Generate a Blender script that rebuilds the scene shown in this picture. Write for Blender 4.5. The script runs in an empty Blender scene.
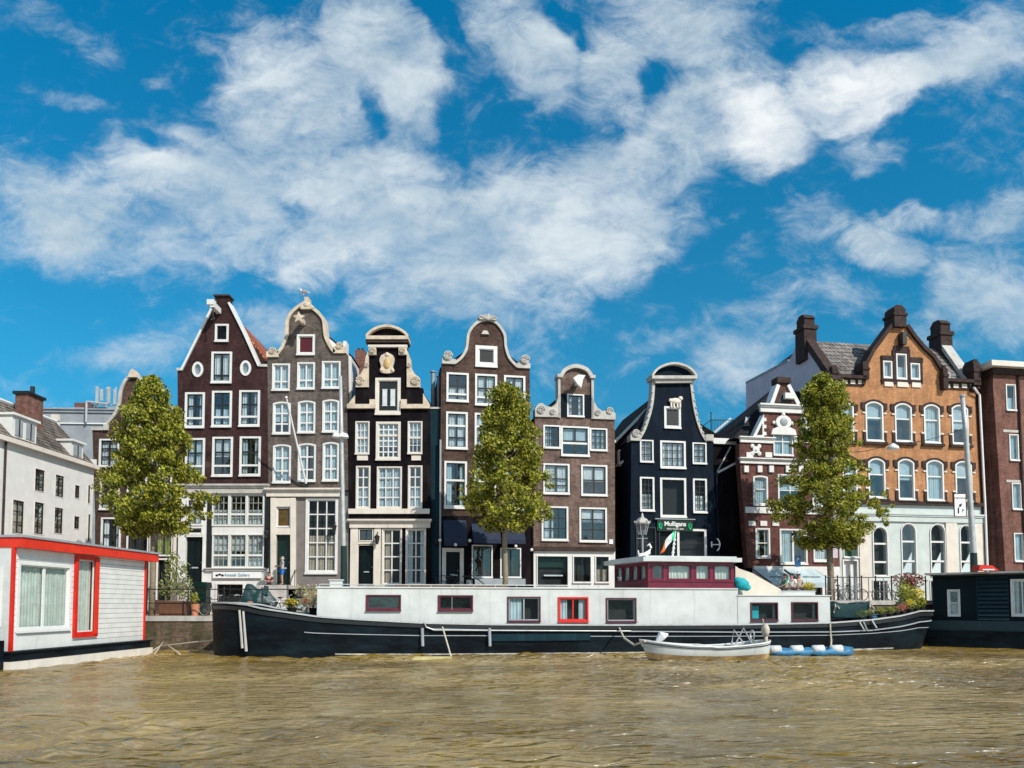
import bpy, bmesh, math, random
import numpy as np
from mathutils import Vector, Matrix, noise
from mathutils.geometry import tessellate_polygon
random.seed(7)
R = math.radians
sc = bpy.context.scene
COL = sc.collection
# ------------------------------------------------------------------ camera
F = 760.0; W0, H0 = 1024, 768; HOR = 605.0; PITCH = R(3.0); CAMZ = 2.2
PY0 = HOR - F * math.tan(PITCH)
cd = bpy.data.cameras.new('camera'); cam = bpy.data.objects.new('camera', cd); COL.objects.link(cam)
cam.location = (0, 0, CAMZ); cam.rotation_euler = (R(90) + PITCH, 0, 0)
cd.sensor_width = 36; cd.lens = F / W0 * 36; cd.shift_y = (PY0 - H0 / 2) / W0
cd.clip_start = .1; cd.clip_end = 6000
sc.camera = cam
CF = Vector((0, math.cos(PITCH), math.sin(PITCH))); CU = Vector((0, -math.sin(PITCH), math.cos(PITCH)))
def ray(px, py): return CF * F + Vector((px - 512, 0, 0)) + CU * (PY0 - py)
def at(px, py, Y):
    d = ray(px, py); t = Y / d.y
    return Vector((0, 0, CAMZ)) + d * t
# ------------------------------------------------------------------ materials
def newmat(name):
    m = bpy.data.materials.new(name); m.use_nodes = True; nt = m.node_tree; nt.nodes.clear()
    o = nt.nodes.new('ShaderNodeOutputMaterial'); b = nt.nodes.new('ShaderNodeBsdfPrincipled')
    nt.links.new(b.outputs[0], o.inputs[0]); return m, nt, b, o
def nd(nt, t, **k):
    n = nt.nodes.new(t)
    for a, v in k.items(): setattr(n, a, v)
    return n
def rgb(c): return (c[0], c[1], c[2], 1)
def paint(name, c, rough=.45, var=.12, scale=1.2, spec=.4, bump=.0, metal=0, dirt=0.25):
    m, nt, b, o = newmat(name)
    tc = nd(nt, 'ShaderNodeTexCoord'); n = nd(nt, 'ShaderNodeTexNoise'); n.inputs['Scale'].default_value = scale
    n.inputs['Detail'].default_value = 9; n.inputs['Roughness'].default_value = .65
    nt.links.new(tc.outputs['Object'], n.inputs['Vector'])
    r = nd(nt, 'ShaderNodeValToRGB'); r.color_ramp.elements[0].position = .3; r.color_ramp.elements[1].position = .68
    r.color_ramp.elements[0].color = rgb([x * (1 - dirt) for x in c]); r.color_ramp.elements[1].color = rgb([min(1, x * (1 + var)) for x in c])
    nt.links.new(n.outputs['Fac'], r.inputs[0]); nt.links.new(r.outputs[0], b.inputs['Base Color'])
    b.inputs['Roughness'].default_value = rough; b.inputs['Specular IOR Level'].default_value = spec; b.inputs['Metallic'].default_value = metal
    if bump:
        n2 = nd(nt, 'ShaderNodeTexNoise'); n2.inputs['Scale'].default_value = 14; n2.inputs['Detail'].default_value = 6
        nt.links.new(tc.outputs['Object'], n2.inputs['Vector'])
        bp = nd(nt, 'ShaderNodeBump'); bp.inputs['Strength'].default_value = bump; bp.inputs['Distance'].default_value = .03
        nt.links.new(n2.outputs['Fac'], bp.inputs['Height']); nt.links.new(bp.outputs[0], b.inputs['Normal'])
    return m
def brick(name, c1, c2, mortar, patch=.45, sx=.22, sz=.065, wide=None, rough=.85):
    m, nt, b, o = newmat(name)
    tc = nd(nt, 'ShaderNodeTexCoord'); sp = nd(nt, 'ShaderNodeSeparateXYZ'); nt.links.new(tc.outputs['Object'], sp.inputs[0])
    ad = nd(nt, 'ShaderNodeMath', operation='ADD'); nt.links.new(sp.outputs[0], ad.inputs[0]); nt.links.new(sp.outputs[1], ad.inputs[1])
    cb = nd(nt, 'ShaderNodeCombineXYZ'); nt.links.new(ad.outputs[0], cb.inputs[0]); nt.links.new(sp.outputs[2], cb.inputs[1])
    bt = nd(nt, 'ShaderNodeTexBrick'); nt.links.new(cb.outputs[0], bt.inputs['Vector'])
    bt.inputs['Color1'].default_value = rgb(c1); bt.inputs['Color2'].default_value = rgb(c2); bt.inputs['Mortar'].default_value = rgb(mortar)
    bt.inputs['Scale'].default_value = 1; bt.inputs['Brick Width'].default_value = sx; bt.inputs['Row Height'].default_value = sz
    bt.inputs['Mortar Size'].default_value = sz * .11; bt.inputs['Bias'].default_value = -.1
    n = nd(nt, 'ShaderNodeTexNoise'); n.inputs['Scale'].default_value = .9; n.inputs['Detail'].default_value = 10; n.inputs['Roughness'].default_value = .7
    nt.links.new(tc.outputs['Object'], n.inputs['Vector'])
    r = nd(nt, 'ShaderNodeValToRGB'); r.color_ramp.elements[0].position = .32; r.color_ramp.elements[1].position = .7
    r.color_ramp.elements[0].color = (1 - patch,) * 3 + (1,); r.color_ramp.elements[1].color = (1 + patch * .9,) * 3 + (1,)
    nt.links.new(n.outputs['Fac'], r.inputs[0])
    mx = nd(nt, 'ShaderNodeMix', data_type='RGBA', blend_type='MULTIPLY'); mx.inputs[0].default_value = 1
    nt.links.new(bt.outputs['Color'], mx.inputs[6]); nt.links.new(r.outputs[0], mx.inputs[7])
    # stretched streaks of weathering
    mp = nd(nt, 'ShaderNodeMapping'); mp.inputs['Scale'].default_value = (3.2, 3.2, .5); nt.links.new(tc.outputs['Object'], mp.inputs[0])
    n3 = nd(nt, 'ShaderNodeTexNoise'); n3.inputs['Scale'].default_value = 1; n3.inputs['Detail'].default_value = 6; nt.links.new(mp.outputs[0], n3.inputs['Vector'])
    r3 = nd(nt, 'ShaderNodeMapRange'); r3.inputs[1].default_value = .4; r3.inputs[2].default_value = .75; r3.inputs[3].default_value = 1.0; r3.inputs[4].default_value = 1.35
    nt.links.new(n3.outputs['Fac'], r3.inputs[0])
    mx2 = nd(nt, 'ShaderNodeMix', data_type='RGBA', blend_type='MULTIPLY'); mx2.inputs[0].default_value = 1
    nt.links.new(mx.outputs[2], mx2.inputs[6]); nt.links.new(r3.outputs[0], mx2.inputs[7])
    n5 = nd(nt, 'ShaderNodeTexNoise'); n5.inputs['Scale'].default_value = 5; n5.inputs['Detail'].default_value = 8; n5.inputs['Roughness'].default_value = .8; nt.links.new(tc.outputs['Object'], n5.inputs['Vector'])
    r5 = nd(nt, 'ShaderNodeMapRange'); r5.inputs[1].default_value = .3; r5.inputs[2].default_value = .7; r5.inputs[3].default_value = 1 - patch; r5.inputs[4].default_value = 1 + patch; nt.links.new(n5.outputs['Fac'], r5.inputs[0])
    mx5 = nd(nt, 'ShaderNodeMix', data_type='RGBA', blend_type='MULTIPLY'); mx5.inputs[0].default_value = 1; nt.links.new(mx2.outputs[2], mx5.inputs[6]); nt.links.new(r5.outputs[0], mx5.inputs[7])
    nt.links.new(mx5.outputs[2], b.inputs['Base Color']); b.inputs['Roughness'].default_value = rough; b.inputs['Specular IOR Level'].default_value = .15
    bp = nd(nt, 'ShaderNodeBump'); bp.inputs['Strength'].default_value = .5; bp.inputs['Distance'].default_value = .012
    nt.links.new(bt.outputs['Fac'], bp.inputs['Height']); bp.invert = True; nt.links.new(bp.outputs[0], b.inputs['Normal'])
    return m
def planks(name, c, period=.16, gap=(.02, .02, .02), axis=2, rough=.5):
    m, nt, b, o = newmat(name)
    tc = nd(nt, 'ShaderNodeTexCoord'); sp = nd(nt, 'ShaderNodeSeparateXYZ'); nt.links.new(tc.outputs['Object'], sp.inputs[0])
    dv = nd(nt, 'ShaderNodeMath', operation='DIVIDE'); nt.links.new(sp.outputs[axis], dv.inputs[0]); dv.inputs[1].default_value = period
    fr = nd(nt, 'ShaderNodeMath', operation='FRACT'); nt.links.new(dv.outputs[0], fr.inputs[0])
    r = nd(nt, 'ShaderNodeValToRGB'); r.color_ramp.interpolation = 'LINEAR'
    r.color_ramp.elements[0].position = .0; r.color_ramp.elements[0].color = rgb(gap)
    r.color_ramp.elements[1].position = .13; r.color_ramp.elements[1].color = (1, 1, 1, 1)
    nt.links.new(fr.outputs[0], r.inputs[0])
    n = nd(nt, 'ShaderNodeTexNoise'); n.inputs['Scale'].default_value = 2; n.inputs['Detail'].default_value = 8; nt.links.new(tc.outputs['Object'], n.inputs['Vector'])
    mr = nd(nt, 'ShaderNodeMapRange'); mr.inputs[1].default_value = .3; mr.inputs[2].default_value = .7; mr.inputs[3].default_value = .88; mr.inputs[4].default_value = 1.05; nt.links.new(n.outputs['Fac'], mr.inputs[0])
    mx = nd(nt, 'ShaderNodeMix', data_type='RGBA', blend_type='MULTIPLY'); mx.inputs[0].default_value = 1; mx.inputs[6].default_value = rgb(c)
    nt.links.new(r.outputs[0], mx.inputs[7])
    mx2 = nd(nt, 'ShaderNodeMix', data_type='RGBA', blend_type='MULTIPLY'); mx2.inputs[0].default_value = 1
    nt.links.new(mx.outputs[2], mx2.inputs[6]); nt.links.new(mr.outputs[0], mx2.inputs[7]); nt.links.new(mx2.outputs[2], b.inputs['Base Color'])
    b.inputs['Roughness'].default_value = rough
    bp = nd(nt, 'ShaderNodeBump'); bp.inputs['Strength'].default_value = 1; bp.inputs['Distance'].default_value = .03
    nt.links.new(fr.outputs[0], bp.inputs['Height']); nt.links.new(bp.outputs[0], b.inputs['Normal'])
    return m
def tiles(name, c1, c2, sx=.26, sz=.3):
    m = brick(name, c1, c2, [x * .18 for x in c1], .5, sx, sz)
    for n in m.node_tree.nodes:
        if n.type == 'TEX_BRICK': n.inputs['Mortar Size'].default_value = .035; n.inputs['Bias'].default_value = 0
        if n.type == 'BUMP': n.inputs['Distance'].default_value = .06
    return m
def glass_mat(name, refl=.15, tint=(.86, .91, .92)):
    m, nt, b, o = newmat(name); nt.nodes.remove(b); m.use_transparent_shadow = True; m.surface_render_method = 'BLENDED'
    tr = nd(nt, 'ShaderNodeBsdfTransparent'); tr.inputs[0].default_value = rgb(tint)
    gl = nd(nt, 'ShaderNodeBsdfGlossy'); gl.inputs['Roughness'].default_value = .015; gl.inputs[0].default_value = (.93, .97, 1, 1)
    tc = nd(nt, 'ShaderNodeTexCoord'); n = nd(nt, 'ShaderNodeTexNoise'); n.inputs['Scale'].default_value = 1.6; nt.links.new(tc.outputs['Object'], n.inputs['Vector'])
    bp = nd(nt, 'ShaderNodeBump'); bp.inputs['Strength'].default_value = .25; bp.inputs['Distance'].default_value = .05; nt.links.new(n.outputs['Fac'], bp.inputs['Height'])
    nt.links.new(bp.outputs[0], gl.inputs['Normal'])
    lf = nd(nt, 'ShaderNodeLayerWeight'); lw = nd(nt, 'ShaderNodeMath', operation='POWER'); nt.links.new(lf.outputs['Facing'], lw.inputs[0]); lw.inputs[1].default_value = 4
    ad = nd(nt, 'ShaderNodeMath', operation='ADD', use_clamp=True); nt.links.new(lw.outputs[0], ad.inputs[0]); ad.inputs[1].default_value = refl
    mx = nd(nt, 'ShaderNodeMixShader'); nt.links.new(ad.outputs[0], mx.inputs[0]); nt.links.new(tr.outputs[0], mx.inputs[1]); nt.links.new(gl.outputs[0], mx.inputs[2])
    nt.links.new(mx.outputs[0], o.inputs[0]); return m
def leafmat(name, cols, trans=.35):
    m, nt, b, o = newmat(name)
    g = nd(nt, 'ShaderNodeNewGeometry'); r = nd(nt, 'ShaderNodeValToRGB'); cr = r.color_ramp
    cr.elements[0].position = 0; cr.elements[0].color = rgb(cols[0]); cr.elements[1].position = 1; cr.elements[1].color = rgb(cols[-1])
    for i, c in enumerate(cols[1:-1]): e = cr.elements.new((i + 1) / (len(cols) - 1)); e.color = rgb(c)
    nt.links.new(g.outputs['Random Per Island'], r.inputs[0]); nt.links.new(r.outputs[0], b.inputs['Base Color'])
    b.inputs['Roughness'].default_value = .38; b.inputs['Specular IOR Level'].default_value = .55
    t = nd(nt, 'ShaderNodeBsdfTranslucent'); hs = nd(nt, 'ShaderNodeHueSaturation'); hs.inputs['Value'].default_value = 1.6; hs.inputs['Hue'].default_value = .485
    nt.links.new(r.outputs[0], hs.inputs['Color']); nt.links.new(hs.outputs[0], t.inputs[0])
    mx = nd(nt, 'ShaderNodeMixShader'); mx.inputs[0].default_value = trans
    nt.links.new(b.outputs[0], mx.inputs[1]); nt.links.new(t.outputs[0], mx.inputs[2]); nt.links.new(mx.outputs[0], o.inputs[0]); return m
M = {}
M['white'] = paint('white_paint', (.67, .67, .655), .4, .05, 1.5, dirt=.12)
M['cream'] = paint('cream_paint', (.66, .61, .54), .5, .06, 1.5, dirt=.15)
M['stone'] = paint('sandstone', (.60, .50, .39), .7, .15, 2.5, bump=.4, dirt=.35)
M['grey_stone'] = paint('grey_stone', (.46, .445, .415), .7, .12, 2, bump=.3, dirt=.3)
M['maroon'] = brick('maroon_brick', (.042, .016, .017), (.028, .011, .012), (.05, .035, .033), .5)
M['greybrown'] = brick('grey_brown_brick', (.115, .092, .080), (.070, .056, .050), (.12, .105, .095), .5)
M['greyplaster'] = paint('grey_plaster', (.17, .155, .145), .8, .2, 1.4, bump=.3)
M['black'] = paint('black_tarred_wall', (.006, .0045, .006), .8, .7, 1.5, spec=.05)
M['tealblack'] = paint('teal_black_wall', (.003, .020, .030), .6, .3, 1.2, spec=.15)
M['brown'] = brick('dark_brown_brick', (.078, .044, .034), (.044, .026, .021), (.085, .065, .055), .5)
M['brown2'] = brick('weathered_brown_brick', (.145, .092, .075), (.085, .052, .044), (.17, .14, .125), .55)
M['navy'] = paint('navy_black_wall', (.0022, .0065, .0135), .7, .7, .9, spec=.08)
M['red'] = brick('red_brick', (.125, .042, .034), (.075, .027, .023), (.12, .09, .08), .45)
M['orange'] = brick('orange_brick', (.41, .185, .078), (.31, .14, .06), (.34, .23, .15), .3)
M['rust'] = brick('rust_red_brick', (.17, .075, .058), (.11, .048, .040), (.18, .12, .1), .4)
M['lavender'] = paint('lavender_render', (.56, .48, .55), .85, .08, .8, bump=.2, dirt=.2)
M['darkstone'] = paint('dark_brown_stone', (.042, .029, .027), .85, .6, 3.5, bump=.8, spec=.1)
M['slate'] = tiles('slate_roof', (.030, .028, .032), (.018, .017, .02), .22, .2)
M['greytile'] = tiles('grey_roof_tiles', (.25, .21, .18), (.10, .085, .075), .22, .22)
M['darktile'] = tiles('brown_black_pantiles', (.24, .22, .21), (.13, .12, .115), .30, .36)
M['redtile'] = tiles('orange_red_pantiles', (.46, .15, .075), (.36, .11, .06), .26, .3)
M['mint'] = paint('mint_paint', (.50, .56, .545), .5, .08, 1.2, dirt=.15)
M['dark'] = paint('painted_room_dark', (.018, .018, .018), .9, .1, 2)  # near-black colour paints the unlit rooms behind the panes
M['darkgreen'] = paint('dark_green_paint', (.004, .018, .015), .3, .3, 2, spec=.5)
M['door'] = paint('door_black_paint', (.004, .009, .011), .4, .3, 2, spec=.15)
M['sash'] = paint('sash_black_paint', (.010, .013, .014), .5, .2, 2)
M['sashgreen'] = paint('sash_grey_green', (.30, .33, .31), .4, .1, 2)
M['net'] = paint('net_curtain', (.60, .64, .66), .9, .08, 3)
M['blue_net'] = paint('blind_and_sky_reflection', (.42, .52, .56), .8, .1, 2)  # pale blue cloth tone also paints sky reflected in the panes
M['palecur_brightview'] = paint('curtain_and_bright_view', (.62, .66, .58), .9, .06, 3)  # houseboat curtains; in the wheelhouse its paleness paints the bright view through
M['brown_net'] = paint('brown_curtain', (.33, .28, .22), .9, .2, 3)  # even brown curtain cloth, its own colour
M['glass'] = glass_mat('window_glass')
M['glass_dark'] = glass_mat('dark_window_glass', .025)
M['amber'] = paint('amber_glass', (.09, .055, .02), .12, .4, 3)
M['greenglass'] = paint('green_shop_glass', (.03, .07, .04), .08, .5, 1.4)
M['maroonpaint'] = paint('maroon_shutter_paint', (.085, .007, .012), .45, .1, 2)
M['burgundy'] = paint('burgundy_paint', (.15, .010, .034), .3, .12, 2, spec=.5)
M['redpaint'] = paint('bright_red_paint', (.62, .020, .010), .35, .08, 2, spec=.5)
M['orangered'] = paint('orange_red_paint', (.68, .034, .013), .4, .06, 2)
M['iron'] = paint('black_iron', (.012, .012, .013), .4, .3, 4, spec=.5)
M['steel'] = paint('galvanised_steel', (.48, .50, .50), .42, .1, 3, metal=.3)
M['polegreen'] = paint('dark_green_metal', (.01, .028, .026), .35, .2, 3)
M['greymetal'] = paint('grey_sheet_metal', (.30, .33, .36), .5, .1, 1)
M['bargewhite'] = paint('barge_white_paint', (.56, .58, .575), .38, .06, .9, dirt=.2)
M['bargecream'] = paint('barge_cream_paint', (.66, .60, .50), .45, .05, 1)
M['planks'] = planks('white_boarding', (.76, .76, .74), .205, (.13, .13, .13))
M['darkplanks'] = planks('dark_green_boarding', (.012, .06, .07), .2, (.3, .3, .3))
M['bark'] = paint('bark', (.22, .18, .12), .9, .3, 8, bump=.9)
M['leaf'] = leafmat('plane_leaves', [(.018, .034, .005), (.05, .08, .007), (.25, .27, .018), (.62, .57, .08), (.20, .25, .022)], .4)  # pale yellow stops paint sunlit highlights into random leaves
M['shrubleaf'] = leafmat('pale_shrub_leaves', [(.10, .14, .03), (.26, .30, .09), (.36, .36, .16)])
M['redleaf'] = leafmat('red_shrub_leaves', [(.10, .02, .012), (.26, .05, .025), (.34, .12, .05)])
M['limeleaf'] = leafmat('lime_leaves', [(.12, .18, .02), (.38, .40, .05), (.55, .48, .08)])
M['potleaf'] = leafmat('green_pot_leaves', [(.03, .06, .01), (.14, .19, .03), (.30, .32, .06)])
M['flower'] = leafmat('yellow_flowers', [(.75, .52, .02), (.85, .68, .04), (.7, .62, .08)])
M['creamflower'] = leafmat('cream_flowers', [(.5, .42, .2), (.7, .62, .35), (.2, .24, .08)])
M['pink'] = leafmat('pink_flowers', [(.55, .08, .12), (.7, .25, .2), (.2, .1, .05)])
M['terracotta'] = paint('terracotta', (.50, .20, .11), .8, .1, 4)
M['wood'] = paint('brown_wood', (.12, .055, .03), .6, .3, 3)
M['tarp'] = paint('teal_black_tarp', (.010, .040, .045), .38, .4, 2.5, bump=1.0, spec=.5)
M['rubber'] = paint('black_rubber', (.012, .012, .012), .6, .2, 4)
M['rope'] = paint('pale_rope', (.52, .47, .38), .9, .1, 6)
M['blue'] = paint('blue_plastic', (.03, .17, .34), .6, .2, 3, spec=.5)
M['turq'] = paint('turquoise_cloth', (.01, .32, .38), .75, .2, 5, bump=.6)
M['yellow'] = paint('yellow_paint', (.50, .45, .22), .5, .2, 3)
M['skin'] = paint('skin', (.50, .28, .20), .55, .08, 8)
M['hair'] = paint('dark_hair', (.02, .013, .01), .6, .3, 20)
M['greyhair'] = paint('grey_hair', (.45, .42, .38), .7, .2, 20)
M['shirtgrey'] = paint('pale_grey_cloth', (.50, .53, .57), .85, .1, 6)
M['shortsblue'] = paint('bright_blue_cloth', (.02, .16, .55), .8, .1, 6)
M['clothmaroon'] = paint('maroon_cloth', (.11, .02, .025), .85, .1, 6)
M['clothgreen'] = paint('green_cloth', (.01, .24, .16), .85, .1, 6)
M['clothdark'] = paint('dark_cloth', (.03, .028, .035), .85, .1, 6)
M['clothbeige'] = paint('beige_cloth', (.48, .43, .35), .85, .1, 6)
M['signwhite'] = paint('sign_white', (.75, .76, .76), .4, .03, 3, dirt=.05)
M['signgreen'] = paint('sign_green', (.002, .022, .012), .4, .1, 3)
M['signblue'] = paint('sign_blue', (.02, .10, .26), .4, .1, 3)
M['textdark'] = paint('dark_lettering', (.02, .02, .03), .5, .1, 3)
M['textblue'] = paint('blue_lettering', (.10, .28, .42), .5, .1, 3)
M['harp'] = paint('green_harp_paint', (.03, .55, .25), .4, .1, 3)
M['awning'] = paint('pale_blue_awning_cloth', (.42, .52, .55), .8, .06, 1.5)
M['navyawning'] = paint('navy_awning_cloth', (.012, .022, .05), .8, .1, 2)
M['gold'] = paint('gilded_carving', (.50, .34, .14), .5, .3, 8, bump=.6)
M['pinkbrick'] = brick('quay_paving', (.44, .27, .21), (.33, .20, .16), (.25, .2, .17), .3, .2, .1)
M['quaywall'] = brick('old_quay_brick', (.13, .085, .06), (.07, .05, .038), (.10, .09, .07), .6, .4, .14)
M['asphalt'] = paint('asphalt', (.055, .053, .05), .9, .2, 3, bump=.3)
def streaks(m, c, lo=.6, hi=.78, sc_=(5, 5, .45), amt=.75):
    nt = m.node_tree; b = [n for n in nt.nodes if n.type == 'BSDF_PRINCIPLED'][0]; src = b.inputs['Base Color'].links[0].from_socket
    tc = nd(nt, 'ShaderNodeTexCoord'); mp = nd(nt, 'ShaderNodeMapping'); mp.inputs['Scale'].default_value = sc_; nt.links.new(tc.outputs['Object'], mp.inputs[0])
    n = nd(nt, 'ShaderNodeTexNoise'); n.inputs['Scale'].default_value = 1; n.inputs['Detail'].default_value = 7; n.inputs['Roughness'].default_value = .65; nt.links.new(mp.outputs[0], n.inputs['Vector'])
    r = nd(nt, 'ShaderNodeMapRange'); r.inputs[1].default_value = lo; r.inputs[2].default_value = hi; r.inputs[4].default_value = amt; nt.links.new(n.outputs['Fac'], r.inputs[0])
    mx = nd(nt, 'ShaderNodeMix', data_type='RGBA'); nt.links.new(r.outputs[0], mx.inputs[0]); nt.links.new(src, mx.inputs[6]); mx.inputs[7].default_value = rgb(c); nt.links.new(mx.outputs[2], b.inputs['Base Color'])
streaks(M['bargewhite'], (.30, .25, .18), .58, .8, (4, 4, .5), .55); streaks(M['planks'], (.45, .43, .38), .6, .8, (1, 1, 2.5), .25)
streaks(M['white'], (.38, .35, .29), .58, .8, (2.5, 2.5, .6), .6); streaks(M['cream'], (.34, .28, .21), .56, .8, (2.5, 2.5, .6), .6); streaks(M['orangered'], (.30, .035, .02), .56, .8, (1.5, 1.5, 2), .6)
for k_ in ('maroon', 'greybrown', 'brown', 'brown2', 'red', 'rust'): streaks(M[k_], (.20, .17, .15), .60, .82, (.9, .9, 1.3), .45)
streaks(M['black'], (.035, .03, .03), .52, .75, (1.2, 1.2, .4), .6); streaks(M['navy'], (.018, .028, .04), .52, .75, (1.2, 1.2, .4), .6); streaks(M['orange'], (.17, .10, .06), .58, .8, (1.2, 1.2, .7), .5)
streaks(M['quaywall'], (.05, .06, .02), .45, .65, (1.2, 1.2, 2.5), .8); streaks(M['tealblack'], (.01, .05, .065), .5, .7, (2, 2, .3), .6)
# ------------------------------------------------------------------ mesh builder
class MB:
    def __init__(s): s.v = []; s.f = []; s.sm = False
    def box(s, x0, x1, y0, y1, z0, z1):
        b = len(s.v)
        s.v += [(x, y, z) for z in (z0, z1) for y in (y0, y1) for x in (x0, x1)]
        s.f += [tuple(b + i for i in q) for q in ((0, 1, 3, 2), (4, 6, 7, 5), (0, 4, 5, 1), (2, 3, 7, 6), (0, 2, 6, 4), (1, 5, 7, 3))]
        return s
    def prism(s, poly, y0, y1, holes=()):
        loops = [list(poly)] + [list(h) for h in holes]
        flat = [p for l in loops for p in l]; n = len(flat); b = len(s.v)
        tr = tessellate_polygon([[Vector((p[0], p[1], 0)) for p in l] for l in loops])
        s.v += [(p[0], y0, p[1]) for p in flat] + [(p[0], y1, p[1]) for p in flat]
        for t in tr: s.f.append(tuple(b + i for i in t)); s.f.append(tuple(b + n + i for i in reversed(t)))
        k = 0
        for l in loops:
            m = len(l)
            for i in range(m):
                a, c = k + i, k + (i + 1) % m
                s.f.append((b + a, b + c, b + n + c, b + n + a))
            k += m
        return s
    def plan(s, poly, z0, z1):
        n = len(poly); b = len(s.v)
        s.v += [(p[0], p[1], z0) for p in poly] + [(p[0], p[1], z1) for p in poly]
        tr = tessellate_polygon([[Vector((p[0], p[1], 0)) for p in poly]])
        for t in tr: s.f.append(tuple(b + i for i in t)); s.f.append(tuple(b + n + i for i in reversed(t)))
        for i in range(n): c = (i + 1) % n; s.f.append((b + i, b + c, b + n + c, b + n + i))
        return s
    def tube(s, pts, r, n=8, caps=True):
        pts = [Vector(p) for p in pts]; rs = r if isinstance(r, (list, tuple)) else [r] * len(pts)
        b = len(s.v); up = Vector((0, 0, 1))
        for i, p in enumerate(pts):
            d = (pts[min(i + 1, len(pts) - 1)] - pts[max(i - 1, 0)])
            if d.length < 1e-9: d = Vector((0, 0, 1))
            d.normalize(); a = d.cross(up if abs(d.z) < .95 else Vector((1, 0, 0))).normalized(); c = d.cross(a)
            for k in range(n):
                t = 2 * math.pi * k / n; s.v.append(tuple(p + (a * math.cos(t) + c * math.sin(t)) * rs[i]))
        for i in range(len(pts) - 1):
            for k in range(n):
                q = (k + 1) % n; s.f.append((b + i * n + k, b + i * n + q, b + (i + 1) * n + q, b + (i + 1) * n + k))
        if caps:
            s.f.append(tuple(b + k for k in range(n))[::-1]); s.f.append(tuple(b + (len(pts) - 1) * n + k for k in range(n)))
        return s
    def lathe(s, prof, c=(0, 0, 0), n=16, sx=1, sy=1):
        b = len(s.v); m = len(prof)
        for r, z in prof:
            for k in range(n):
                t = 2 * math.pi * k / n; s.v.append((c[0] + r * math.cos(t) * sx, c[1] + r * math.sin(t) * sy, c[2] + z))
        for i in range(m - 1):
            for k in range(n):
                q = (k + 1) % n; s.f.append((b + i * n + k, b + i * n + q, b + (i + 1) * n + q, b + (i + 1) * n + k))
        s.f.append(tuple(b + k for k in range(n))[::-1]); s.f.append(tuple(b + (m - 1) * n + k for k in range(n)))
        return s
    def ball(s, c, rx, ry, rz, n=12, m=8):
        prof = [(max(.001, math.sin(math.pi * i / m)), -math.cos(math.pi * i / m)) for i in range(m + 1)]
        b = len(s.v); s.lathe(prof, (0, 0, 0), n)
        for i in range(b, len(s.v)): x, y, z = s.v[i]; s.v[i] = (c[0] + x * rx, c[1] + y * ry, c[2] + z * rz)
        return s
    def ring(s, c, r, t, n=20, axis='y', rz=None):
        rz = rz or r; pts = []
        for k in range(n + 1):
            a = 2 * math.pi * k / n
            if axis == 'y': pts.append((c[0] + r * math.cos(a), c[1], c[2] + rz * math.sin(a)))
            elif axis == 'x': pts.append((c[0], c[1] + r * math.cos(a), c[2] + rz * math.sin(a)))
            else: pts.append((c[0] + r * math.cos(a), c[1] + rz * math.sin(a), c[2]))
        return s.tube(pts, t, 6, False)
    def quad(s, a, b, c, d):
        k = len(s.v); s.v += [tuple(a), tuple(b), tuple(c), tuple(d)]; s.f.append((k, k + 1, k + 2, k + 3)); return s
    def build(s, name, mat, parent=None, xf=None, smooth=False, recalc=True, label=None, bevel=0):
        me = bpy.data.meshes.new(name)
        v = s.v if xf is None else [tuple(xf @ Vector(p)) for p in s.v]
        me.from_pydata(v, [], s.f); me.materials.append(M[mat] if isinstance(mat, str) else mat)
        if recalc:
            bm = bmesh.new(); bm.from_mesh(me); bmesh.ops.recalc_face_normals(bm, faces=bm.faces); bm.to_mesh(me); bm.free()
        if smooth:
            me.polygons.foreach_set('use_smooth', [True] * len(me.polygons))
        me.update()
        o = bpy.data.objects.new(name, me); COL.objects.link(o)
        if parent: o.parent = parent
        if label: o['label'] = label
        if smooth == 'auto': pass
        return o
def tag(o, label=None, cat=None, group=None, kind=None):
    if label: o['label'] = label
    if cat: o['category'] = cat
    if group: o['group'] = group
    if kind: o['kind'] = kind
    return o
def empty(name, loc, rz=0, label=None, cat=None, group=None):
    o = bpy.data.objects.new(name, None); o.empty_display_size = .3; COL.objects.link(o)
    o.location = loc; o.rotation_euler = (0, 0, rz); return tag(o, label, cat, group)
def copy_tree(o, parent=None):
    c = o.copy(); COL.objects.link(c); c.parent = parent
    for ch in list(o.children): copy_tree(ch, c)
    return c
def smooth_pts(p, k=5, closed=False):
    out = []
    n = len(p)
    for i in range(n - 1):
        p0, p1, p2, p3 = p[max(i - 1, 0)], p[i], p[i + 1], p[min(i + 2, n - 1)]
        for j in range(k):
            t = j / k
            out.append(tuple(.5 * ((2 * p1[a]) + (-p0[a] + p2[a]) * t + (2 * p0[a] - 5 * p1[a] + 4 * p2[a] - p3[a]) * t * t + (-p0[a] + 3 * p1[a] - 3 * p2[a] + p3[a]) * t ** 3) for a in (0, 1)))
    out.append(tuple(p[-1])); return out
def ribbon(pts, wi, wo):
    L, Rr = [], []
    n = len(pts)
    for i in range(n):
        a = Vector(pts[max(i - 1, 0)]); b = Vector(pts[min(i + 1, n - 1)]); d = (b - a)
        if d.length < 1e-9: d = Vector((1, 0))
        d.normalize(); nn = Vector((-d.y, d.x)); p = Vector(pts[i])
        L.append(tuple(p + nn * wo)); Rr.append(tuple(p - nn * wi))
    return L + Rr[::-1]
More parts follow.
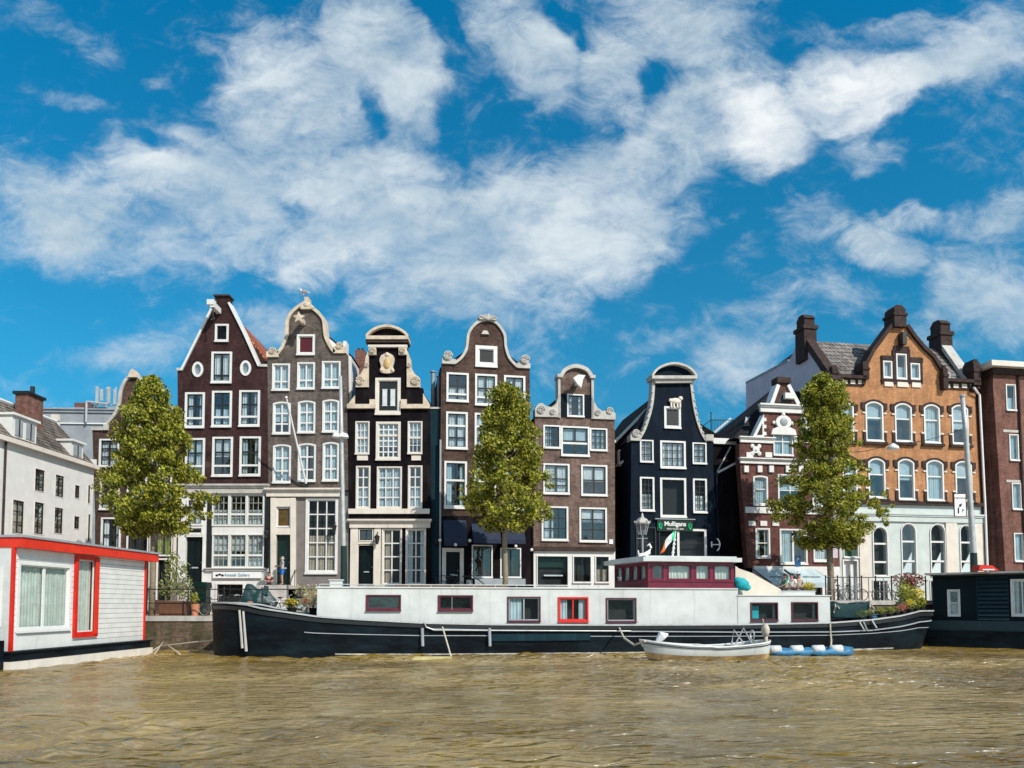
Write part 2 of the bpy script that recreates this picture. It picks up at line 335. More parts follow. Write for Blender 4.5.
def arch_poly(u0, z0, u1, z1, rise=0, n=8):
    if rise <= 0: return [(u0, z0), (u1, z0), (u1, z1), (u0, z1)]
    h = (u1 - u0) / 2; rise = min(rise, h); rad = (h * h + rise * rise) / (2 * rise); c = ((u0 + u1) / 2, z1 - rad); a = math.asin(min(1, h / rad))
    if rise >= h * .999: a = math.pi / 2
    return [(u0, z0), (u1, z0)] + [(c[0] + rad * math.sin(a - 2 * a * i / n), c[1] + rad * math.cos(a - 2 * a * i / n)) for i in range(n + 1)]
def ellipse(c, ru, rz, n=20): return [(c[0] + ru * math.cos(2 * math.pi * i / n), c[1] + rz * math.sin(2 * math.pi * i / n)) for i in range(n)]
# ------------------------------------------------------------------ facade frames
class Fr:
    """a vertical plane standing in the world; pixel readings are turned into metres on it"""
    def __init__(s, O, ang, root=None):
        s.O = Vector(O); s.a = ang; s.d = Vector((math.cos(ang), math.sin(ang), 0)); s.n = Vector((-math.sin(ang), math.cos(ang), 0))
        s.root = root; s.M = Matrix.Translation(s.O) @ Matrix.Rotation(ang, 4, 'Z')
        s.xf = None
        if root is not None:
            s.xf = (Matrix.Translation(root.location) @ Matrix.Rotation(root.rotation_euler.z, 4, 'Z')).inverted() @ s.M
    def uz(s, px, py, d=0):
        r = ray(px, py); P = s.O + s.n * d; C = Vector((0, 0, CAMZ))
        t = (P - C).dot(s.n) / r.dot(s.n); h = C + r * t - s.O
        return (h.dot(s.d), h.z)
    def rect(s, x0, y0, x1, y1, d=0):
        xm, ym = (x0 + x1) / 2, (y0 + y1) / 2
        a, b = s.uz(x0, ym, d)[0], s.uz(x1, ym, d)[0]
        return (min(a, b), s.uz(xm, y1, d)[1], max(a, b), s.uz(xm, y0, d)[1])
    def P(s, pts, d=0): return [s.uz(p[0], p[1], d) for p in pts]
class House:
    def __init__(s, name, O, ang, label, cat='house', group=None, fr=None, root=None):
        s.root = root or empty(name, O, ang, label, cat, group)
        s.fr = fr or Fr(O, ang, s.root)
        if fr is None: s.fr.xf = None
        s.w = None
    def b(s, mb, name, mat, parent=None, **k): return mb.build(name, mat, parent or s.root, xf=s.fr.xf, **k)
    def wall(s, outline, mat, d=0, th=.6, raw=False, name='wall'):
        s.wd = (outline if raw else s.fr.P(outline, d), mat, d, th, name); s.holes = []; s.w = True
    def end(s, backing=True):
        o, mat, d, th, name = s.wd
        m = MB(); m.prism(o, d, d + th, s.holes); r = s.b(m, name, mat)
        return r
    def win(s, x0, y0, x1, y1, nx=2, ny=2, cas='white', cw=.17, sash=None, sw=.055, cur='net', rise=0, sill=.1, glass='glass', hbars=None, vb=None, fill=None, name='window', dp=.06, raw=None, mid=None, cmat='net', hole=True):
        """casing ring + sash bars + pane + curtain"""
        d = s.wd[2] if s.w else 0; cw *= .76
        u0, z0, u1, z1 = raw or s.fr.rect(x0, y0, x1, y1, d)
        sash = sash or cas
        outer = arch_poly(u0, z0, u1, z1, rise); g = .025
        if hole and s.w: s.holes.append(arch_poly(u0 + g, z0 + g, u1 - g, z1 - g, max(0, rise - g)))
        iu0, iz0, iu1, iz1 = u0 + cw, z0 + cw * 1.25, u1 - cw, z1 - cw * .9
        inner = arch_poly(iu0, iz0, iu1, iz1, rise * .8)
        m = MB(); m.prism(outer, d - dp, d + .12, [inner])
        if sill: m.box(u0 - .015, u1 + .015, d - dp - .06, d - dp + .01, z0 - .02, z0 + sill * .8)
        wf = s.b(m, name, cas)
        # sash
        m = MB(); fw = .05
        io = arch_poly(iu0 - .01, iz0 - .01, iu1 + .01, iz1 + .01, rise * .8); ii = arch_poly(iu0 + fw, iz0 + fw, iu1 - fw, iz1 - fw, rise * .7)
        m.prism(io, d + .02, d + .085, [ii])
        for i in range(1, nx):
            x = iu0 + (iu1 - iu0) * i / nx; m.box(x - sw / 2, x + sw / 2, d + .025, d + .08, iz0 + fw * .5, iz1 - fw * .5 - (rise * .25 if i in (0, nx) else 0))
        hb = hbars if hbars is not None else [i / ny for i in range(1, ny)]
        for t in hb:
            z = iz0 + (iz1 - iz0) * t; m.box(iu0 + fw * .5, iu1 - fw * .5, d + .03, d + .075, z - sw / 2, z + sw / 2)
        s.b(m, 'sash', sash, wf)
        if mid is not None:
            z = iz0 + (iz1 - iz0) * mid; m = MB(); m.box(iu0, iu1, d + .0, d + .1, z - .06, z + .06); s.b(m, 'rail', cas, wf)
        if fill:
            m = MB(); m.prism(arch_poly(iu0, iz0, iu1, iz1, rise * .8), d + .05, d + .07); s.b(m, 'panel', fill, wf)
            return wf
        m = MB(); ap = arch_poly(iu0 + .01, iz0 + .01, iu1 - .01, iz1 - .01, rise * .75); tl = random.uniform(-.004, .004); m.v = [(p[0], d + .05 + tl * (p[1] - iz0), p[1]) for p in ap]; m.f = [tuple(range(len(ap)))]; s.b(m, 'pane', glass, wf, recalc=False)
        if hole: m = MB(); m.box(u0 + .03, u1 - .03, d + min(.45, s.wd[3] - .04 if s.wd[3] > .2 else .7), d + min(.47, s.wd[3] - .02 if s.wd[3] > .2 else .72), z0 + .03, z1 - .03 - rise * .0); s.b(m, 'interior', 'dark', wf)  # dark sheet behind the glass, room darkness put into its colour
        if cur == 'net' and hole and random.random() < .42: cur = random.choice(['drape', 'half', 'blind', 'left', 'blind'])
        if cur: s.curtain(wf, iu0, iz0, iu1, iz1, d + .16, cur, cmat)
        return wf
    def curtain(s, wf, u0, z0, u1, z1, y, kind, cmat='net'):
        m = MB()
        def sheet(a, b, za, zb, amp=.02, lam=.16):
            n = max(4, int((b - a) / .03)); prev = None; ph = random.random() * 6
            for i in range(n + 1):
                x = a + (b - a) * i / n; yy = y + amp * math.sin(2 * math.pi * x / lam + ph) + amp * .5 * math.sin(x * 17 + ph * 2)
                cur = ((x, yy, za), (x, yy, zb))
                if prev: m.quad(prev[0], cur[0], cur[1], prev[1])
                prev = cur
        W = u1 - u0; H = z1 - z0
        if kind in ('net', 'full'): sheet(u0, u1, z0, z1)
        elif kind == 'drape': sheet(u0, u0 + W * .3, z0, z1); sheet(u1 - W * .26, u1, z0, z1)
        elif kind == 'left': sheet(u0, u0 + W * .45, z0, z1)
        elif kind == 'blind': sheet(u0, u1, z0 + H * random.uniform(.35, .6), z1, .004, .3)
        elif kind == 'half': sheet(u0, u1, z0, z0 + H * .5)
        s.b(m, 'curtain', cmat, wf, recalc=False)
    def box(s, x0, y0, x1, y1, d0, d1, mat, name, parent=None, dref=0):
        u0, z0, u1, z1 = s.fr.rect(x0, y0, x1, y1, dref)
        m = MB(); m.box(u0, u1, d0, d1, z0, z1); return s.b(m, name, mat, parent)
    def cornice(s, x0, y0, x1, y1, proj, mat, name='cornice', d=0):
        u0, z0, u1, z1 = s.fr.rect(x0, y0, x1, y1, d); h = z1 - z0
        m = MB(); m.box(u0, u1, d - proj * .45, d + .02, z0, z0 + h * .62); m.box(u0 - .05, u1 + .05, d - proj * .75, d + .02, z0 + h * .62, z0 + h * .8); m.box(u0 - .1, u1 + .1, d - proj, d + .02, z0 + h * .8, z1)
        return s.b(m, name, mat)
    def band(s, pts, wi, wo, mat, name, y0=-.12, y1=.66, sm=5, parent=None):
        p = s.fr.P(pts)
        if sm: p = smooth_pts(p, sm)
        m = MB(); m.prism(ribbon(p, wi, wo), y0, y1); return s.b(m, name, mat, parent)
    def poly(s, pts, y0, y1, mat, name, sm=0, parent=None):
        p = s.fr.P(pts)
        if sm: p = smooth_pts(p, sm)
        m = MB(); m.prism(p, y0, y1); return s.b(m, name, mat, parent)
    def scroll(s, x, y, rpx, mat='stone', y0=-.14, name='scroll', parent=None):
        u, z = s.fr.uz(x, y); k = rpx * .062; m = MB()
        pts = []
        for i in range(26):
            t = i / 25; a = t * 4.2 * math.pi; r = k * (1 - t * .85); pts.append((u + r * math.cos(a), y0 - .02, z + r * math.sin(a)))
        m.tube(pts, k * .17, 6); m.prism(ellipse((u, z), k, k, 16), y0, y0 + .5)
        return s.b(m, name, mat, parent, smooth=False)
    def door(s, x0, y0, x1, y1, mat='door', cas='white', cw=.1, name='door', cx=None, letter=True):
        u0, z0, u1, z1 = s.fr.rect(x0, y0, x1, y1, s.wd[2]); d = s.wd[2]
        s.holes.append([(u0, z0), (u1, z0), (u1, z1), (u0, z1)])
        m = MB(); m.box(u0 - .005, u1 + .005, d + .2, d + .25, z0, z1)
        W = u1 - u0; H = z1 - z0
        for (a, b, c, e) in ((.12, .45, .07, .3), (.55, .88, .07, .3), (.12, .45, .38, .93), (.55, .88, .38, .93)):
            m.box(u0 + W * a, u0 + W * b, d + .17, d + .21, z0 + H * c, z0 + H * e)
        dr = s.b(m, name, mat)
        m = MB(); m.prism([(u0 - cw, z0), (u0 - .004, z0), (u0 - .004, z1 + .004), (u1 + .004, z1 + .004), (u1 + .004, z0), (u1 + cw, z0), (u1 + cw, z1 + cw), (u0 - cw, z1 + cw)], d - .06, d + .1); s.b(m, 'frame', cas, dr)
        m = MB(); m.ball((u1 - W * .12, d + .14, z0 + H * .45), .04, .05, .04, 8, 6)
        if letter: m.box(u0 + W * .32, u0 + W * .68, d + .15, d + .18, z0 + H * .32, z0 + H * .35)
        s.b(m, 'handle', 'steel', dr); return dr
    def lantern(s, x, y, k=1.0):
        k *= .8
        u, z = s.fr.uz(x, y, -.4); m = MB()
        m.tube([(u, 0, z + .5 * k), (u, -.2, z + .62 * k), (u, -.38, z + .5 * k)], .025, 6); m.lathe([(.02, .45 * k), (.06, .4 * k), (.20 * k, .28 * k), (.17 * k, .25 * k), (.10 * k, -.15 * k), (.03, -.22 * k)], (u, -.38, z), 8)
        m.tube([(u, 0, z - .2), (u, -.3, z + .1)], .02, 5)
        return s.b(m, 'wall_lantern', 'iron')
    def body(s, pl, pr, ye_l, ye_r, ridge, depth, roof, side, yb=612, over=.12, y0=.64, ins=.04):
        """pl/pr: pixel x of the base edges, eaves pixel heights, ridge pixel point"""
        uL, uR = s.fr.uz(pl, 590)[0] + ins, s.fr.uz(pr, 590)[0] - ins
        zl, zr = s.fr.uz(pl, ye_l)[1], s.fr.uz(pr, ye_r)[1]; uc, zc = s.fr.uz(*ridge)
        uL2, uR2 = s.fr.uz(pl, ye_l)[0] + ins, s.fr.uz(pr, ye_r)[0] - ins
        m = MB(); m.prism([(uL, -.3), (uR, -.3), (uR2, zr), (uc, zc), (uL2, zl)], y0, depth); s.b(m, 'side_wall', side)
        m = MB()
        def slab(a, b):
            d = (Vector(b) - Vector(a)).normalized(); n = Vector((-d.y, d.x)); n = n if n.y > 0 else -n
            a2 = Vector(a) + n * .004; b2 = Vector(b) + n * .004
            m.prism([tuple(a2), tuple(b2), tuple(b2 + n * over), tuple(a2 + n * over)], y0 + .02, depth + .1)
        slab((uL2, zl), (uc, zc)); slab((uc, zc), (uR2, zr)); rf = s.b(m, 'roof', roof)
        return rf
def text(body, size, mat, parent, loc, rot, name='lettering', ext=.01, sx=1, bold=False):
    c = bpy.data.curves.new(name, 'FONT'); c.body = body; c.size = size; c.extrude = ext; c.align_x = 'CENTER'; c.align_y = 'CENTER'
    if bold: c.offset = size * .02
    t = bpy.data.objects.new('tmp', c); COL.objects.link(t); dg = bpy.context.evaluated_depsgraph_get()
    me = bpy.data.meshes.new_from_object(t.evaluated_get(dg)); bpy.data.objects.remove(t)
    me.materials.clear(); me.materials.append(M[mat]); o = bpy.data.objects.new(name, me); COL.objects.link(o)
    o.parent = parent; o.location = loc; o.rotation_euler = rot; o.scale = (sx, 1, 1); return o
FACE = (R(90), 0, 0)
EXPO = 0.15
# ------------------------------------------------------------------ the setting
A2 = R(9.65); KX = at(440, 590, 46).x
def fO(px, off=0.0, z0=1.0):
    """point of the house line under a pixel column (row 590)"""
    r = ray(px, 590)
    if px <= 440: t = 46 / r.y
    else:
        n = Vector((-math.sin(A2), math.cos(A2))); P = Vector((KX, 46)); t = P.dot(n) / (r.x * n.x + r.y * n.y)
    return Vector((r.x * t, r.y * t + off, z0))
def street_z(x): return 1.65 + .8 * min(1, max(0, (x + 12) / 22))
def quay_y(x): return 37.5 + (0 if x < -12.5 else .178 * (x + 12.5))
# water: a large sheet with modelled waves near the camera
def make_water():
    m, nt, b, o = newmat('canal_water')
    tc = nd(nt, 'ShaderNodeTexCoord')
    b.inputs['Roughness'].default_value = .12; b.inputs['IOR'].default_value = 3.2
    b.inputs['Specular IOR Level'].default_value = .5
    n = nd(nt, 'ShaderNodeTexNoise'); n.inputs['Scale'].default_value = .16; n.inputs['Detail'].default_value = 9; n.inputs['Roughness'].default_value = .62; n.inputs['Distortion'].default_value = .1; nt.links.new(tc.outputs['Object'], n.inputs['Vector'])
    r = nd(nt, 'ShaderNodeValToRGB'); r.color_ramp.elements[0].position = .42; r.color_ramp.elements[1].position = .6
    r.color_ramp.elements[0].color = (.185, .112, .008, 1); r.color_ramp.elements[1].color = (.36, .245, .065, 1)  # paler patches of base colour paint a sheen on the water
    nt.links.new(n.outputs['Fac'], r.inputs[0]); nt.links.new(r.outputs[0], b.inputs['Base Color'])
    prev = None
    for sc_, dist, stt, det in (((1.25, 3.2, 1), .25, 1.0, 2), ((3.2, 9, 1), .04, 1.0, 1)):
        mp = nd(nt, 'ShaderNodeMapping'); mp.inputs['Scale'].default_value = sc_; nt.links.new(tc.outputs['Object'], mp.inputs[0])
        nn = nd(nt, 'ShaderNodeTexNoise'); nn.inputs['Scale'].default_value = 1; nn.inputs['Detail'].default_value = det; nn.inputs['Roughness'].default_value = .6; nn.inputs['Distortion'].default_value = .6
        nt.links.new(mp.outputs[0], nn.inputs['Vector'])
        bp = nd(nt, 'ShaderNodeBump'); bp.inputs['Strength'].default_value = stt; bp.inputs['Distance'].default_value = dist
        nt.links.new(nn.outputs['Fac'], bp.inputs['Height'])
        if prev: nt.links.new(prev.outputs[0], bp.inputs['Normal'])
        prev = bp
    nt.links.new(prev.outputs[0], b.inputs['Normal'])
    M['water'] = m
    xs = np.arange(-34, 40.01, .085); ys = np.concatenate([np.arange(4, 22, .075), np.arange(22, 46.0, .11)])
    X, Y = np.meshgrid(xs, ys); Z = np.zeros_like(X); rs = np.random.RandomState(4)
    for i in range(70):
        lam = .32 * (5 ** rs.rand()); a = R(90) + rs.normal(0, .30); k = 2 * math.pi / lam; ph = rs.rand() * 6.28
        Z += .0068 * lam ** .85 * (np.abs(np.sin((k * (X * math.cos(a) + Y * math.sin(a)) + ph + .7 * np.sin(X * .37 + i) + .7 * np.sin(Y * .23 + i * 2)) / 2)) * -2 + 1.2)
    gust = np.zeros_like(X)
    for i in range(14):
        k1, k2 = rs.normal(0, .16), rs.normal(0, .5); gust += np.sin(X * k1 + Y * k2 + rs.rand() * 6.28)
    Z *= np.clip(.95 + gust * .22, .25, 1.9)
    edge = np.minimum(1, np.minimum(np.minimum(X + 34, 40 - X), np.minimum(Y - 4, 46 - Y)) / 1.5)
    Z *= np.clip(edge, 0, 1); ny, nx = X.shape
    co = np.stack([X, Y, Z], -1).reshape(-1, 3)
    idx = np.arange(nx * ny).reshape(ny, nx); q = np.stack([idx[:-1, :-1], idx[:-1, 1:], idx[1:, 1:], idx[1:, :-1]], -1).reshape(-1, 4)
    me = bpy.data.meshes.new('canal_water'); me.vertices.add(len(co)); me.vertices.foreach_set('co', co.ravel())
    me.loops.add(len(q) * 4); me.loops.foreach_set('vertex_index', q.ravel().astype(np.int32))
    me.polygons.add(len(q)); me.polygons.foreach_set('loop_start', np.arange(0, len(q) * 4, 4, dtype=np.int32)); me.polygons.foreach_set('loop_total', np.full(len(q), 4, dtype=np.int32))
    me.polygons.foreach_set('use_smooth', np.ones(len(q), dtype=bool)); me.update(calc_edges=True); me.materials.append(m)
    # outer apron joined to the same sheet
    bm = bmesh.new(); bm.from_mesh(me)
    O = [(-1500, -1500), (1500, -1500), (1500, 46), (-1500, 46)]; I = [(-34, 4), (40, 4), (40, 46), (-34, 46)]
    def v(p): return bm.verts.new((p[0], p[1], 0))
    for quad in ((O[0], O[1], (1500, 4), (-1500, 4)), ((-1500, 4), I[0], I[3], O[3]), (I[1], (1500, 4), O[2], I[2])):
        bm.faces.new([v(p) for p in quad])
    bm.to_mesh(me); bm.free()
    w = bpy.data.objects.new('water', me); COL.objects.link(w); tag(w, kind='structure')
make_water()
# street on top of the quay
xs_ = [-1500, -60, -34, -25, -12.5, -6, 0, 6, 10, 20, 34, 60, 1500]
m = MB()
rows = []
for x in xs_:
    z = street_z(x); rows.append(((x, quay_y(min(x, 60)) + .4, z), (x, quay_y(min(x, 60)) + 60, z), (x, 1500, z)))
for a, b_ in zip(rows, rows[1:]):
    m.quad(a[0], b_[0], b_[1], a[1]); m.quad(a[1], b_[1], b_[2], a[2])
tag(m.build('street', 'pinkbrick'), kind='structure')
m = MB()
for x0, x1 in zip(xs_[1:-1], xs_[2:]):
    n = max(1, int((x1 - x0) / 1.6))
    for i in range(n):
        a = x0 + (x1 - x0) * i / n + .01; c = x0 + (x1 - x0) * (i + 1) / n - .01
        k = len(m.v)
        for x in (a, c):
            for yy in (-.06, .42):
                for zz in (-.24, .012): m.v.append((x, quay_y(x) + yy, street_z(x) + zz))
        m.f += [tuple(k + i for i in q) for q in ((0, 1, 3, 2), (4, 6, 7, 5), (0, 4, 5, 1), (2, 3, 7, 6), (0, 2, 6, 4), (1, 5, 7, 3))]
tag(m.build('kerb', 'grey_stone'), kind='structure')
m = MB()
for x0, x1 in zip(xs_[:-1], xs_[1:]):
    a, c = quay_y(min(x0, 60)), quay_y(min(x1, 60))
    m.quad((x0, a, -1.5), (x1, c, -1.5), (x1, c, street_z(x1) - .2), (x0, a, street_z(x0) - .2))
tag(m.build('quay_wall', 'quaywall'), kind='structure')
G = 'canal houses standing side by side along the quay'
GY = None
# ---------------------------------------------------------------- house 1: spout gable
h = House('canal_house', fO(178), 0, 'maroon brick house with a pointed gable, two oval windows and red tiled roof', 'house', G)
h.wall([(178, 487), (177.5, 369.6), (181.9, 369.6), (215, 304), (215, 296.5), (229, 296), (229, 303), (259, 365.4), (266.7, 365.8), (268.3, 487)], 'maroon')
h.win(215.2, 324.2, 228.8, 342.1, 1, 1, cur=None, sash='sash', cw=.16, glass='glass_dark')
h.win(211.5, 351.9, 232, 383.5, 2, 1, sash='sash', cur='net', hbars=[.2], sw=.12)
for cx, cy in ((197.9, 369.6), (245.8, 368.3)):
    c = h.fr.uz(cx, cy); h.holes.append(ellipse(c, .26, .38)); m = MB(); m.prism(ellipse(c, .34, .48), -.06, .1, [ellipse(c, .20, .33)]); w = h.b(m, 'oval_window', 'white')
    m = MB(); m.prism(ellipse(c, .21, .34), .04, .05); h.b(m, 'pane', 'glass', w); m = MB(); m.prism(ellipse(c, .24, .36), .1, .12); h.b(m, 'panel', 'grey_stone', w)
for i, (a, b_, c, d) in enumerate([(185, 392.5, 204.8, 428.3), (212, 391, 232, 427.5), (239.2, 390.4, 260, 426.9), (185.3, 438.2, 205, 476.9), (212.3, 437, 232.9, 476.9), (239.7, 436.6, 260.8, 476.4)]):
    h.win(a, b_, c, d, 2, 1, sash='sash', sw=.1, hbars=[.62], cur=['drape', 'half', 'drape', 'net', 'blind', 'drape'][i], mid=.24, cmat='blue_net' if i % 2 else 'net')
h.end()
h.band([(181.9, 370.5), (198, 338), (215, 303)], .05, .07, 'white', 'gable_coping', sm=0); h.band([(229, 303), (244, 333), (259, 366.5)], .05, .07, 'white', 'gable_coping', sm=0)
h.box(214, 295, 230, 296.6, -.12, .7, 'darkstone', 'gable_cap')
h.box(177, 368.3, 182, 371, -.1, .7, 'grey_stone', 'shoulder_stone'); h.box(259.5, 364.5, 267.3, 367, -.1, .7, 'grey_stone', 'shoulder_stone')
u, z = h.fr.uz(219, 312); m = MB(); m.box(u - .13, u + .13, -1.1, .05, z - .12, z + .22); m.box(u - .3, u + .12, -1.15, -.75, z + .02, z + .34); bm_ = h.b(m, 'hoist_beam', 'white'); m = MB(); m.tube([(u, -.9, z), (u, -.9, z - .7)], .02, 5); m.ring((u, -.9, z - .78), .08, .018, 10); h.b(m, 'hook', 'iron', bm_)
h.wall([(178, 625), (178, 488), (268.5, 488), (268.5, 625)], 'white', d=.05, name='ground_floor_front')
for r_ in ((212, 494.5, 264, 526.1), (212, 534, 264, 568)):
    u0, z0, u1, z1 = h.fr.rect(*r_)
    for k in range(3):
        a = u0 + (u1 - u0) * k / 3; b_ = u0 + (u1 - u0) * (k + 1) / 3 - .01
        h.win(0, 0, 0, 0, 3, 4, cw=.09, sw=.035, sash='sashgreen', cur=['net', 'blind', 'net'][k] if r_[1] > 500 else 'half', raw=(a, z0, b_, z1), sill=0, mid=.36)
h.win(187, 499, 203, 525.6, 2, 3, cw=.12, sash='sash', cur='net', sill=0); h.win(185.5, 527, 203, 535, 1, 1, cw=.1, cur=None, sill=0, glass='glass_dark')
h.door(185.5, 537, 202.5, 583, 'door', cw=.1)
h.win(215.6, 583, 244.4, 609, 2, 1, cw=.12, sash='sash', cur=None, sill=0, glass='glass_dark', name='basement_window')
h.end()
h.cornice(178, 484.4, 268, 493.5, .3, 'grey_stone')
for r_ in ((207, 494.5, 211.6, 568), (264.6, 494.5, 269, 568)): h.box(*r_, -.02, .06, 'sash', 'shutter')
h.box(178.5, 494, 184.8, 610, -.08, .06, 'white', 'pilaster'); h.cornice(206, 568, 264, 571, .2, 'white', 'ledge')
u0, z0, u1, z1 = h.fr.rect(213.4, 572, 262, 578.2); m = MB(); m.box(u0, u1, -.1, -.02, z0, z1); sg = h.b(m, 'name_board', 'signwhite')
text('Amstel Gallery', .26, 'textblue', sg, ((u0 + u1) / 2, -.115, (z0 + z1) / 2), FACE, ext=.006)
m = MB()
for k in range(3): m.ball((u0 + .25 + k * .17, -.11, (z0 + z1) / 2 + (.03 if k % 2 else -.02)), .09, .02, .07, 8, 6)
h.b(m, 'emblem', 'textdark', sg)
h.lantern(266, 536, 1.1)
u, z = h.fr.uz(194, 583); m = MB()
for k in range(7): m.box(u - .6, u + .6, -.3 - .2 * (7 - k), .02, -.3, z - .22 * k)
h.b(m, 'stoop', 'grey_stone')
h.body(178, 268, 368, 364, (222, 305), 11, 'redtile', 'maroon', over=.1)
# ---------------------------------------------------------------- house 2: bell gable
def bell(h, pts_left, pts_right, mat, top, bottom, wi=.16, wo=.12, cop='stone'):
    pass
h = House('canal_house', fO(268.5, .03), 0, 'grey brown brick house with a bell gable, maroon hatch and gull on its peak', 'house', G)
L = [(278.8, 354), (283.3, 347.7), (287.5, 336.3), (288.5, 321.7), (291.7, 314.4), (298, 308.3), (304.5, 304.5)]
Rr = [(309.4, 306.5), (318.8, 314.4), (323.3, 321.7), (325, 336.3), (330.2, 347.7), (334.4, 353)]
Ls, Rs = smooth_pts(L, 4), smooth_pts(Rr, 4)
h.wall([(268.3, 490), (267.3, 357.5), (278.8, 356.5)] + Ls + Rs + [(334.4, 353.5), (346.3, 353.5), (348.5, 490)], 'greybrown')
h.win(296.9, 334.6, 315, 355.4, 1, 1, fill='maroonpaint', cur=None)
cur_ = ['net', 'blue', 'net']
for i, r_ in enumerate([(272.3, 363.8, 290, 391), (297.3, 362.5, 315, 389.8), (322, 361.3, 340.6, 389), (272.9, 401.9, 290.8, 434.6), (297.9, 400.8, 315.4, 433.5), (322.5, 399.6, 339.2, 432.7), (273, 444.5, 291, 483.4), (298, 443.4, 315.9, 482), (322.7, 442.2, 339, 481.6)]):
    h.win(*r_, 2, 3 if i > 2 else 2, cw=.13, sash='white', sw=.09, rise=.1 if i > 2 else 0, cur='left' if i == 7 else 'net', cmat='blue_net', hbars=[.3, .66] if i > 2 else [.32])
h.end()
h.band(L, .05, .14, 'stone', 'gable_coping'); h.band(Rr, .05, .14, 'stone', 'gable_coping')
u, z = h.fr.uz(307, 306); m = MB(); m.prism([(u - .35, z - .25), (u + .35, z - .25), (u + .28, z + .12), (u + .1, z + .3), (u + .14, z + .5), (u - .14, z + .5), (u - .1, z + .3), (u - .28, z + .12)], -.2, .5); m.ball((u, -.15, z + .02), .22, .12, .2); m.ball((u - .3, -.12, z - .12), .16, .1, .12); m.ball((u + .3, -.12, z - .12), .16, .1, .12)
h.b(m, 'gable_crest', 'stone')
for (a, b_, c, d) in ((266.9, 348.9, 278.9, 357.5), (333.3, 344, 346.5, 353.6)):
    h.box(a, b_ + 3, c, d, -.12, .64, 'stone', 'shoulder_stone'); h.scroll((a + c) / 2, b_ + 2.6, 3.6)
h.box(343.5, 341.5, 346.6, 353.5, -.1, .6, 'white', 'shoulder_post')
u, z = h.fr.uz(303.5, 323.5); m = MB(); m.box(u - .12, u + .12, -1.0, .1, z - .12, z + .14); m.prism([(u - .36, z + .08), (u - .1, z + .14), (u - .02, z + .36), (u + .1, z + .14), (u + .38, z + .1), (u + .18, z - .08), (u + .22, z - .34), (u, z - .16), (u - .24, z - .3), (u - .16, z - .06)], -1.05, -.85); h.b(m, 'hoist_beam', 'stone')
h.wall([(268.8, 625), (268.8, 496), (349.5, 496), (350, 625)], 'greyplaster', d=.06, name='ground_floor_front')
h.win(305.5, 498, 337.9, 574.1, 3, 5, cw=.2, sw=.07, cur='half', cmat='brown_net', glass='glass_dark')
h.win(276.5, 507.3, 290.6, 527.5, 1, 1, cw=.06, cur=None, fill='amber', sill=0)
h.door(276.5, 535, 290.5, 584.7, 'darkgreen', cw=.05)
h.end()
h.cornice(267, 488.6, 340, 496.8, .35, 'cream'); h.poly([(271, 498), (276.4, 498), (276.4, 612), (271, 612)], -.1, .05, 'cream', 'pilaster'); h.poly([(290.8, 498), (296, 498), (296, 612), (290.8, 612)], -.1, .05, 'cream', 'pilaster')
h.box(276.4, 498, 290.8, 506.8, -.08, .05, 'cream', 'lintel'); h.box(276.4, 528, 290.8, 534.6, -.08, .05, 'cream', 'lintel')
h.box(276.4, 585, 290.8, 612, -.02, .05, 'grey_stone', 'plinth')
h.lantern(334, 530, 1.1)
u, z = h.fr.uz(283, 586); m = MB()
for k in range(7): m.box(u - .9, u + .9, -.35 - .26 * (7 - k), .02, -.3, z - .22 * k)
st2 = h.b(m, 'stoop', 'grey_stone'); STOOP2 = (h.root.location.x + u, 46.03, 1.0 + z)
m = MB(); m.tube([(u + .85, -.1, z + .95), (u + .85, -.5, z + .95), (u + .85, -2.1, z - .5), (u + .85, -2.1, z - 1.4)], .025, 6); m.tube([(u + .85, -.5, z), (u + .85, -.5, z + .95)], .02, 6); h.b(m, 'stoop_rail', 'iron')
h.body(268, 350, 356, 354, (307, 318), 11, 'slate', 'white', over=.1)
h = House('seagull', at(303.8, 296.5, 46.3) + Vector((0, 0, .12)), 0, 'white and grey gull perched on the peak of the curved bell gable', 'bird'); g = h.root
m = MB(); m.ball((0, 0, .16), .22, .1, .11, 14, 10); m.ball((-.2, 0, .3), .075, .065, .07); m.tube([(-.13, 0, .2), (-.19, 0, .27)], .06, 8); m.tube([(.15, 0, .15), (.38, 0, .12)], [.07, .015], 6)
bd = m.build('body', 'white', g, smooth=True)
m = MB(); m.ball((.06, .09, .18), .2, .03, .08); m.ball((.06, -.09, .18), .2, .03, .08); m.build('wing', 'greymetal', g, smooth=True)
m = MB(); m.tube([(-.26, 0, .295), (-.36, 0, .275)], [.022, .006], 6); m.build('beak', 'yellow', g)
for s_ in (-.04, .04): m = MB(); m.tube([(0, s_, .08), (0, s_, -.05)], .012, 5); m.box(-.06, .02, s_ - .03, s_ + .03, -.06, -.045); m.build('leg', 'yellow', g)
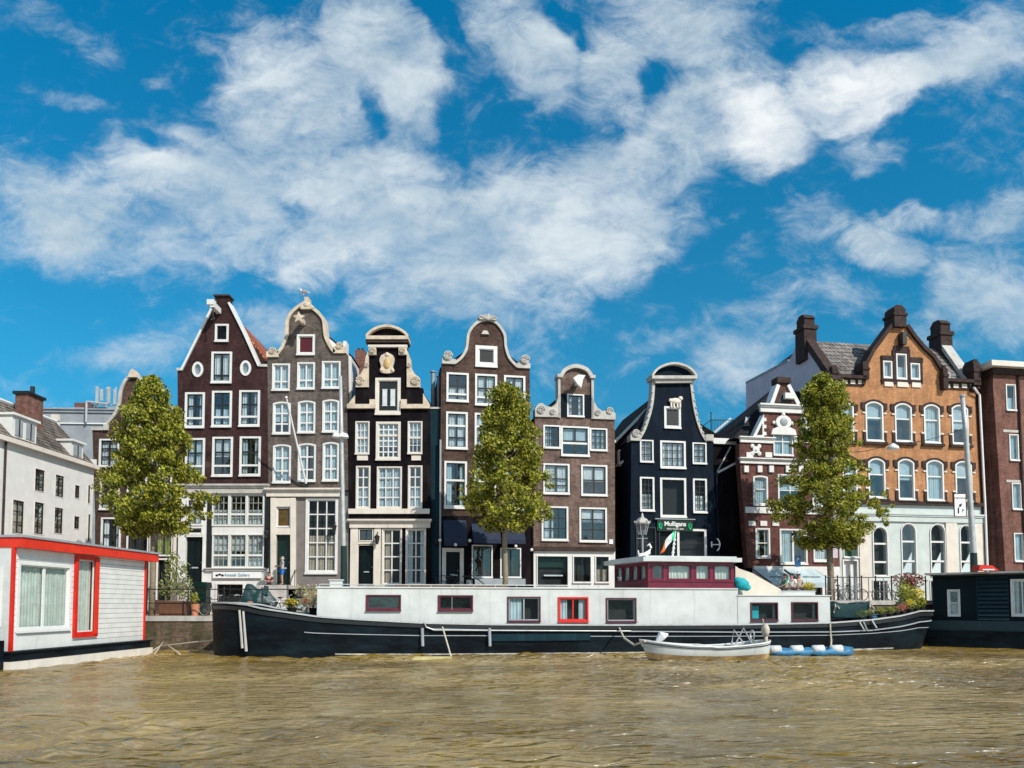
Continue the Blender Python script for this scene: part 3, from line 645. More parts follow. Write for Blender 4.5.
# ---------------------------------------------------------------- house 3: black raised neck gable
h = House('canal_house', fO(350), 0, 'narrow black house with sandstone scrolls, carved cartouche and an arched pediment', 'house', G)
h.wall([(349.8, 625), (348, 408), (355.4, 408), (355.4, 387), (369, 386), (369, 343), (407, 343), (407, 387), (422.8, 388), (422.8, 405), (430, 405), (431, 625)], 'black')
h.win(375.3, 378, 400.7, 415, 1, 1, cas='cream', cw=.24, cur=None, fill='sash')
u0, z0, u1, z1 = h.fr.rect(380.5, 388, 396.5, 410)
for k in (0, 1):
    a = u0 + .04 + k * (u1 - u0) / 2; m = MB(); m.box(a + .08, a + .36, .0, .045, z0 + .28, z1 - .1); h.b(m, 'hatch_light', 'net')
    m = MB(); m.box(a + .05, a + .39, -.01, .03, z0 + .25, z0 + .28); m.box(a + .05, a + .39, -.01, .03, z1 - .1, z1 - .07); h.b(m, 'hatch_trim', 'white')
for i, r_ in enumerate([(355.4, 421.4, 369.5, 454.6), (407.8, 421.4, 422.4, 454.2)]): h.win(*r_, 3, 4, cas='cream', cw=.1, sw=.035, sash='white', cur='net', cmat='blue_net' if i else 'net', mid=.5)
u0, z0, u1, z1 = h.fr.rect(376, 421.8, 400.7, 460.5)
h.win(376, 421.8, 400.7, 460.5, 4, 6, cas='cream', cw=.2, sash='white', sw=.07, cur='blind', cmat='blue_net', mid=.66)
for i, (r_, nx) in enumerate([((356, 466, 370.4, 509), 2), ((376.9, 466.6, 401.9, 509), 3), ((408, 465.6, 422.4, 509), 2)]): h.win(*r_, nx, 4, cas='cream', cw=.12, sw=.07, sash='white', cur='net', cmat='blue_net', sill=0)
h.win(359, 529, 373.4, 541.4, 2, 1, cas='cream', cw=.07, sash='sash', cur=None, sill=0)
h.door(358.6, 545.5, 373.4, 585, 'door', cas='cream', cw=.08)
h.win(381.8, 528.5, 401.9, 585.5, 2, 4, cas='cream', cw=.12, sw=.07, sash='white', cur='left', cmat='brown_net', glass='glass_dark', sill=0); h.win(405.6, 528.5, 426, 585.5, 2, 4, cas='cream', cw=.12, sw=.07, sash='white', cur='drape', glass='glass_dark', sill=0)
h.end()
for r_ in ((350.3, 528, 358, 612), (374, 528, 380.8, 612)): h.box(*r_, -.08, .02, 'cream', 'pilaster')
h.box(358, 541.8, 374, 545, -.06, .02, 'cream', 'lintel'); h.box(358, 585.5, 427, 592, -.1, .02, 'grey_stone', 'plinth')
h.cornice(350, 519.5, 430.4, 528, .35, 'cream'); h.box(348.8, 509, 429.8, 514, -.16, .02, 'cream', 'string_course')
h.box(347.6, 404.8, 376, 409, -.2, .1, 'stone', 'ledge'); h.box(400.9, 404.8, 430, 409, -.2, .1, 'stone', 'ledge')
h.box(370, 400, 375, 405, -.18, .1, 'stone', 'ledge_block'); h.box(401.2, 400, 407, 405, -.18, .1, 'stone', 'ledge_block')
for r_ in ((357.3, 455.8, 368, 460.5), (411.6, 455.8, 421, 460.5)): h.box(*r_, -.07, .02, 'cream', 'plaque')
h.poly([(347.6, 404.6), (355, 404.6), (355, 395)], 0, .3, 'stone', 'side_scroll'); h.poly([(423, 404.6), (430, 404.6), (423, 393)], 0, .3, 'stone', 'side_scroll')
# top pediment
p = h.fr.P([(367, 337.6), (371, 333), (378, 329), (387.6, 327.2), (397, 329), (404.5, 333), (409, 337.6)]); p = smooth_pts(p, 4)
m = MB(); m.prism(ribbon(p, .10, .05), -.35, .65); m.prism([p[0], p[-1], (p[-1][0], p[-1][1] - .22), (p[0][0], p[0][1] - .22)], -.36, .65); h.b(m, 'pediment', 'stone')
m = MB(); m.prism(p, -.05, .6); h.b(m, 'pediment_panel', 'black')
h.box(366.5, 341, 408.8, 344, -.3, .66, 'darkstone', 'entablature'); h.box(368.5, 345.6, 407.5, 348, -.2, .1, 'cream', 'frieze')
for a, c in ((369.2, 376.6), (399, 407)):
    h.box(a, 348, c, 355.5, -.18, .02, 'stone', 'capital'); h.scroll((a + c) / 2, 351.6, 2.8, y0=-.24)
for sgn, x0, x1 in ((-1, 369, 356.4), (1, 407, 421)):
    P_ = [(x0, 350), (x0 + sgn * 3.2, 358), (x0 + sgn * 4.2, 368), (x0 + sgn * 8.5, 375), (x0 + sgn * 12.5, 378), (x0 + sgn * 13, 387.5), (x0, 387.5)]
    h.poly(P_, -.12, .5, 'stone', 'scroll_wing'); h.scroll(x0 + sgn * 8.6, 381.5, 4.4, y0=-.17); h.scroll(x0 + sgn * 2, 366, 2.2, y0=-.17)
u, z = h.fr.uz(387.3, 364); m = MB(); m.prism(smooth_pts([(u - .36, z + .5), (u - .46, z + .2), (u - .36, z - .2), (u - .44, z - .5), (u, z - .62), (u + .44, z - .5), (u + .36, z - .2), (u + .46, z + .2), (u + .36, z + .5), (u, z + .68)], 3), -.14, .02)
m.ball((u, -.12, z + .55), .14, .1, .14); m.ball((u - .33, -.12, z - .42), .12, .1, .12); m.ball((u + .33, -.12, z - .42), .12, .1, .12); ct = h.b(m, 'cartouche', 'stone'); m = MB(); m.ball((u, -.15, z), .2, .1, .34); h.b(m, 'shield', 'gold', ct)
h.lantern(377, 541, 1.15)
h.body(350.5, 430.5, 404, 404, (389, 346), 10, 'slate', 'black', over=.1)
m = MB(); u, z = h.fr.uz(359.8, 350, 3); m.box(u - .32, u + .32, 3, 3.7, z - 3.2, z); ch = h.b(m, 'chimney', 'rust'); m = MB(); m.tube([(u - .12, 3.3, z), (u - .12, 3.3, z + .22)], .09, 8); m.tube([(u + .14, 3.3, z), (u + .14, 3.3, z + .22)], .09, 8); h.b(m, 'chimney_pot', 'iron', ch)
# teal black annex
h = House('annex_building', fO(430.8, .25), 0, 'blank teal black strip of wall squeezed between the black house and the brown bell gable', 'building')
h.wall([(431.2, 625), (430, 409), (441, 408), (440.5, 625)], 'tealblack', th=8); h.end(False)
h.box(429.8, 407.2, 441.4, 409, -.06, 8, 'grey_stone', 'roof_edge')
for i, (px, tp, r_) in enumerate(((433, 372.5, .13), (438.5, 377, .10))):
    u, z = h.fr.uz(px, tp, 2); z1 = h.fr.uz(px, 409, 2)[1]; m = MB(); m.tube([(u, 2, z1 - .1), (u, 2, z)], r_, 12); m.lathe([(r_ * 1.5, 0), (r_ * 1.5, .06), (.02, .14)], (u, 2, z), 12); h.b(m, 'flue_pipe', 'greymetal')
for k in range(1): h.lantern(436, 543, .5)
# ---------------------------------------------------------------- house 4
h = House('canal_house', fO(440.6, .02), A2, 'dark brown brick house with a round topped bell gable, standing behind the middle tree', 'house', G)
L = [(455.4, 363.5), (462.2, 357.7), (467, 348.9), (469, 334.2), (474, 326.4), (480, 322), (487.5, 320.5)]
Rr = [(487.5, 320.5), (493, 322), (498.4, 326), (504, 335.2), (505.2, 347), (509, 358.6), (517, 367.4)]
h.wall([(439.2, 516), (441.7, 364.5), (455.4, 364.4)] + smooth_pts(L, 4) + smooth_pts(Rr, 4)[1:] + [(517, 368.4), (529.7, 368.6), (531, 516)], 'brown')
h.win(475.3, 346, 497.2, 367.4, 1, 1, cw=.3, cur=None, fill='sash')
for i, r_ in enumerate([(446.4, 372.9, 468.7, 402.2), (475, 374.3, 497, 406), (503.9, 375.8, 525.2, 405.5)]): h.win(*r_, 2, 2, sash='sash', sw=.1, hbars=[.2, .55], cur='net', mid=.22)
for i, r_ in enumerate([(446, 412, 467.7, 449.5), (474.6, 413.3, 496, 450), (503, 414, 524, 451)]): h.win(*r_, 2, 2, sash='sash', sw=.1, hbars=[.28], cur='net', mid=.64)
for i, r_ in enumerate([(444.2, 461.3, 466.9, 508.8), (474, 462, 496, 510), (502, 463, 524, 511)]): h.win(*r_, 2, 1, sash='sash', sw=.12, hbars=[], cur='drape', mid=.6, sill=.25, cmat='blue_net')
h.end()
h.band(L, .05, .11, 'grey_stone', 'gable_coping'); h.band(Rr, .05, .11, 'grey_stone', 'gable_coping')
for a, c, y_ in ((442, 455.6, 364.3), (517, 530, 368.6)):
    h.box(a, y_ - 5, c, y_, -.14, .62, 'grey_stone', 'shoulder_stone')
h.scroll(447.5, 356.6, 4.6, 'grey_stone', y0=-.2); h.scroll(524.4, 360.6, 4.6, 'grey_stone', y0=-.2)
u, z = h.fr.uz(487.5, 320.5); m = MB(); m.prism([(u - .5, z - .02), (u + .5, z - .02), (u + .6, z + .14), (u + .3, z + .2), (u, z + .34), (u - .3, z + .2), (u - .6, z + .14)], -.24, .4)
for k in range(-3, 4): m.tube([(u, -.2, z), (u + k * .17, -.26, z + .34 - abs(k) * .05)], [.09, .05], 6)
h.b(m, 'gable_crest', 'grey_stone')
u, z = h.fr.uz(485, 333.5); m = MB(); m.prism([(u - .25, z - .08), (u + .25, z - .08), (u + .12, z + .14), (u - .12, z + .14)], -.15, .02); h.b(m, 'date_stone', 'grey_stone')
h.wall([(439.4, 625), (439.2, 516.3), (531, 516.3), (531.5, 625)], 'black', d=.02, name='ground_floor_front')
h.door(446, 552, 459.7, 586, 'door', cw=.24, cas='cream'); h.win(471.7, 545, 492.5, 578, 2, 1, cw=.1, sash='sash', cur=None, sw=.1, glass='glass'); h.win(500.2, 548, 521, 578, 2, 1, cw=.1, sash='sash', cur=None, sw=.1)
h.end()
for a, b_, c, d in ((443, 520, 466, 547), (471.5, 524, 499, 544.5), (503, 526, 523, 545)):
    u0, z0, u1, z1 = h.fr.rect(a, b_, c, d); m = MB()
    pr = [(0.0, z1), (-.9, z0 + .25), (-.9, z0), (-.86, z0), (-.86, z0 + .2), (0, z1 - .06)]
    k = len(m.v); n = len(pr)
    for u in (u0, u1): m.v += [(u, y, z) for y, z in pr]
    for i in range(n): j = (i + 1) % n; m.f.append((k + i, k + j, k + n + j, k + n + i))
    m.f.append(tuple(range(k, k + n))); m.f.append(tuple(range(k + n, k + 2 * n)))
    h.b(m, 'awning', 'navyawning')
for x, y in ((438.7, 541.5), (454, 546), (468, 542), (513, 547.5), (528.5, 551)):
    u, z = h.fr.uz(x, y); m = MB(); m.ball((u, -1.0, z), .1, .1, .1, 12, 8); gl_ = h.b(m, 'globe_lamp', 'white', smooth=True); m = MB(); m.tube([(u, 0, z + .2), (u, -1, z + .2), (u, -1, z + .08)], .018, 5); h.b(m, 'arm', 'iron', gl_)
h.box(466, 580, 472, 586, -.3, .02, 'grey_stone', 'step'); h.box(474, 579, 524, 586, -.5, .0, 'greymetal', 'window_bench')
h.box(439.3, 440, 441, 586, -.1, .02, 'greymetal', 'downpipe')
h.body(441, 530, 366, 368, (487, 336), 11, 'slate', 'brown', over=.1)
# ---------------------------------------------------------------- house 5
h = House('canal_house', fO(532), A2, 'weathered brown brick house with a low neck gable, white scrolls and a white shopfront', 'house', G)
h.wall([(532, 549), (535, 416.3), (560, 417), (560, 378), (564, 371.5), (569, 368), (575.5, 367), (582, 368), (588, 372), (591, 378), (591, 418.5), (614.8, 419.5), (615, 549)], 'brown2')
h.win(567, 394.3, 584, 417.2, 3, 3, cw=.12, sash='sash', sw=.05, cur='net')
h.win(543.2, 425.3, 560.6, 448.7, 3, 3, cw=.13, sash='sash', sw=.05, cur='net', cmat='blue_net'); h.win(560.9, 426.5, 589.4, 456.6, 2, 2, cw=.15, sash='sash', sw=.1, cur='blind', cmat='blue_net', mid=.42); h.win(589.7, 428.4, 607.2, 451.2, 3, 3, cw=.13, sash='sash', sw=.05, cur='net', cmat='blue_net')
h.win(543.2, 463.7, 569.4, 494.5, 2, 3, cw=.15, sash='sash', sw=.08, cur='net', hbars=[.25, .5]); h.win(581, 465, 607.2, 496.2, 2, 2, cw=.15, sash='sash', sw=.08, cur='net')
h.win(541.5, 506.4, 568.2, 541, 3, 3, cw=.15, sash='sash', sw=.07, cur='left'); h.win(579.2, 507.6, 606.8, 542.4, 2, 3, cw=.15, sash='sash', sw=.08, cur='net')
h.end()
h.box(560.8, 394, 566.6, 417, -.05, .02, 'navy', 'shutter'); h.box(584.5, 395, 590.6, 418, -.05, .02, 'navy', 'shutter')
h.band([(560.3, 418), (560.2, 398), (560, 378)], .0, .15, 'grey_stone', 'gable_coping', sm=0); h.band([(559, 377.5), (563, 371), (568.5, 367.4), (575.5, 366), (583, 367.8), (588.5, 371.5), (592, 377.5)], .17, .06, 'grey_stone', 'gable_coping', -.22); h.band([(591, 378), (591, 398), (591, 418)], .0, .16, 'grey_stone', 'gable_coping', sm=0)
h.box(556.5, 375, 562, 378, -.25, .62, 'grey_stone', 'impost'); h.box(589.5, 376, 594.5, 379, -.25, .62, 'grey_stone', 'impost')
h.poly([(534.9, 417), (534.8, 409), (538, 404), (542, 403.5), (546, 406.5), (551, 407.5), (556, 404), (558.5, 396), (560, 388), (560, 417.5)], -.12, .62, 'grey_stone', 'scroll_wing'); h.poly([(591, 419), (591, 393), (593, 401), (597, 408), (602, 411.5), (606, 411), (608, 407.5), (611.5, 408), (613, 412), (615, 414), (615, 420)], -.12, .62, 'grey_stone', 'scroll_wing')
h.scroll(540.5, 410.5, 4.2, 'grey_stone', y0=-.16); h.scroll(609, 411.5, 3.6, 'grey_stone', y0=-.16); h.scroll(552, 412.5, 3, 'grey_stone', y0=-.16); h.scroll(597, 413.5, 3, 'grey_stone', y0=-.16)
u, z = h.fr.uz(576, 384); m = MB(); m.box(u - .12, u + .12, -.9, .1, z - .14, z + .12); m.prism([(u - .42, z + .1), (u - .1, z + .32), (u + .36, z + .3), (u + .22, z + .05), (u + .1, z - .5), (u - .14, z - .3)], -.95, -.7); h.b(m, 'hoist_beam', 'white')
h.box(609, 539.5, 612.8, 544, -.06, .02, 'signwhite', 'plaque')
h.wall([(532, 625), (532, 551), (615.2, 551), (615.5, 625)], 'white', d=.05, name='ground_floor_front')
for r_, g_ in (((536.5, 555.5, 568.5, 588), 0), ((572.8, 556, 591.5, 583), 0), ((595, 556, 609.4, 583), 0)): h.win(*r_, 1 if r_[0] < 540 else 2, 1, cw=.08, sash='sash', sw=.05, cur='half' if r_[0] > 590 else None, cmat='brown_net', glass='glass_dark')
h.end(); h.box(531.8, 547, 615.2, 551, -.14, .1, 'darkstone', 'cornice')
h.box(538.5, 558, 567, 567, .35, .4, 'signgreen', 'shop_blind'); h.box(545, 574.6, 564, 576, .3, .5, 'net', 'shelf')
h.box(532, 441, 533.5, 610, -.02, .3, 'black', 'downpipe')
h.body(534.5, 615, 418, 420, (576, 384), 10, 'slate', 'brown2', over=.1)
# ---------------------------------------------------------------- house 6: the pub
h = House('canal_house', fO(631), A2, 'narrow blue black pub house with a tall flared neck gable trimmed in white', 'house', G)
Lc = [(639.8, 438.9), (644.9, 429.6), (650, 414.3), (652.8, 400.8), (654.2, 381)]; Rc = [(690, 381), (692.3, 400.8), (695.6, 417.7), (700.8, 433), (705.8, 441.4)]
h.wall([(630, 625), (631.3, 439.5)] + smooth_pts(Lc, 4) + smooth_pts(Rc, 4) + [(712.6, 442.5), (718.5, 625)], 'navy')
h.win(664, 406.7, 680.6, 428.7, 1, 1, cw=.17, cur=None, fill='sash')
h.win(639.8, 440, 653.3, 462.6, 3, 3, cw=.12, sash='sash', sw=.05, cur='net'); h.win(660, 441, 685.5, 468.8, 4, 3, cw=.17, sash='sash', sw=.05, cur='net', cmat='net'); h.win(692.3, 442.8, 706.3, 464.3, 2, 3, cw=.12, sash='sash', sw=.06, cur='net', cmat='blue_net')
h.win(639.8, 477.1, 654.2, 511.5, 3, 5, cw=.15, sash='sash', sw=.05, cur='half', glass='glass_dark'); h.win(660, 478, 686, 517.7, 1, 1, cw=.18, sash='sash', cur=None, glass='glass_dark'); h.win(692.8, 478.8, 706.7, 513.2, 2, 5, cw=.15, sash='sash', sw=.05, cur='half', glass='glass_dark')
h.win(636, 527, 656, 586, 2, 1, cas='sash', cw=.1, cur=None, glass='glass_dark', hbars=[.75]); h.win(677, 529, 706.6, 588, 1, 1, cw=.2, sash='sash', cur=None, glass='glass_dark', hbars=[.78])
h.door(660, 532, 674, 588, 'door', cas='sash', cw=.08)
h.end()
h.band(Lc, .04, .10, 'grey_stone', 'gable_coping', -.1); h.band(Rc, .04, .10, 'grey_stone', 'gable_coping', -.1)
for pts, sg_ in ((Lc, -1), (Rc, 1)):
    q = smooth_pts(h.fr.P(pts), 5); m = MB(); m.tube([(a_[0] + sg_ * .1, -.05, a_[1]) for a_ in q], .05, 6)
    for i in range(1, len(q) - 1, 2): m.ball((q[i][0] + sg_ * .12, -.05, q[i][1]), .08, .12, .10, 8, 6)
    h.b(m, 'carved_rope', 'grey_stone')
p = smooth_pts(h.fr.P([(650, 377.3), (654, 371.5), (661, 367), (672, 364.5), (683.5, 367), (690.5, 371.5), (694.8, 377.3)]), 4)
m = MB(); m.prism(ribbon(p, .10, .04), -.4, .65); m.prism([p[0], p[-1], (p[-1][0], p[-1][1] - .2), (p[0][0], p[0][1] - .2)], -.41, .65); m.prism([(p[0][0] + .15, p[0][1] - .2), (p[-1][0] - .15, p[-1][1] - .2), (p[-1][0] - .3, p[-1][1] - .42), (p[0][0] + .3, p[0][1] - .42)], -.25, .6); h.b(m, 'pediment', 'grey_stone')
m = MB(); m.prism(p, -.05, .6); h.b(m, 'pediment_panel', 'navy')
for a, c in ((630, 640.3), (705.3, 712.8)): h.box(a, 434.8, c, 441, -.14, .6, 'grey_stone', 'shoulder_stone')
h.scroll(635, 434, 4, 'grey_stone', y0=-.2)
u, z = h.fr.uz(675, 401.5); m = MB(); m.ball((u, -.12, z), .38, .12, .2); m.ball((u + .33, -.12, z + .18), .16, .12, .15); m.ball((u - .33, -.12, z + .02), .15, .1, .14)
for k in (-.3, -.12, .12, .3): m.box(u + k - .05, u + k + .05, -.16, -.04, z - .42, z - .1)
h.b(m, 'carved_ram', 'cream')
u0, z0, u1, z1 = h.fr.rect(656.5, 520, 692, 531.3); m = MB(); m.box(u0, u1, -.14, -.02, z0, z1); sg = h.b(m, 'pub_sign', 'signgreen')
m = MB(); m.box(u0 - .15, u1 + .15, -.2, -.02, z1 + .01, z1 + .07); h.b(m, 'sign_rail', 'greymetal', sg)
text('Mulligans', .40, 'signwhite', sg, ((u0 + u1) / 2, -.155, z0 + .45), FACE, bold=True); text('IRISH MUSIC BAR', .15, 'signwhite', sg, ((u0 + u1) / 2, -.155, z0 + .13), FACE)
for uu in (u0 + .2, u1 - .2):
    m = MB(); m.tube([(uu - .1, -.16, z0 + .45), (uu - .06, -.16, z0 + .2), (uu + .04, -.16, z0 + .12)], .03, 6); m.tube([(uu - .1, -.16, z0 + .45), (uu + .02, -.16, z0 + .5), (uu + .12, -.16, z0 + .42), (uu + .04, -.16, z0 + .12)], .022, 6)
    for k in range(3): m.tube([(uu - .06 + k * .04, -.16, z0 + .2), (uu - .04 + k * .05, -.16, z0 + .47)], .008, 4)
    h.b(m, 'harp_emblem', 'harp', sg)
u, z = h.fr.uz(713, 545); m = MB(); pts = [(u + .3 * math.sin(a), -.35, z + .42 * math.cos(a)) for a in [R(20 + 14 * k) for k in range(11)]]
m.tube(pts, [.03] + [.05] * 9 + [.03], 6); m.tube([(u - .25, -.35, z), (u + .3, -.35, z)], .035, 6); m.tube([(u - .25, -.35, z + .18), (u - .25, -.35, z - .18)], .045, 6); m.tube([(u, 0, z), (u, -.35, z)], .02, 5); h.b(m, 'anchor_emblem', 'white')
m = MB(); u, z = h.fr.uz(715.5, 470); u2, z2 = h.fr.uz(719, 590); m.tube([(u, -.12, z), (u2, -.12, z2)], .06, 8); h.b(m, 'downpipe', 'navy')
h.body(631, 718, 440, 442, (672, 384), 10, 'slate', 'navy', over=.1)
# main roof behind the pub
h = House('rear_building', fO(617, 2.6), A2, 'black walled building with a white roof edge set back left of the pub', 'building')
h.wall([(614, 625), (614, 446), (617, 440.6), (650, 407.5), (660, 398), (742, 450), (742, 625)], 'black', th=7); h.end(False)
h.band([(615, 443), (650, 407.5)], .02, .14, 'white', 'verge', -.1, .2, 0); h.band([(616, 467), (631, 455.5)], .02, .12, 'white', 'dormer_verge', -.9, 0, 0)
h.win(617, 451, 627, 467, 1, 1, cw=.1, cur=None, hole=False, dp=.4)
# right infill with roof terrace
h = House('terrace_building', fO(714, 1.6), A2, 'low black walled building with a railed roof terrace right of the pub', 'building')
h.wall([(708, 625), (708, 444), (734, 445), (741, 446), (746, 625)], 'black', th=5); h.end(False)
h.box(708, 438.8, 735, 444.5, -.2, 5, 'white', 'roof_edge'); h.band([(716, 473), (730, 447)], .04, .04, 'grey_stone', 'sloping_pipe', -.12, -.02, 0); h.band([(716.5, 473), (737.5, 462)], .07, .07, 'white', 'sloping_beam', -.2, -.02, 0)
h.band([(714, 436), (741, 413)], .07, .07, 'white', 'roof_verge', 1.5, 1.7, 0)
m = MB()
P0, P1 = h.fr.uz(700, 428, .3), h.fr.uz(711, 420, .3); P2, P3 = h.fr.uz(711, 420, .3), h.fr.uz(736, 420, .3); zb = h.fr.uz(711, 438.5, .3)[1]
m.tube([(P0[0], .3, P0[1]), (P1[0], .3, P1[1])], .03, 6); m.tube([(P2[0], .3, P2[1]), (P3[0], .3, P3[1])], .03, 6); m.tube([(P2[0], .3, zb), (P2[0], .3, P2[1] + .55)], .035, 6)
for k in range(17): x = P2[0] + (P3[0] - P2[0]) * k / 16; m.tube([(x, .3, zb), (x, .3, P2[1])], .012, 4)
h.b(m, 'terrace_railing', 'iron')
# ---------------------------------------------------------------- house 7: red brick with white trim
h = House('gabled_house', fO(748, -.05), A2, 'red brick house with white stone trim and a slate roof behind the right tree', 'house')
h.wall([(748, 568), (739.5, 458), (739.5, 443), (763.5, 440), (763.5, 413), (770, 405.5), (778, 383), (787.5, 383), (799, 405.5), (803, 413), (803, 443), (836, 447), (840, 568)], 'red')
h.win(773, 431.7, 792.7, 456, 2, 2, cw=.1, sash='white', sw=.07, cur='net', cmat='blue_net', hbars=[.6]); h.win(752.9, 475.7, 767.7, 505.8, 1, 2, cw=.14, sash='white', cur='net', cmat='blue_net', hbars=[.55], rise=.08)
h.win(777.6, 474.5, 803, 507, 2, 2, cw=.14, sash='white', cur='blind', cmat='blue_net'); h.win(755.3, 528.2, 769.8, 558.3, 1, 2, cw=.14, sash='white', cur='net', cmat='blue_net', hbars=[.5]); h.win(779.5, 529, 807, 564.6, 2, 1, cw=.14, sash='white', cur='left', cmat='blue_net', sw=.12)
h.win(812, 478, 828, 508, 1, 2, cw=.14, cur='net'); h.win(813, 531, 829, 562, 1, 2, cw=.14, cur='net')
h.end()
def cor(a, b_, c, d, p=.22, nm='cornice'): h.cornice(a, b_, c, d, p, 'white', nm)
cor(759.4, 405.2, 803.5, 413, .35); cor(739.6, 437.3, 773, 443, .25); cor(793.5, 437.8, 836, 443.5, .25); cor(739.6, 459.5, 838, 465, .3); h.box(745, 508, 838, 514, -.1, .02, 'white', 'string_course'); h.box(753, 566.5, 838, 579, -.2, .05, 'white', 'fascia')
for y_ in (418, 425, 432): h.box(763.5, y_, 766, y_ + 3.4, -.06, .02, 'white', 'quoin'); h.box(800.5, y_, 803, y_ + 3.4, -.06, .02, 'white', 'quoin')
for x_ in (743.5, 757, 768.5, 785, 798): h.box(x_, 466, x_ + 4.4, 472.5, -.14, .02, 'white', 'dentil')
for (x_, y_) in ((746, 452.5), (765, 452.5), (749, 507.5), (770.5, 507.5), (748.5, 521), (760, 521), (772, 521), (808, 521)): h.box(x_, y_, x_ + 6.6, y_ + 5, -.08, .02, 'white', 'stone_block')
for (a, b_) in ((748, 767), (771, 776)): h.box(a, 508, b_, 508.5, 0, .02, 'white', 'stone_block')
h.band([(770.5, 405), (777.5, 385)], .14, .1, 'white', 'gable_coping', sm=0); h.band([(788, 385), (798.5, 405)], .14, .1, 'white', 'gable_coping', sm=0); h.box(776, 377.8, 789.5, 383.5, -.2, .62, 'darkstone', 'gable_cap')
h.poly([(776.5, 402.5), (783.5, 389.5), (792, 402.5)], -.03, .02, 'sash', 'gable_hatch'); h.box(783, 394, 793, 399.5, -.3, .02, 'white', 'hoist_cover')
h.poly([(752, 437.3), (763.3, 437.3), (763.3, 414.5)], -.1, .5, 'white', 'side_console'); h.poly([(756.3, 435), (761.5, 435), (761.5, 424)], -.14, -.08, 'darkstone', 'console_panel')
h.poly([(814, 438), (803.2, 438), (803.2, 414.5)], -.1, .5, 'white', 'side_console')
u, z = h.fr.uz(782.5, 424); m = MB(); m.prism(ellipse((u, z + .1), .55, .45, 18), -.18, .02); m.prism([(u - .9, z - .75), (u + .9, z - .75), (u + .8, z - .4), (u + .45, z - .25), (u - .45, z - .25), (u - .8, z - .4)], -.2, .02); m.ball((u - .66, -.08, z + .05), .12, .08, .12); m.ball((u + .66, -.08, z + .05), .12, .08, .12); m.ball((u, -.12, z + .6), .14, .1, .14); md = h.b(m, 'medallion', 'white'); m = MB(); m.ball((u, -.18, z + .1), .28, .07, .28); h.b(m, 'disc', 'greymetal', md)
u, z = h.fr.uz(755.5, 450); m = MB(); m.box(u - .22, u + .22, -.13, .02, z - .22, z + .22); m.ball((u, -.13, z), .12, .06, .12)
for a in (45, 135, 225, 315): m.ball((u + .34 * math.cos(R(a)), -.05, z + .34 * math.sin(R(a))), .15, .07, .15)
h.b(m, 'quatrefoil', 'white')
# roof: a slate hip on the left and a ridge behind the gable
m = MB(); a = h.fr.uz(727, 438.5, .6); b_ = h.fr.uz(771, 390, 3.5); c = h.fr.uz(836, 438, .6); d_ = h.fr.uz(826, 392, 3.5)
zE = a[1]; k = len(m.v); m.v += [(a[0] + .4, .45, zE), (c[0], .45, zE), (b_[0], 3.5, b_[1]), (d_[0], 3.5, b_[1]), (a[0], 8, zE), (c[0], 8, zE)]
m.f += [(0, 1, 3, 2), (0, 2, 4), (1, 5, 3), (2, 3, 5, 4), (0, 4, 5, 1)]; rf = h.b(m, 'roof', 'slate')
m = MB(); m.box(a[0] + 1.2, c[0] - .02, .62, 8, -.3, zE - .01); h.b(m, 'side_wall', 'black')
u, z = h.fr.uz(748, 424, 1.0); m = MB(); m.quad((u - .35, 1.0, z - .6), (u + .1, .95, z - .6), (u + .65, 1.75, z + .7), (u + .25, 1.8, z + .7)); m.quad((u - .35, 1.05, z - .66), (u + .1, 1.0, z - .66), (u + .65, 1.8, z + .64), (u + .25, 1.85, z + .64)); h.b(m, 'skylight', 'greymetal')
h.wall([(748, 625), (748, 579.5), (840, 580), (840, 625)], 'white', d=.04, name='ground_floor_front'); h.win(758, 584, 776, 602, 2, 1, cw=.08, sash='sash', cur=None); h.win(782, 584, 802, 602, 2, 1, cw=.08, sash='sash', cur=None, glass='glass_dark'); h.door(808, 582, 822, 606); h.end()
for a, c_, txt in ((752, 781, 'RESTAURANT'), (783, 814, 'RESTAURANT')):
    u0, z0, u1, z1 = h.fr.rect(a, 569.5, c_, 588, 0); m = MB(); y1 = -1.5; sh = .55
    m.v += [(u0, -.22, z1 + .02), (u1 - sh * .2, -.22, z1 + .02), (u1 + sh, y1, z0 + .3), (u0 + sh, y1, z0 + .3), (u0, -.22, z1 - .03), (u1 - sh * .2, -.22, z1 - .03), (u1 + sh, y1, z0 + .25), (u0 + sh, y1, z0 + .25), (u1 + sh, y1 - .01, z0 - .0), (u0 + sh, y1 - .01, z0)]
    m.f += [(0, 1, 2, 3), (4, 7, 6, 5), (0, 3, 7, 4), (1, 5, 6, 2), (3, 2, 8, 9)]
    aw = h.b(m, 'awning', 'awning'); ang = math.atan2(z1 - z0 - .28, 1.28)
    text(txt, .2, 'textdark', aw, ((u0 + u1) / 2 + .35, -1.0, z1 + .045 - (.78) * math.tan(ang)), (ang, 0, 0), ext=.004)
    m = MB(); m.tube([(u0, -.2, z1), (u0 + sh, y1, z0 + .28)], .035, 5); m.tube([(u1 - .1, -.2, z1), (u1 + sh, y1, z0 + .28)], .035, 5); h.b(m, 'awning_arm', 'iron', aw)
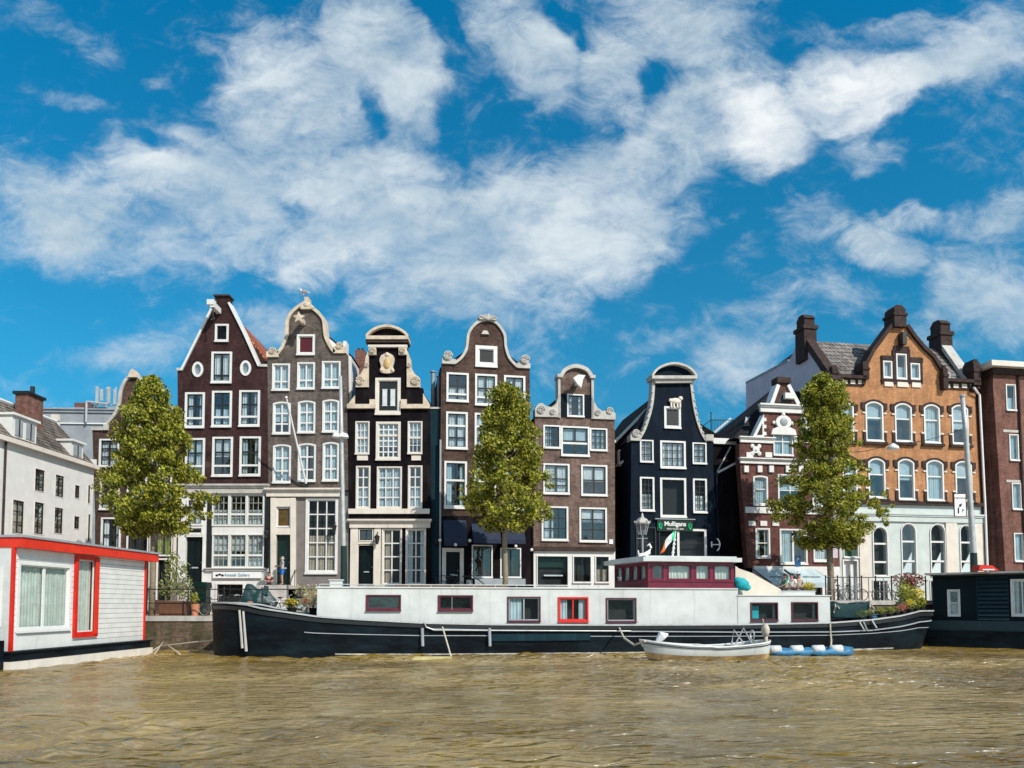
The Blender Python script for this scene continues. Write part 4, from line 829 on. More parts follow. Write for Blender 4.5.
# ---------------------------------------------------------------- house 8: the large orange brick building
h = House('corner_building', fO(833, 0), A2, 'large orange brick building with arched windows, dark stone gable and mint ground floor', 'building')
Lg = [(863.4, 385), (865.6, 366.6), (873, 352), (884.2, 337), (892, 326.5)]; Rg = [(905, 326.5), (913, 338), (922.5, 349), (932, 358), (940, 371), (942.2, 386.3)]
h.wall([(833.5, 500), (833, 384.5), (863.4, 385)] + Lg[1:] + [(892, 312), (905, 312)] + Rg + [(975, 389), (981, 505)], 'orange')
for i, r_ in enumerate([(840.5, 402.7, 853.6, 441), (865.2, 401.6, 883, 442), (894.5, 403.3, 911.6, 442.5), (923.6, 404.4, 939.6, 443.8), (951.4, 404.9, 968, 444.9), (842, 458, 857, 498), (868, 458.3, 885, 498.7), (897.6, 458.8, 914.2, 500.4), (926, 460, 943.4, 501.3), (955, 461, 971.8, 502)]):
    h.win(*r_, 1, 2, cw=.14, sash='white', cur='net' if i in (3, 5, 8) else 'blind', cmat='blue_net', hbars=[.6], rise=.28, sw=.09)
for r_ in ((882.7, 361, 891.9, 378.6), (895.8, 353.9, 906.5, 379.7), (910, 363.3, 919.7, 380)): h.win(*r_, 1, 1, cw=.13, cur='net', cmat='blue_net', sill=0)
h.end()
# dark stone surrounds
for (x0, y0, x1, y1) in [(865.2, 401.6, 883, 442), (894.5, 403.3, 911.6, 442.5), (923.6, 404.4, 939.6, 443.8), (951.4, 404.9, 968, 444.9), (840.5, 402.7, 853.6, 441), (868, 458.3, 885, 498.7), (897.6, 458.8, 914.2, 500.4), (926, 460, 943.4, 501.3), (955, 461, 971.8, 502), (842, 458, 857, 498)]:
    u0, z0, u1, z1 = h.fr.rect(x0, y0, x1, y1); m = MB()
    o_ = arch_poly(u0 - .16, z1 - .75, u1 + .16, z1 + .14, .34); i_ = arch_poly(u0 - .005, z1 - .76, u1 + .005, z1 + .005, .28)
    arc_o = o_[2:]; arc_i = i_[2:]
    poly = [(u1 + .16, z1 - .75)] + arc_o + [(u0 - .16, z1 - .75), (u0 - .005, z1 - .75)] + arc_i[::-1] + [(u1 + .005, z1 - .75)]
    m.prism(poly, -.075, .02)
    for uu in (u0 - .3, u1 + .02): m.box(uu, uu + .28, -.085, .02, z1 - .55, z1 - .1)
    h.b(m, 'window_surround', 'darkstone'); m = MB()
    for uu in (u0 - .2, u1 + .0): m.box(uu, uu + .2, -.08, .02, z0 - .03, z0 + .6)
    m.box(u0 - .22, u1 + .22, -.2, .02, z0 - .2, z0 - .02); h.b(m, 'sill_stone', 'darkstone')
    for uu in (u0 - .24, u1 + .02):
        for zz in (z1 - .85, z0 + .66): m = MB(); m.box(uu, uu + .22, -.09, .02, zz, zz + .1); h.b(m, 'stone_band', 'cream')
u0, z0, u1, z1 = h.fr.rect(882.7, 353.9, 919.7, 380); m = MB(); m.box(u0 + .1, u1 - .1, -.02, .01, z0 - .12, z0 - .0)
for r_ in ((881, 357, 882.5, 384), (892.2, 350, 895.5, 384), (906.8, 350, 909.7, 384), (919.9, 359, 921.8, 384), (880.5, 356, 893, 360.4), (893.5, 346.5, 908.5, 353.3), (908.7, 357.8, 922, 362.8), (880.5, 380.2, 922, 381.8)):
    a = h.fr.rect(*r_); m.box(a[0], a[2], -.1, .02, a[1], a[3])
h.b(m, 'window_surround', 'darkstone')
for r_ in ((884, 382.2, 893, 386.6), (896.8, 382.4, 908, 387.2), (911.4, 382.8, 920.4, 387.6)): h.box(*r_, -.08, .02, 'cream', 'plaque')
h.band(Lg, .03, .22, 'darkstone', 'gable_coping', -.2, .66, 0); h.band(Rg, .03, .22, 'darkstone', 'gable_coping', -.2, .66, 0)
def finial(x0, x1, y0, y1, d=0, nm='finial'):
    u0, z0, u1, z1 = h.fr.rect(x0, y0, x1, y1, d); m = MB(); uc = (u0 + u1) / 2; w = (u1 - u0) / 2; H = z1 - z0
    m.box(uc - w * .85, uc + w * .85, d - .3, d + .8, z0, z0 + H * .5); m.box(uc - w, uc + w, d - .36, d + .86, z0 + H * .5, z0 + H * .62); m.box(uc - w * .8, uc + w * .8, d - .28, d + .76, z0 + H * .62, z0 + H * .84); m.prism([(uc - w * .85, z0 + H * .84), (uc + w * .85, z0 + H * .84), (uc + w * .35, z1), (uc - w * .35, z1)], d - .2, d + .7)
    return h.b(m, nm, 'darkstone')
finial(890.5, 904.5, 306, 328, -.05)
u, z = h.fr.uz(900, 340); m = MB(); m.box(u - .15, u + .15, -.5, .02, z - .45, z + .4); m.tube([(u, -.4, z + .3), (u + .4, -.6, z - .05), (u, -.4, z - .3)], .05, 5); h.b(m, 'hoist_bracket', 'iron')
for k, (a, c_) in enumerate(((833, 863.5), (942.5, 976))):
    yy = 0 if k == 0 else 4
    h.box(a, 376.5 + yy, c_, 379.5 + yy, -.4, .6, 'darkstone', 'eaves'); n = 4 if k == 0 else 4
    for i in range(n): x = a + (c_ - a) * (i + .15) / n; h.box(x, 380.5 + yy, x + (c_ - a) / n * .6, 384.5 + yy, -.14, .02, 'cream', 'eaves_block')
    h.box(a, 379.5 + yy, c_, 385.5 + yy, -.1, .3, 'darkstone', 'eaves_band')
# ground floor
h.wall([(832, 625), (832, 502.5), (981, 505.5), (986, 625)], 'mint', d=.03, name='ground_floor_front')
for r_ in ((872.5, 526.3, 888, 577), (901, 523, 916.4, 577), (930, 523.5, 945.8, 577), (959.6, 524.5, 973, 577)): h.win(*r_, 1, 1, cw=.1, sash='white', cur=None, glass='glass_dark' if r_[0] != 901 else 'glass', hbars=[.28, .66], rise=.6, sw=.12, sill=0)
h.win(843, 538, 858.3, 558, 1, 1, cw=.08, cur=None, fill='greenglass'); h.door(844, 561, 857, 604, 'white')
for r_ in ((872.5, 580, 888, 606), (901, 580, 916.4, 606), (930, 580, 945.8, 606)): h.win(*r_, 2, 1, cw=.06, cur=None, glass='glass_dark', sill=0)
h.end()
h.box(833, 501.5, 982, 505, -.2, .02, 'darkstone', 'string_course'); h.cornice(850, 513.5, 983, 522, .22, 'mint', 'shop_fascia')
for r_ in ((859.5, 522.5, 870.5, 610), (946.5, 522.5, 957.5, 610), (974.5, 522.5, 984, 610)): h.box(*r_, -.07, .02, 'cream', 'pilaster')
for r_ in ((901, 0, 0, 0), (930, 0, 0, 0), (959.6, 0, 0, 0)):
    h.poly([(r_[0] + 2, 573), (r_[0] + 12, 573), (r_[0] + 12, 552)], .12, .2, 'signwhite', 'shop_poster'); h.box(r_[0] + 3, 574, r_[0] + 11, 577, .1, .12, 'signwhite', 'shop_label')
m = MB(); a = h.fr.uz(970, 389); b_ = h.fr.uz(977.3, 396); c = h.fr.uz(983, 510); d_ = h.fr.uz(986.5, 606); m.tube([(a[0], -.35, a[1]), (b_[0], -.2, b_[1]), (c[0], -.2, c[1]), (d_[0], -.2, d_[1])], .075, 8); h.b(m, 'downpipe', 'signwhite')
# end gable walls (left one shows its lavender render), roof and finials
cornerL = h.fr.O + h.fr.d * 0.0
frs = Fr(h.fr.O + h.fr.d * .02, A2 + R(90), h.root)   # plane of the left side wall, running away from the street
side = frs.P([(833, 625), (833, 384), (821, 371), (803, 342), (796, 345), (792.7, 354), (788.5, 361), (746, 383.3), (746, 625)])
m = MB(); m.prism(side, -.35, .0); sw_ = m.build('side_wall', 'lavender', h.root, xf=frs.xf)
ridge = frs.uz(803, 340); eave = frs.uz(833, 384); back = frs.uz(746, 383.3); L_ = h.fr.uz(979, 500)[0]
print('RIDGE', ridge, eave, back, L_)
m = MB(); m.prism(ribbon([eave, (ridge[0], ridge[1])], .1, .35), -.55, .1); m.build('verge_coping', 'darkstone', h.root, xf=frs.xf); m = MB(); m.prism(ribbon([frs.uz(788.5, 361), back], .02, .12), -.4, .05); m.build('verge_coping', 'greymetal', h.root, xf=frs.xf)
def slabyz(y0, z0, y1, z1, u0, u1, mat, name, th=.12):
    m = MB(); m.v += [(u0, y0, z0), (u1, y0, z0), (u1, y1, z1), (u0, y1, z1), (u0, y0, z0 + th), (u1, y0, z0 + th), (u1, y1, z1 + th), (u0, y1, z1 + th)]
    m.f += [(0, 3, 2, 1), (4, 5, 6, 7), (0, 1, 5, 4), (2, 3, 7, 6), (1, 2, 6, 5), (3, 0, 4, 7)]; return h.b(m, name, mat)
ze = h.fr.uz(848, 378)[1]; yr = ridge[0]; zr = ridge[1] - .15
slabyz(.2, ze, yr, zr, .5, L_ - .4, 'darktile', 'roof'); slabyz(yr, zr, back[0], back[1] - .2, .5, L_ - .4, 'darktile', 'roof')
m = MB(); m.box(.5, L_ - .5, .64, back[0] - .1, -.3, min(ze, back[1]) - .3); h.b(m, 'side_wall', 'rust')
# central gable roof running back
g0 = h.fr.uz(864, 368); g1 = h.fr.uz(941, 372); gc = h.fr.uz(898, 332)
m = MB(); m.v += [(g0[0], .6, g0[1]), (gc[0], .6, gc[1]), (g1[0], .6, g1[1]), (g0[0], yr + .5, g0[1]), (gc[0], yr + .5, gc[1]), (g1[0], yr + .5, g1[1])]; m.f += [(0, 1, 4, 3), (1, 2, 5, 4), (0, 3, 5, 2), (0, 2, 1), (3, 4, 5)]; h.b(m, 'gable_roof', 'darktile')
# chimney finials on the end gables
def stack(fr, uv, w, hgt, nm='chimney'):
    u, z = uv; m = MB(); m.box(u - w, u + w, -.7, .25, z - 1.6, z + hgt * .35); m.box(u - w * 1.15, u + w * 1.15, -.8, .35, z + hgt * .35, z + hgt * .5); m.box(u - w * .85, u + w * .85, -.62, .17, z + hgt * .5, z + hgt * .8); m.prism([(u - w, z + hgt * .8), (u + w, z + hgt * .8), (u + w * .4, z + hgt), (u - w * .4, z + hgt)], -.62, .17)
    return m.build(nm, 'darkstone', h.root, xf=fr.xf)
stack(frs, (ridge[0], ridge[1]), .6, 1.75)
frr = Fr(h.fr.O + h.fr.d * (L_ - .35), A2 + R(90), h.root)
m = MB(); m.prism([(.3, ze - 1.2), (yr, zr - .2), (back[0], back[1] - 1), (back[0], -.3), (.64, -.3), (.3, 0)], -.35, 0); m.build('side_wall', 'rust', h.root, xf=frr.xf)
rr = (yr, zr + .2); m = MB(); m.prism(ribbon([(.1, ze - .6), rr], .1, .5), -.5, .15); m.build('verge_coping', 'darkstone', h.root, xf=frr.xf); m = MB(); m.prism(ribbon([(.1, ze - .1), (rr[0], rr[1] + .5)], .02, .22), -.6, .2); m.build('verge_cap', 'grey_stone', h.root, xf=frr.xf)
stack(frr, (yr, zr + .3), .62, 1.9)
finial(829.5, 836.5, 366, 384, -.1, 'corner_finial'); finial(970, 978, 360, 386, -.1, 'corner_finial'); finial(860, 867, 362, 380, -.1, 'corner_finial'); finial(940, 945.5, 366, 390, -.1, 'corner_finial')
for (a, b_, c_, d) in ((946, 370, 955, 378),): h.box(a, b_, c_, d, .4, 1.5, 'greymetal', 'dormer')
# alley between
h = House('rear_building', fO(984, 5), A2, 'dark wall closing the alley right of the orange building, teal shutter below it', 'building')
h.wall([(978, 625), (978, 384), (1006, 384), (1006, 625)], 'darkstone', th=3); h.end(False)
h.box(985, 524, 1004, 568, -1.5, 0, 'darkgreen', 'shutter_box'); h.box(984.5, 522.3, 1004.5, 524, -1.6, 0, 'grey_stone', 'shutter_cap')
h.box(985, 558, 1004, 582, -2.0, -1.55, 'sash', 'barrier'); h.box(989.5, 562, 999, 565, -2.06, -2.0, 'signwhite', 'number_plate')
# ---------------------------------------------------------------- house 9
h = House('apartment_building', fO(1004, -.4), A2, 'modern rust red brick block with an overhanging pale flat roof at the right edge', 'building')
h.wall([(1009, 625), (993, 385), (993.5, 366), (1130, 372), (1130, 625)], 'rust', th=.6)
for r_ in ((1005.6, 384.5, 1015.5, 411), (1009, 434.4, 1018.3, 461), (1011.6, 483, 1021, 510), (1013.8, 533, 1024, 562), (1028, 385, 1040, 411), (1030, 434, 1042, 461), (1034, 483, 1045, 510)): h.win(*r_, 1, 1, cw=.1, sash='white', cur='net', cmat='blue_net')
h.end()
m = MB(); p0 = h.fr.uz(993.5, 368); uR_ = h.fr.uz(1130, 500)[0]; frl = Fr(h.fr.O, A2 + R(90), h.root)
m.box(p0[0] + .0, uR_, .62, 12, -.3, p0[1] - .02); h.b(m, 'side_wall', 'rust')
u0 = h.fr.uz(986, 366)[0]; m = MB(); m.box(p0[0] - .75, uR_ + .5, -.7, 12.5, p0[1] - .05, p0[1] + .32); h.b(m, 'roof', 'cream'); m = MB(); m.box(p0[0] - .3, uR_, -.3, 12.1, p0[1] - .45, p0[1] - .06); h.b(m, 'fascia', 'darkstone')
m = MB(); a, c = h.fr.uz(1017, 372), h.fr.uz(1026, 600); m.tube([(a[0], -.1, a[1]), (c[0], -.1, c[1])], .07, 6); h.b(m, 'downpipe', 'darkstone')
for y_ in (430, 480): h.box(1003 + (y_ - 430) * .06, y_, 1018 + (y_ - 430) * .05, y_ + 2.5, -.04, .02, 'grey_stone', 'lintel')
# ---------------------------------------------------------------- house B: behind the left tree
h = House('canal_house', fO(94, .3), 0, 'dark brown brick house with a white edged bell gable, mostly hidden behind the left tree', 'house', G)
L = [(108, 424.5), (116, 414.5), (120.4, 404), (122, 391.6), (126.6, 381), (133.6, 375.8)]; Rr = [(133.6, 375.8), (141, 380), (146.5, 391), (149, 404), (154, 414), (163, 424.5)]
h.wall([(95, 515), (92.3, 429.5), (107, 429)] + smooth_pts(L, 4) + smooth_pts(Rr, 4)[1:] + [(163, 429), (177, 429), (178, 515)], 'brown')
for r_ in ((99.3, 439, 119.5, 467.2), (126, 439, 146, 467), (152, 439, 172, 467)): h.win(*r_, 2, 3, cw=.14, sash='sash', sw=.09, cur='net')
for r_ in ((100, 477, 119.5, 510), (127, 477, 147, 510), (152, 477, 172, 510)): h.win(*r_, 2, 3, cw=.14, sash='sash', sw=.09, cur='half')
h.win(129, 408, 141.5, 428, 1, 1, cw=.14, cur=None, fill='sash'); h.end()
h.band(L, .05, .13, 'grey_stone', 'gable_coping'); h.band(Rr, .05, .13, 'grey_stone', 'gable_coping'); h.box(104.5, 424.5, 109, 430.5, -.15, .62, 'grey_stone', 'shoulder_stone'); h.box(92, 427.5, 105, 430.5, -.1, .62, 'grey_stone', 'shoulder_stone'); h.box(162, 424.5, 177.5, 430, -.15, .62, 'grey_stone', 'shoulder_stone')
h.poly([(129, 378), (131.5, 371.5), (133.6, 369.5), (136, 371.5), (139, 378)], -.2, .4, 'stone', 'gable_crest')
h.wall([(95, 625), (95, 515.3), (178, 515.3), (178, 625)], 'brown', d=.01, name='ground_floor_front')
h.win(101, 517.5, 121, 553, 2, 2, cw=.14, sash='sash', sw=.09, cur='drape', glass='glass_dark'); h.win(127, 518, 149, 556, 2, 1, cw=.1, sash='sash', cur=None, glass='glass_dark'); h.win(155, 519, 173, 556, 2, 2, cw=.08, sash='sash', cur='half', cmat='limeleaf', glass='glass'); h.door(158, 560, 171, 600, 'door'); h.end()
h.box(149.5, 517, 153.5, 612, -.14, .02, 'grey_stone', 'pilaster'); h.box(173.8, 517, 177.6, 612, -.14, .02, 'cream', 'pilaster')
h.body(94, 178, 430, 430, (134, 392), 11, 'slate', 'brown', over=.1)
# ---------------------------------------------------------------- A: white building down the side street
O = at(92, 590, 45.6); O.z = 1.0; Lw = 26.0; P0 = Vector((O.x - .62, O.y - Lw, 1.0))
h = House('corner_house', P0, R(88.6), 'long white painted house with a grey tiled roof and dormers at the left edge', 'house')
far = h.fr.uz(92, 530)[0]; zc = h.fr.uz(92, 467)[1]; zr_ = h.fr.uz(90, 434, 2.2)[1]
h.wall([(4, -.3), (far, -.3), (far, zc), (4, zc)], 'white', raw=True)
for r_ in ((34.6, 469, 44.8, 491.8), (55, 475, 64, 497.5), (74.5, 485, 79.8, 498.7), (33.9, 502, 43.8, 534.7), (54, 507.4, 63, 534), (73.7, 516, 79.5, 529.5), (87.6, 485, 90.4, 504), (87.6, 514, 90.4, 542), (12, 500, 24, 534), (-20, 495, -6, 534), (-22, 455, -8, 484)):
    h.win(*r_, 2, 3, cas='cream', cw=.04, sash='sash', sw=.05, cur='half' if r_[1] > 500 else 'net', sill=0, dp=.02, cmat='brown_net')
h.end()
m = MB(); u = h.fr.uz(2, 500)[0]; m.tube([(u, -.1, zc), (u, -.1, 0)], .06, 6); h.b(m, 'downpipe', 'darkstone')
m = MB(); m.box(4, far + .1, -.3, .1, zc - .12, zc + .12); h.b(m, 'cornice', 'cream')
m = MB(); pr = [(-.1, zc + .12), (2.4, zr_), (6.5, zr_ + .6), (9.5, zc)]; k = 0
for u in (4, far): m.v += [(u, y, z) for y, z in pr]
for i in range(4): j = (i + 1) % 4; m.f.append((i, j, 4 + j, 4 + i))
m.f += [(0, 1, 2, 3), (4, 5, 6, 7)]; rf = h.b(m, 'roof', 'greytile')
m = MB(); m.tube([(4, 2.4, zr_ + .02), (far, 2.4, zr_ + .02)], .12, 6); h.b(m, 'ridge_tiles', 'white', rf); m = MB(); m.box(4.1, far, .62, 9, -.3, zc - .05); h.b(m, 'side_wall', 'white')
m = MB(); m.box(far - .02, far + .12, -.1, .3, zc + .1, zc + .5); m.prism([(far, 0), (far, 0)][:0] or [(far - .01, zc), (far + .1, zc), (far + .1, zr_), (far - .01, zr_)], 2.2, 2.5); h.b(m, 'verge', 'white')
for (a, b_, c_, d) in ((12, 419, 36.5, 443), (71, 443, 83, 460.5)):
    u0, z0, u1, z1 = h.fr.rect(a, b_, c_, d, .1); m = MB(); m.box(u0, u1, .1, 2.4, z0, z1); m.box(u0 - .1, u1 + .1, -.05, 2.5, z1, z1 + .12); dm = h.b(m, 'dormer', 'white')
    n = 2 if a < 20 else 1
    for i in range(n):
        x0 = u0 + .2 + (u1 - u0 - .2) * i / n; x1 = u0 + (u1 - u0 - .0) * (i + 1) / n - .18; m = MB(); m.box(x0, x1, .06, .095, z0 + .25, z1 - .15); h.b(m, 'pane', 'glass_dark' if 0 else 'greymetal', dm); m = MB(); m.box((x0 + x1) / 2 - .03, (x0 + x1) / 2 + .03, .03, .058, z0 + .25, z1 - .15); h.b(m, 'sash', 'sash', dm)
u0, z0, u1, z1 = h.fr.rect(22, 397, 38, 424, 1.6); m = MB(); m.box(u0, u1, 1.3, 2.0, z0 - 1, z1); ch = h.b(m, 'chimney', 'rust'); m = MB(); m.box(u0 - .1, u1 + .1, 1.2, 2.1, z1, z1 + .15); m.tube([((u0 + u1) / 2, 1.5, z1), ((u0 + u1) / 2, 1.5, z1 + .6)], .12, 8); h.b(m, 'chimney_cap', 'sash', ch)
# ---------------------------------------------------------------- A2: grey flat building with aerials
O = at(20, 590, 62); O.z = 1.0
h = House('office_block', O, R(3), 'grey metal clad flat roofed block rising behind the white house', 'building')
h.wall([(-30, 625), (-30, 408), (39.6, 408), (118, 406.6), (175, 406), (175, 625)], 'greymetal', th=8); h.end(False)
for y_ in (408.5, 411.5, 423): h.box(-30, y_, 175, y_ + 1.1, -.12, .02, 'signwhite' if y_ > 420 else 'greymetal', 'cladding_rail')
h.box(68, 399.5, 84, 407.4, 1, 4, 'rust', 'chimney'); h.box(52, 415, 60, 421, -.2, .02, 'cream', 'vent')
h.box(46, 404.5, 56, 407, 1, 2, 'cream', 'roof_box')
m = MB(); u, z = h.fr.uz(86, 422, -.3); u2, z2 = h.fr.uz(86, 401.5, -.3); m.tube([(u, -.3, z), (u, -.3, z2)], .09, 8); m.tube([(u, -.3, z2), h_ if 0 else (u + 1.7, -.3, z2 - .2)], .09, 8); h.b(m, 'exhaust_pipe', 'steel')
h2 = House('aerial_mast', h.fr.O + h.fr.d * h.fr.uz(100, 404)[0] + Vector((0, 1, h.fr.uz(99, 404)[1])), R(3), 'cluster of pale mobile phone antennas on the grey roof', 'antenna'); g = h2.root
m = MB()
for x in (-.75, .0, .75): m.tube([(x, 0, -.4), (x, 0, 1.7)], .05, 6)
m.tube([(-.9, 0, .2), (.9, 0, .2)], .05, 6); m.tube([(-.9, 0, .2), (-1.2, 0, -.4)], .05, 6); m.tube([(.9, 0, .2), (1.1, 0, -.4)], .05, 6); m.build('frame', 'steel', g)
for x, a_, b_ in ((-.72, .2, 1.7), (-.35, .5, 1.5), (.25, .3, 1.7), (.75, .2, 1.5)): m = MB(); m.box(x - .11, x + .11, -.2, -.05, a_, b_); m.build('antenna_panel', 'steel', g)
# background blocks closing low gaps behind the row
# ---------------------------------------------------------------- foliage
def leafquad(m, p, s, up=.3):
    d = Vector((random.gauss(0, 1), random.gauss(0, 1), random.gauss(0, 1) + up)).normalized(); a = d.cross(Vector((random.random(), random.random(), random.random() + .01))).normalized(); b = d.cross(a)
    k = len(m.v); m.v += [tuple(p - a * s), tuple(p - b * s * .55 + d * s * .12), tuple(p + a * s), tuple(p + b * s * .55 + d * s * .12)]; m.f.append((k, k + 1, k + 2, k + 3))
def leafcloud(m, c, r, n, s):
    c = Vector(c)
    for _ in range(n):
        while True:
            q = Vector((random.uniform(-1, 1), random.uniform(-1, 1), random.uniform(-1, 1)))
            if q.length < 1: break
        q = q * (.55 + .45 * q.length)
        leafquad(m, c + Vector((q.x * r[0], q.y * r[1], q.z * r[2])), s * random.uniform(.6, 1.25))
def tree(px, Y, prof, trunk_top, label, n=430, mat='leaf', trunk_px=5, seed=1, group='trees standing along the quay'):
    random.seed(seed); b = at(px, 600, Y); sz = street_z(b.x); root = empty('tree', (b.x, Y, sz), 0, label, 'tree', group)
    P_ = [(at(l, y, Y).x - b.x, at(r, y, Y).x - b.x, at((l + r) / 2, y, Y).z - sz) for y, l, r in prof]
    zt, zb = P_[0][2], P_[-1][2]
    def width(z):
        for (l0, r0, z0), (l1, r1, z1) in zip(P_, P_[1:]):
            if z1 <= z <= z0: t = (z - z1) / (z0 - z1 + 1e-9); return l1 + (l0 - l1) * t, r1 + (r0 - r1) * t
        return (P_[-1][0], P_[-1][1]) if z < zb else (P_[0][0], P_[0][1])
    lf = MB(); tr = MB(); th = at(px, trunk_top, Y).z - sz
    r0 = trunk_px / 760 * Y / 2
    spine = [(0, 0, -.2), (.02, 0, th * .4), (-.03, .02, th)]; H = zt - th
    for k in range(1, 6): spine.append((.06 * math.sin(k * 2), .05 * math.cos(k), th + H * k / 5.6))
    tr.tube(spine, [r0 * 1.25, r0, r0 * .92, r0 * .75, r0 * .6, r0 * .42, r0 * .28, r0 * .1], 9)
    clumps = []
    for i in range(n):
        z = zb + (zt - zb) * random.random() ** 1.12; l, r = width(z); cx, hw = (l + r) / 2, (r - l) / 2
        a = random.uniform(0, 2 * math.pi); q = random.random() ** .5; w = hw * q * random.uniform(.72, 1.14)
        p = Vector((cx + w * math.cos(a), w * math.sin(a), z + random.uniform(-.1, .1)))
        if noise.noise(p * 1.15 + Vector((seed * 7, 0, 0))) < -.30: continue
        clumps.append(p); rr = random.choice([.16, .22, .3, .4, .46]) * random.uniform(.85, 1.1) * (1 if hw > .8 else .7)
        leafcloud(lf, p, (rr, rr, rr * .85), int(14 + 52 * (rr / .3) ** 2), random.uniform(.065, .115))
    for p in random.sample(clumps, min(70, len(clumps))):
        zs = max(th * .98, p.z - random.uniform(.5, 1.6)); mid = Vector((p.x * .45, p.y * .45, (zs + p.z) / 2 - .1)); rr = r0 * .3 * (1 - .6 * (zs - th) / H)
        tr.tube([(0, 0, zs), tuple(mid), tuple(p)], [rr, rr * .6, .012], 5, False)
    tr.build('trunk', 'bark', root, smooth=True); lf.build('crown', mat, root, recalc=False); return root
tree(152, 38.7, [(377, 146, 154), (386, 139, 163), (400, 131, 171), (420, 122, 180), (440, 116, 188), (460, 111, 195), (480, 106, 202), (497, 101, 210), (512, 105, 206), (524, 113, 198), (533, 128, 184)], 530, 'leafy conical street tree at left, over the red roofed houseboat', 720, seed=3, trunk_px=5.5)
tree(505, 40.9, [(385, 500, 512), (395, 492, 522), (415, 487, 530), (440, 477, 538), (460, 467, 543), (480, 463, 547), (500, 458, 551), (514, 463, 547), (528, 476, 540)], 528, 'leafy tree with a pale trunk rising behind the barge in front of the bell gable', 640, seed=8, trunk_px=5.5)
tree(831, 44.2, [(376, 816, 828), (388, 806, 842), (405, 799, 851), (430, 797, 853), (455, 793, 858), (475, 786, 866), (492, 780, 876), (508, 776, 885), (524, 779, 882), (540, 796, 864), (548, 806, 850)], 545, 'tallest leafy tree at right, over three seated women', 800, seed=12, trunk_px=6.5)
# ---------------------------------------------------------------- hulls
class Hull:
    def __init__(s, fr, s0, s1, yc, hb, top, eL, eR, rL, rR, n=60, pw=.5):
        s.fr, s.s0, s.s1, s.yc, s.hb, s.top, s.eL, s.eR, s.rL, s.rR, s.n, s.pw = fr, s0, s1, yc, hb, top, eL, eR, rL, rR, n, pw
        tt = [(1 - math.cos(math.pi * i / n)) / 2 for i in range(n + 1)]; s.st = [s0 + (s1 - s0) * t for t in tt]
    def b(s, u):
        f = 1
        if u - s.s0 < s.eL: q = (u - s.s0) / s.eL; f = min(f, (1 - (1 - q) ** 2) ** s.pw)
        if s.s1 - u < s.eR: q = (s.s1 - u) / s.eR; f = min(f, (1 - (1 - q) ** 2) ** s.pw)
        return s.hb * max(f, .02)
    def pt(s, u, f, side, out=0, flare=.06):
        """f 0..1 from the waterline to the rail"""
        zt = s.top(u); z = -.35 + (zt + .35) * f; k = (1 - f)
        uu = u
        if u > s.s1 - s.eR: uu = u - s.rR * k * ((u - (s.s1 - s.eR)) / s.eR) ** 2
        if u < s.s0 + s.eL: uu = u + s.rL * k * (((s.s0 + s.eL) - u) / s.eL) ** 2
        b = s.b(u) * (1 - flare * k ** 2) + out
        return (uu, s.yc + side * b, z)
    def shell(s, f0=0, f1=1, rows=8, out=0, flare=.06, both=True, bottom=True):
        m = MB(); N = len(s.st)
        for side in (-1, 1):
            k = len(m.v)
            for j in range(rows + 1):
                for u in s.st: m.v.append(s.pt(u, f0 + (f1 - f0) * j / rows, side, out, flare))
            for j in range(rows):
                for i in range(N - 1): q = k + j * N + i; m.f.append((q, q + 1, q + N + 1, q + N))
        if bottom:
            h = (rows + 1) * N
            for i in range(N - 1): m.f.append((i, h + i, h + i + 1, i + 1))
        return m
    def strip(s, f, wz, out, side=-1, u0=None, u1=None, both=False, pts=None):
        m = MB(); sides = (-1, 1) if both else (side,)
        for sd in sides:
            st = [u for u in s.st if (u0 is None or u >= u0) and (u1 is None or u <= u1)]; k = len(m.v)
            for u in st:
                ff = f(u) if callable(f) else f; a = s.pt(u, ff, sd, -.02); c = s.pt(u, ff, sd, out)
                m.v += [(a[0], a[1], a[2] - wz / 2), (c[0], c[1], c[2] - wz / 2), (c[0], c[1], c[2] + wz / 2), (a[0], a[1], a[2] + wz / 2)]
            for i in range(len(st) - 1):
                for j in range(4): q = k + i * 4; m.f.append((q + j, q + (j + 1) % 4, q + 4 + (j + 1) % 4, q + 4 + j))
        return m
    def deck(s, drop=.15, inset=.04):
        m = MB(); k = len(s.st)
        for side in (-1, 1):
            for u in s.st: p = s.pt(u, 1, side, -inset); m.v.append((p[0], p[1], p[2] - drop))
        for i in range(k - 1): m.f.append((i, i + 1, k + i + 1, k + i))
        return m
def interp(pts):
    def f(u):
        if u <= pts[0][0]: return pts[0][1]
        for a, b in zip(pts, pts[1:]):
            if u <= b[0]: t = (u - a[0]) / (b[0] - a[0]); t = t * t * (3 - 2 * t) if 0 else t; return a[1] + (b[1] - a[1]) * t
        return pts[-1][1]
    return f
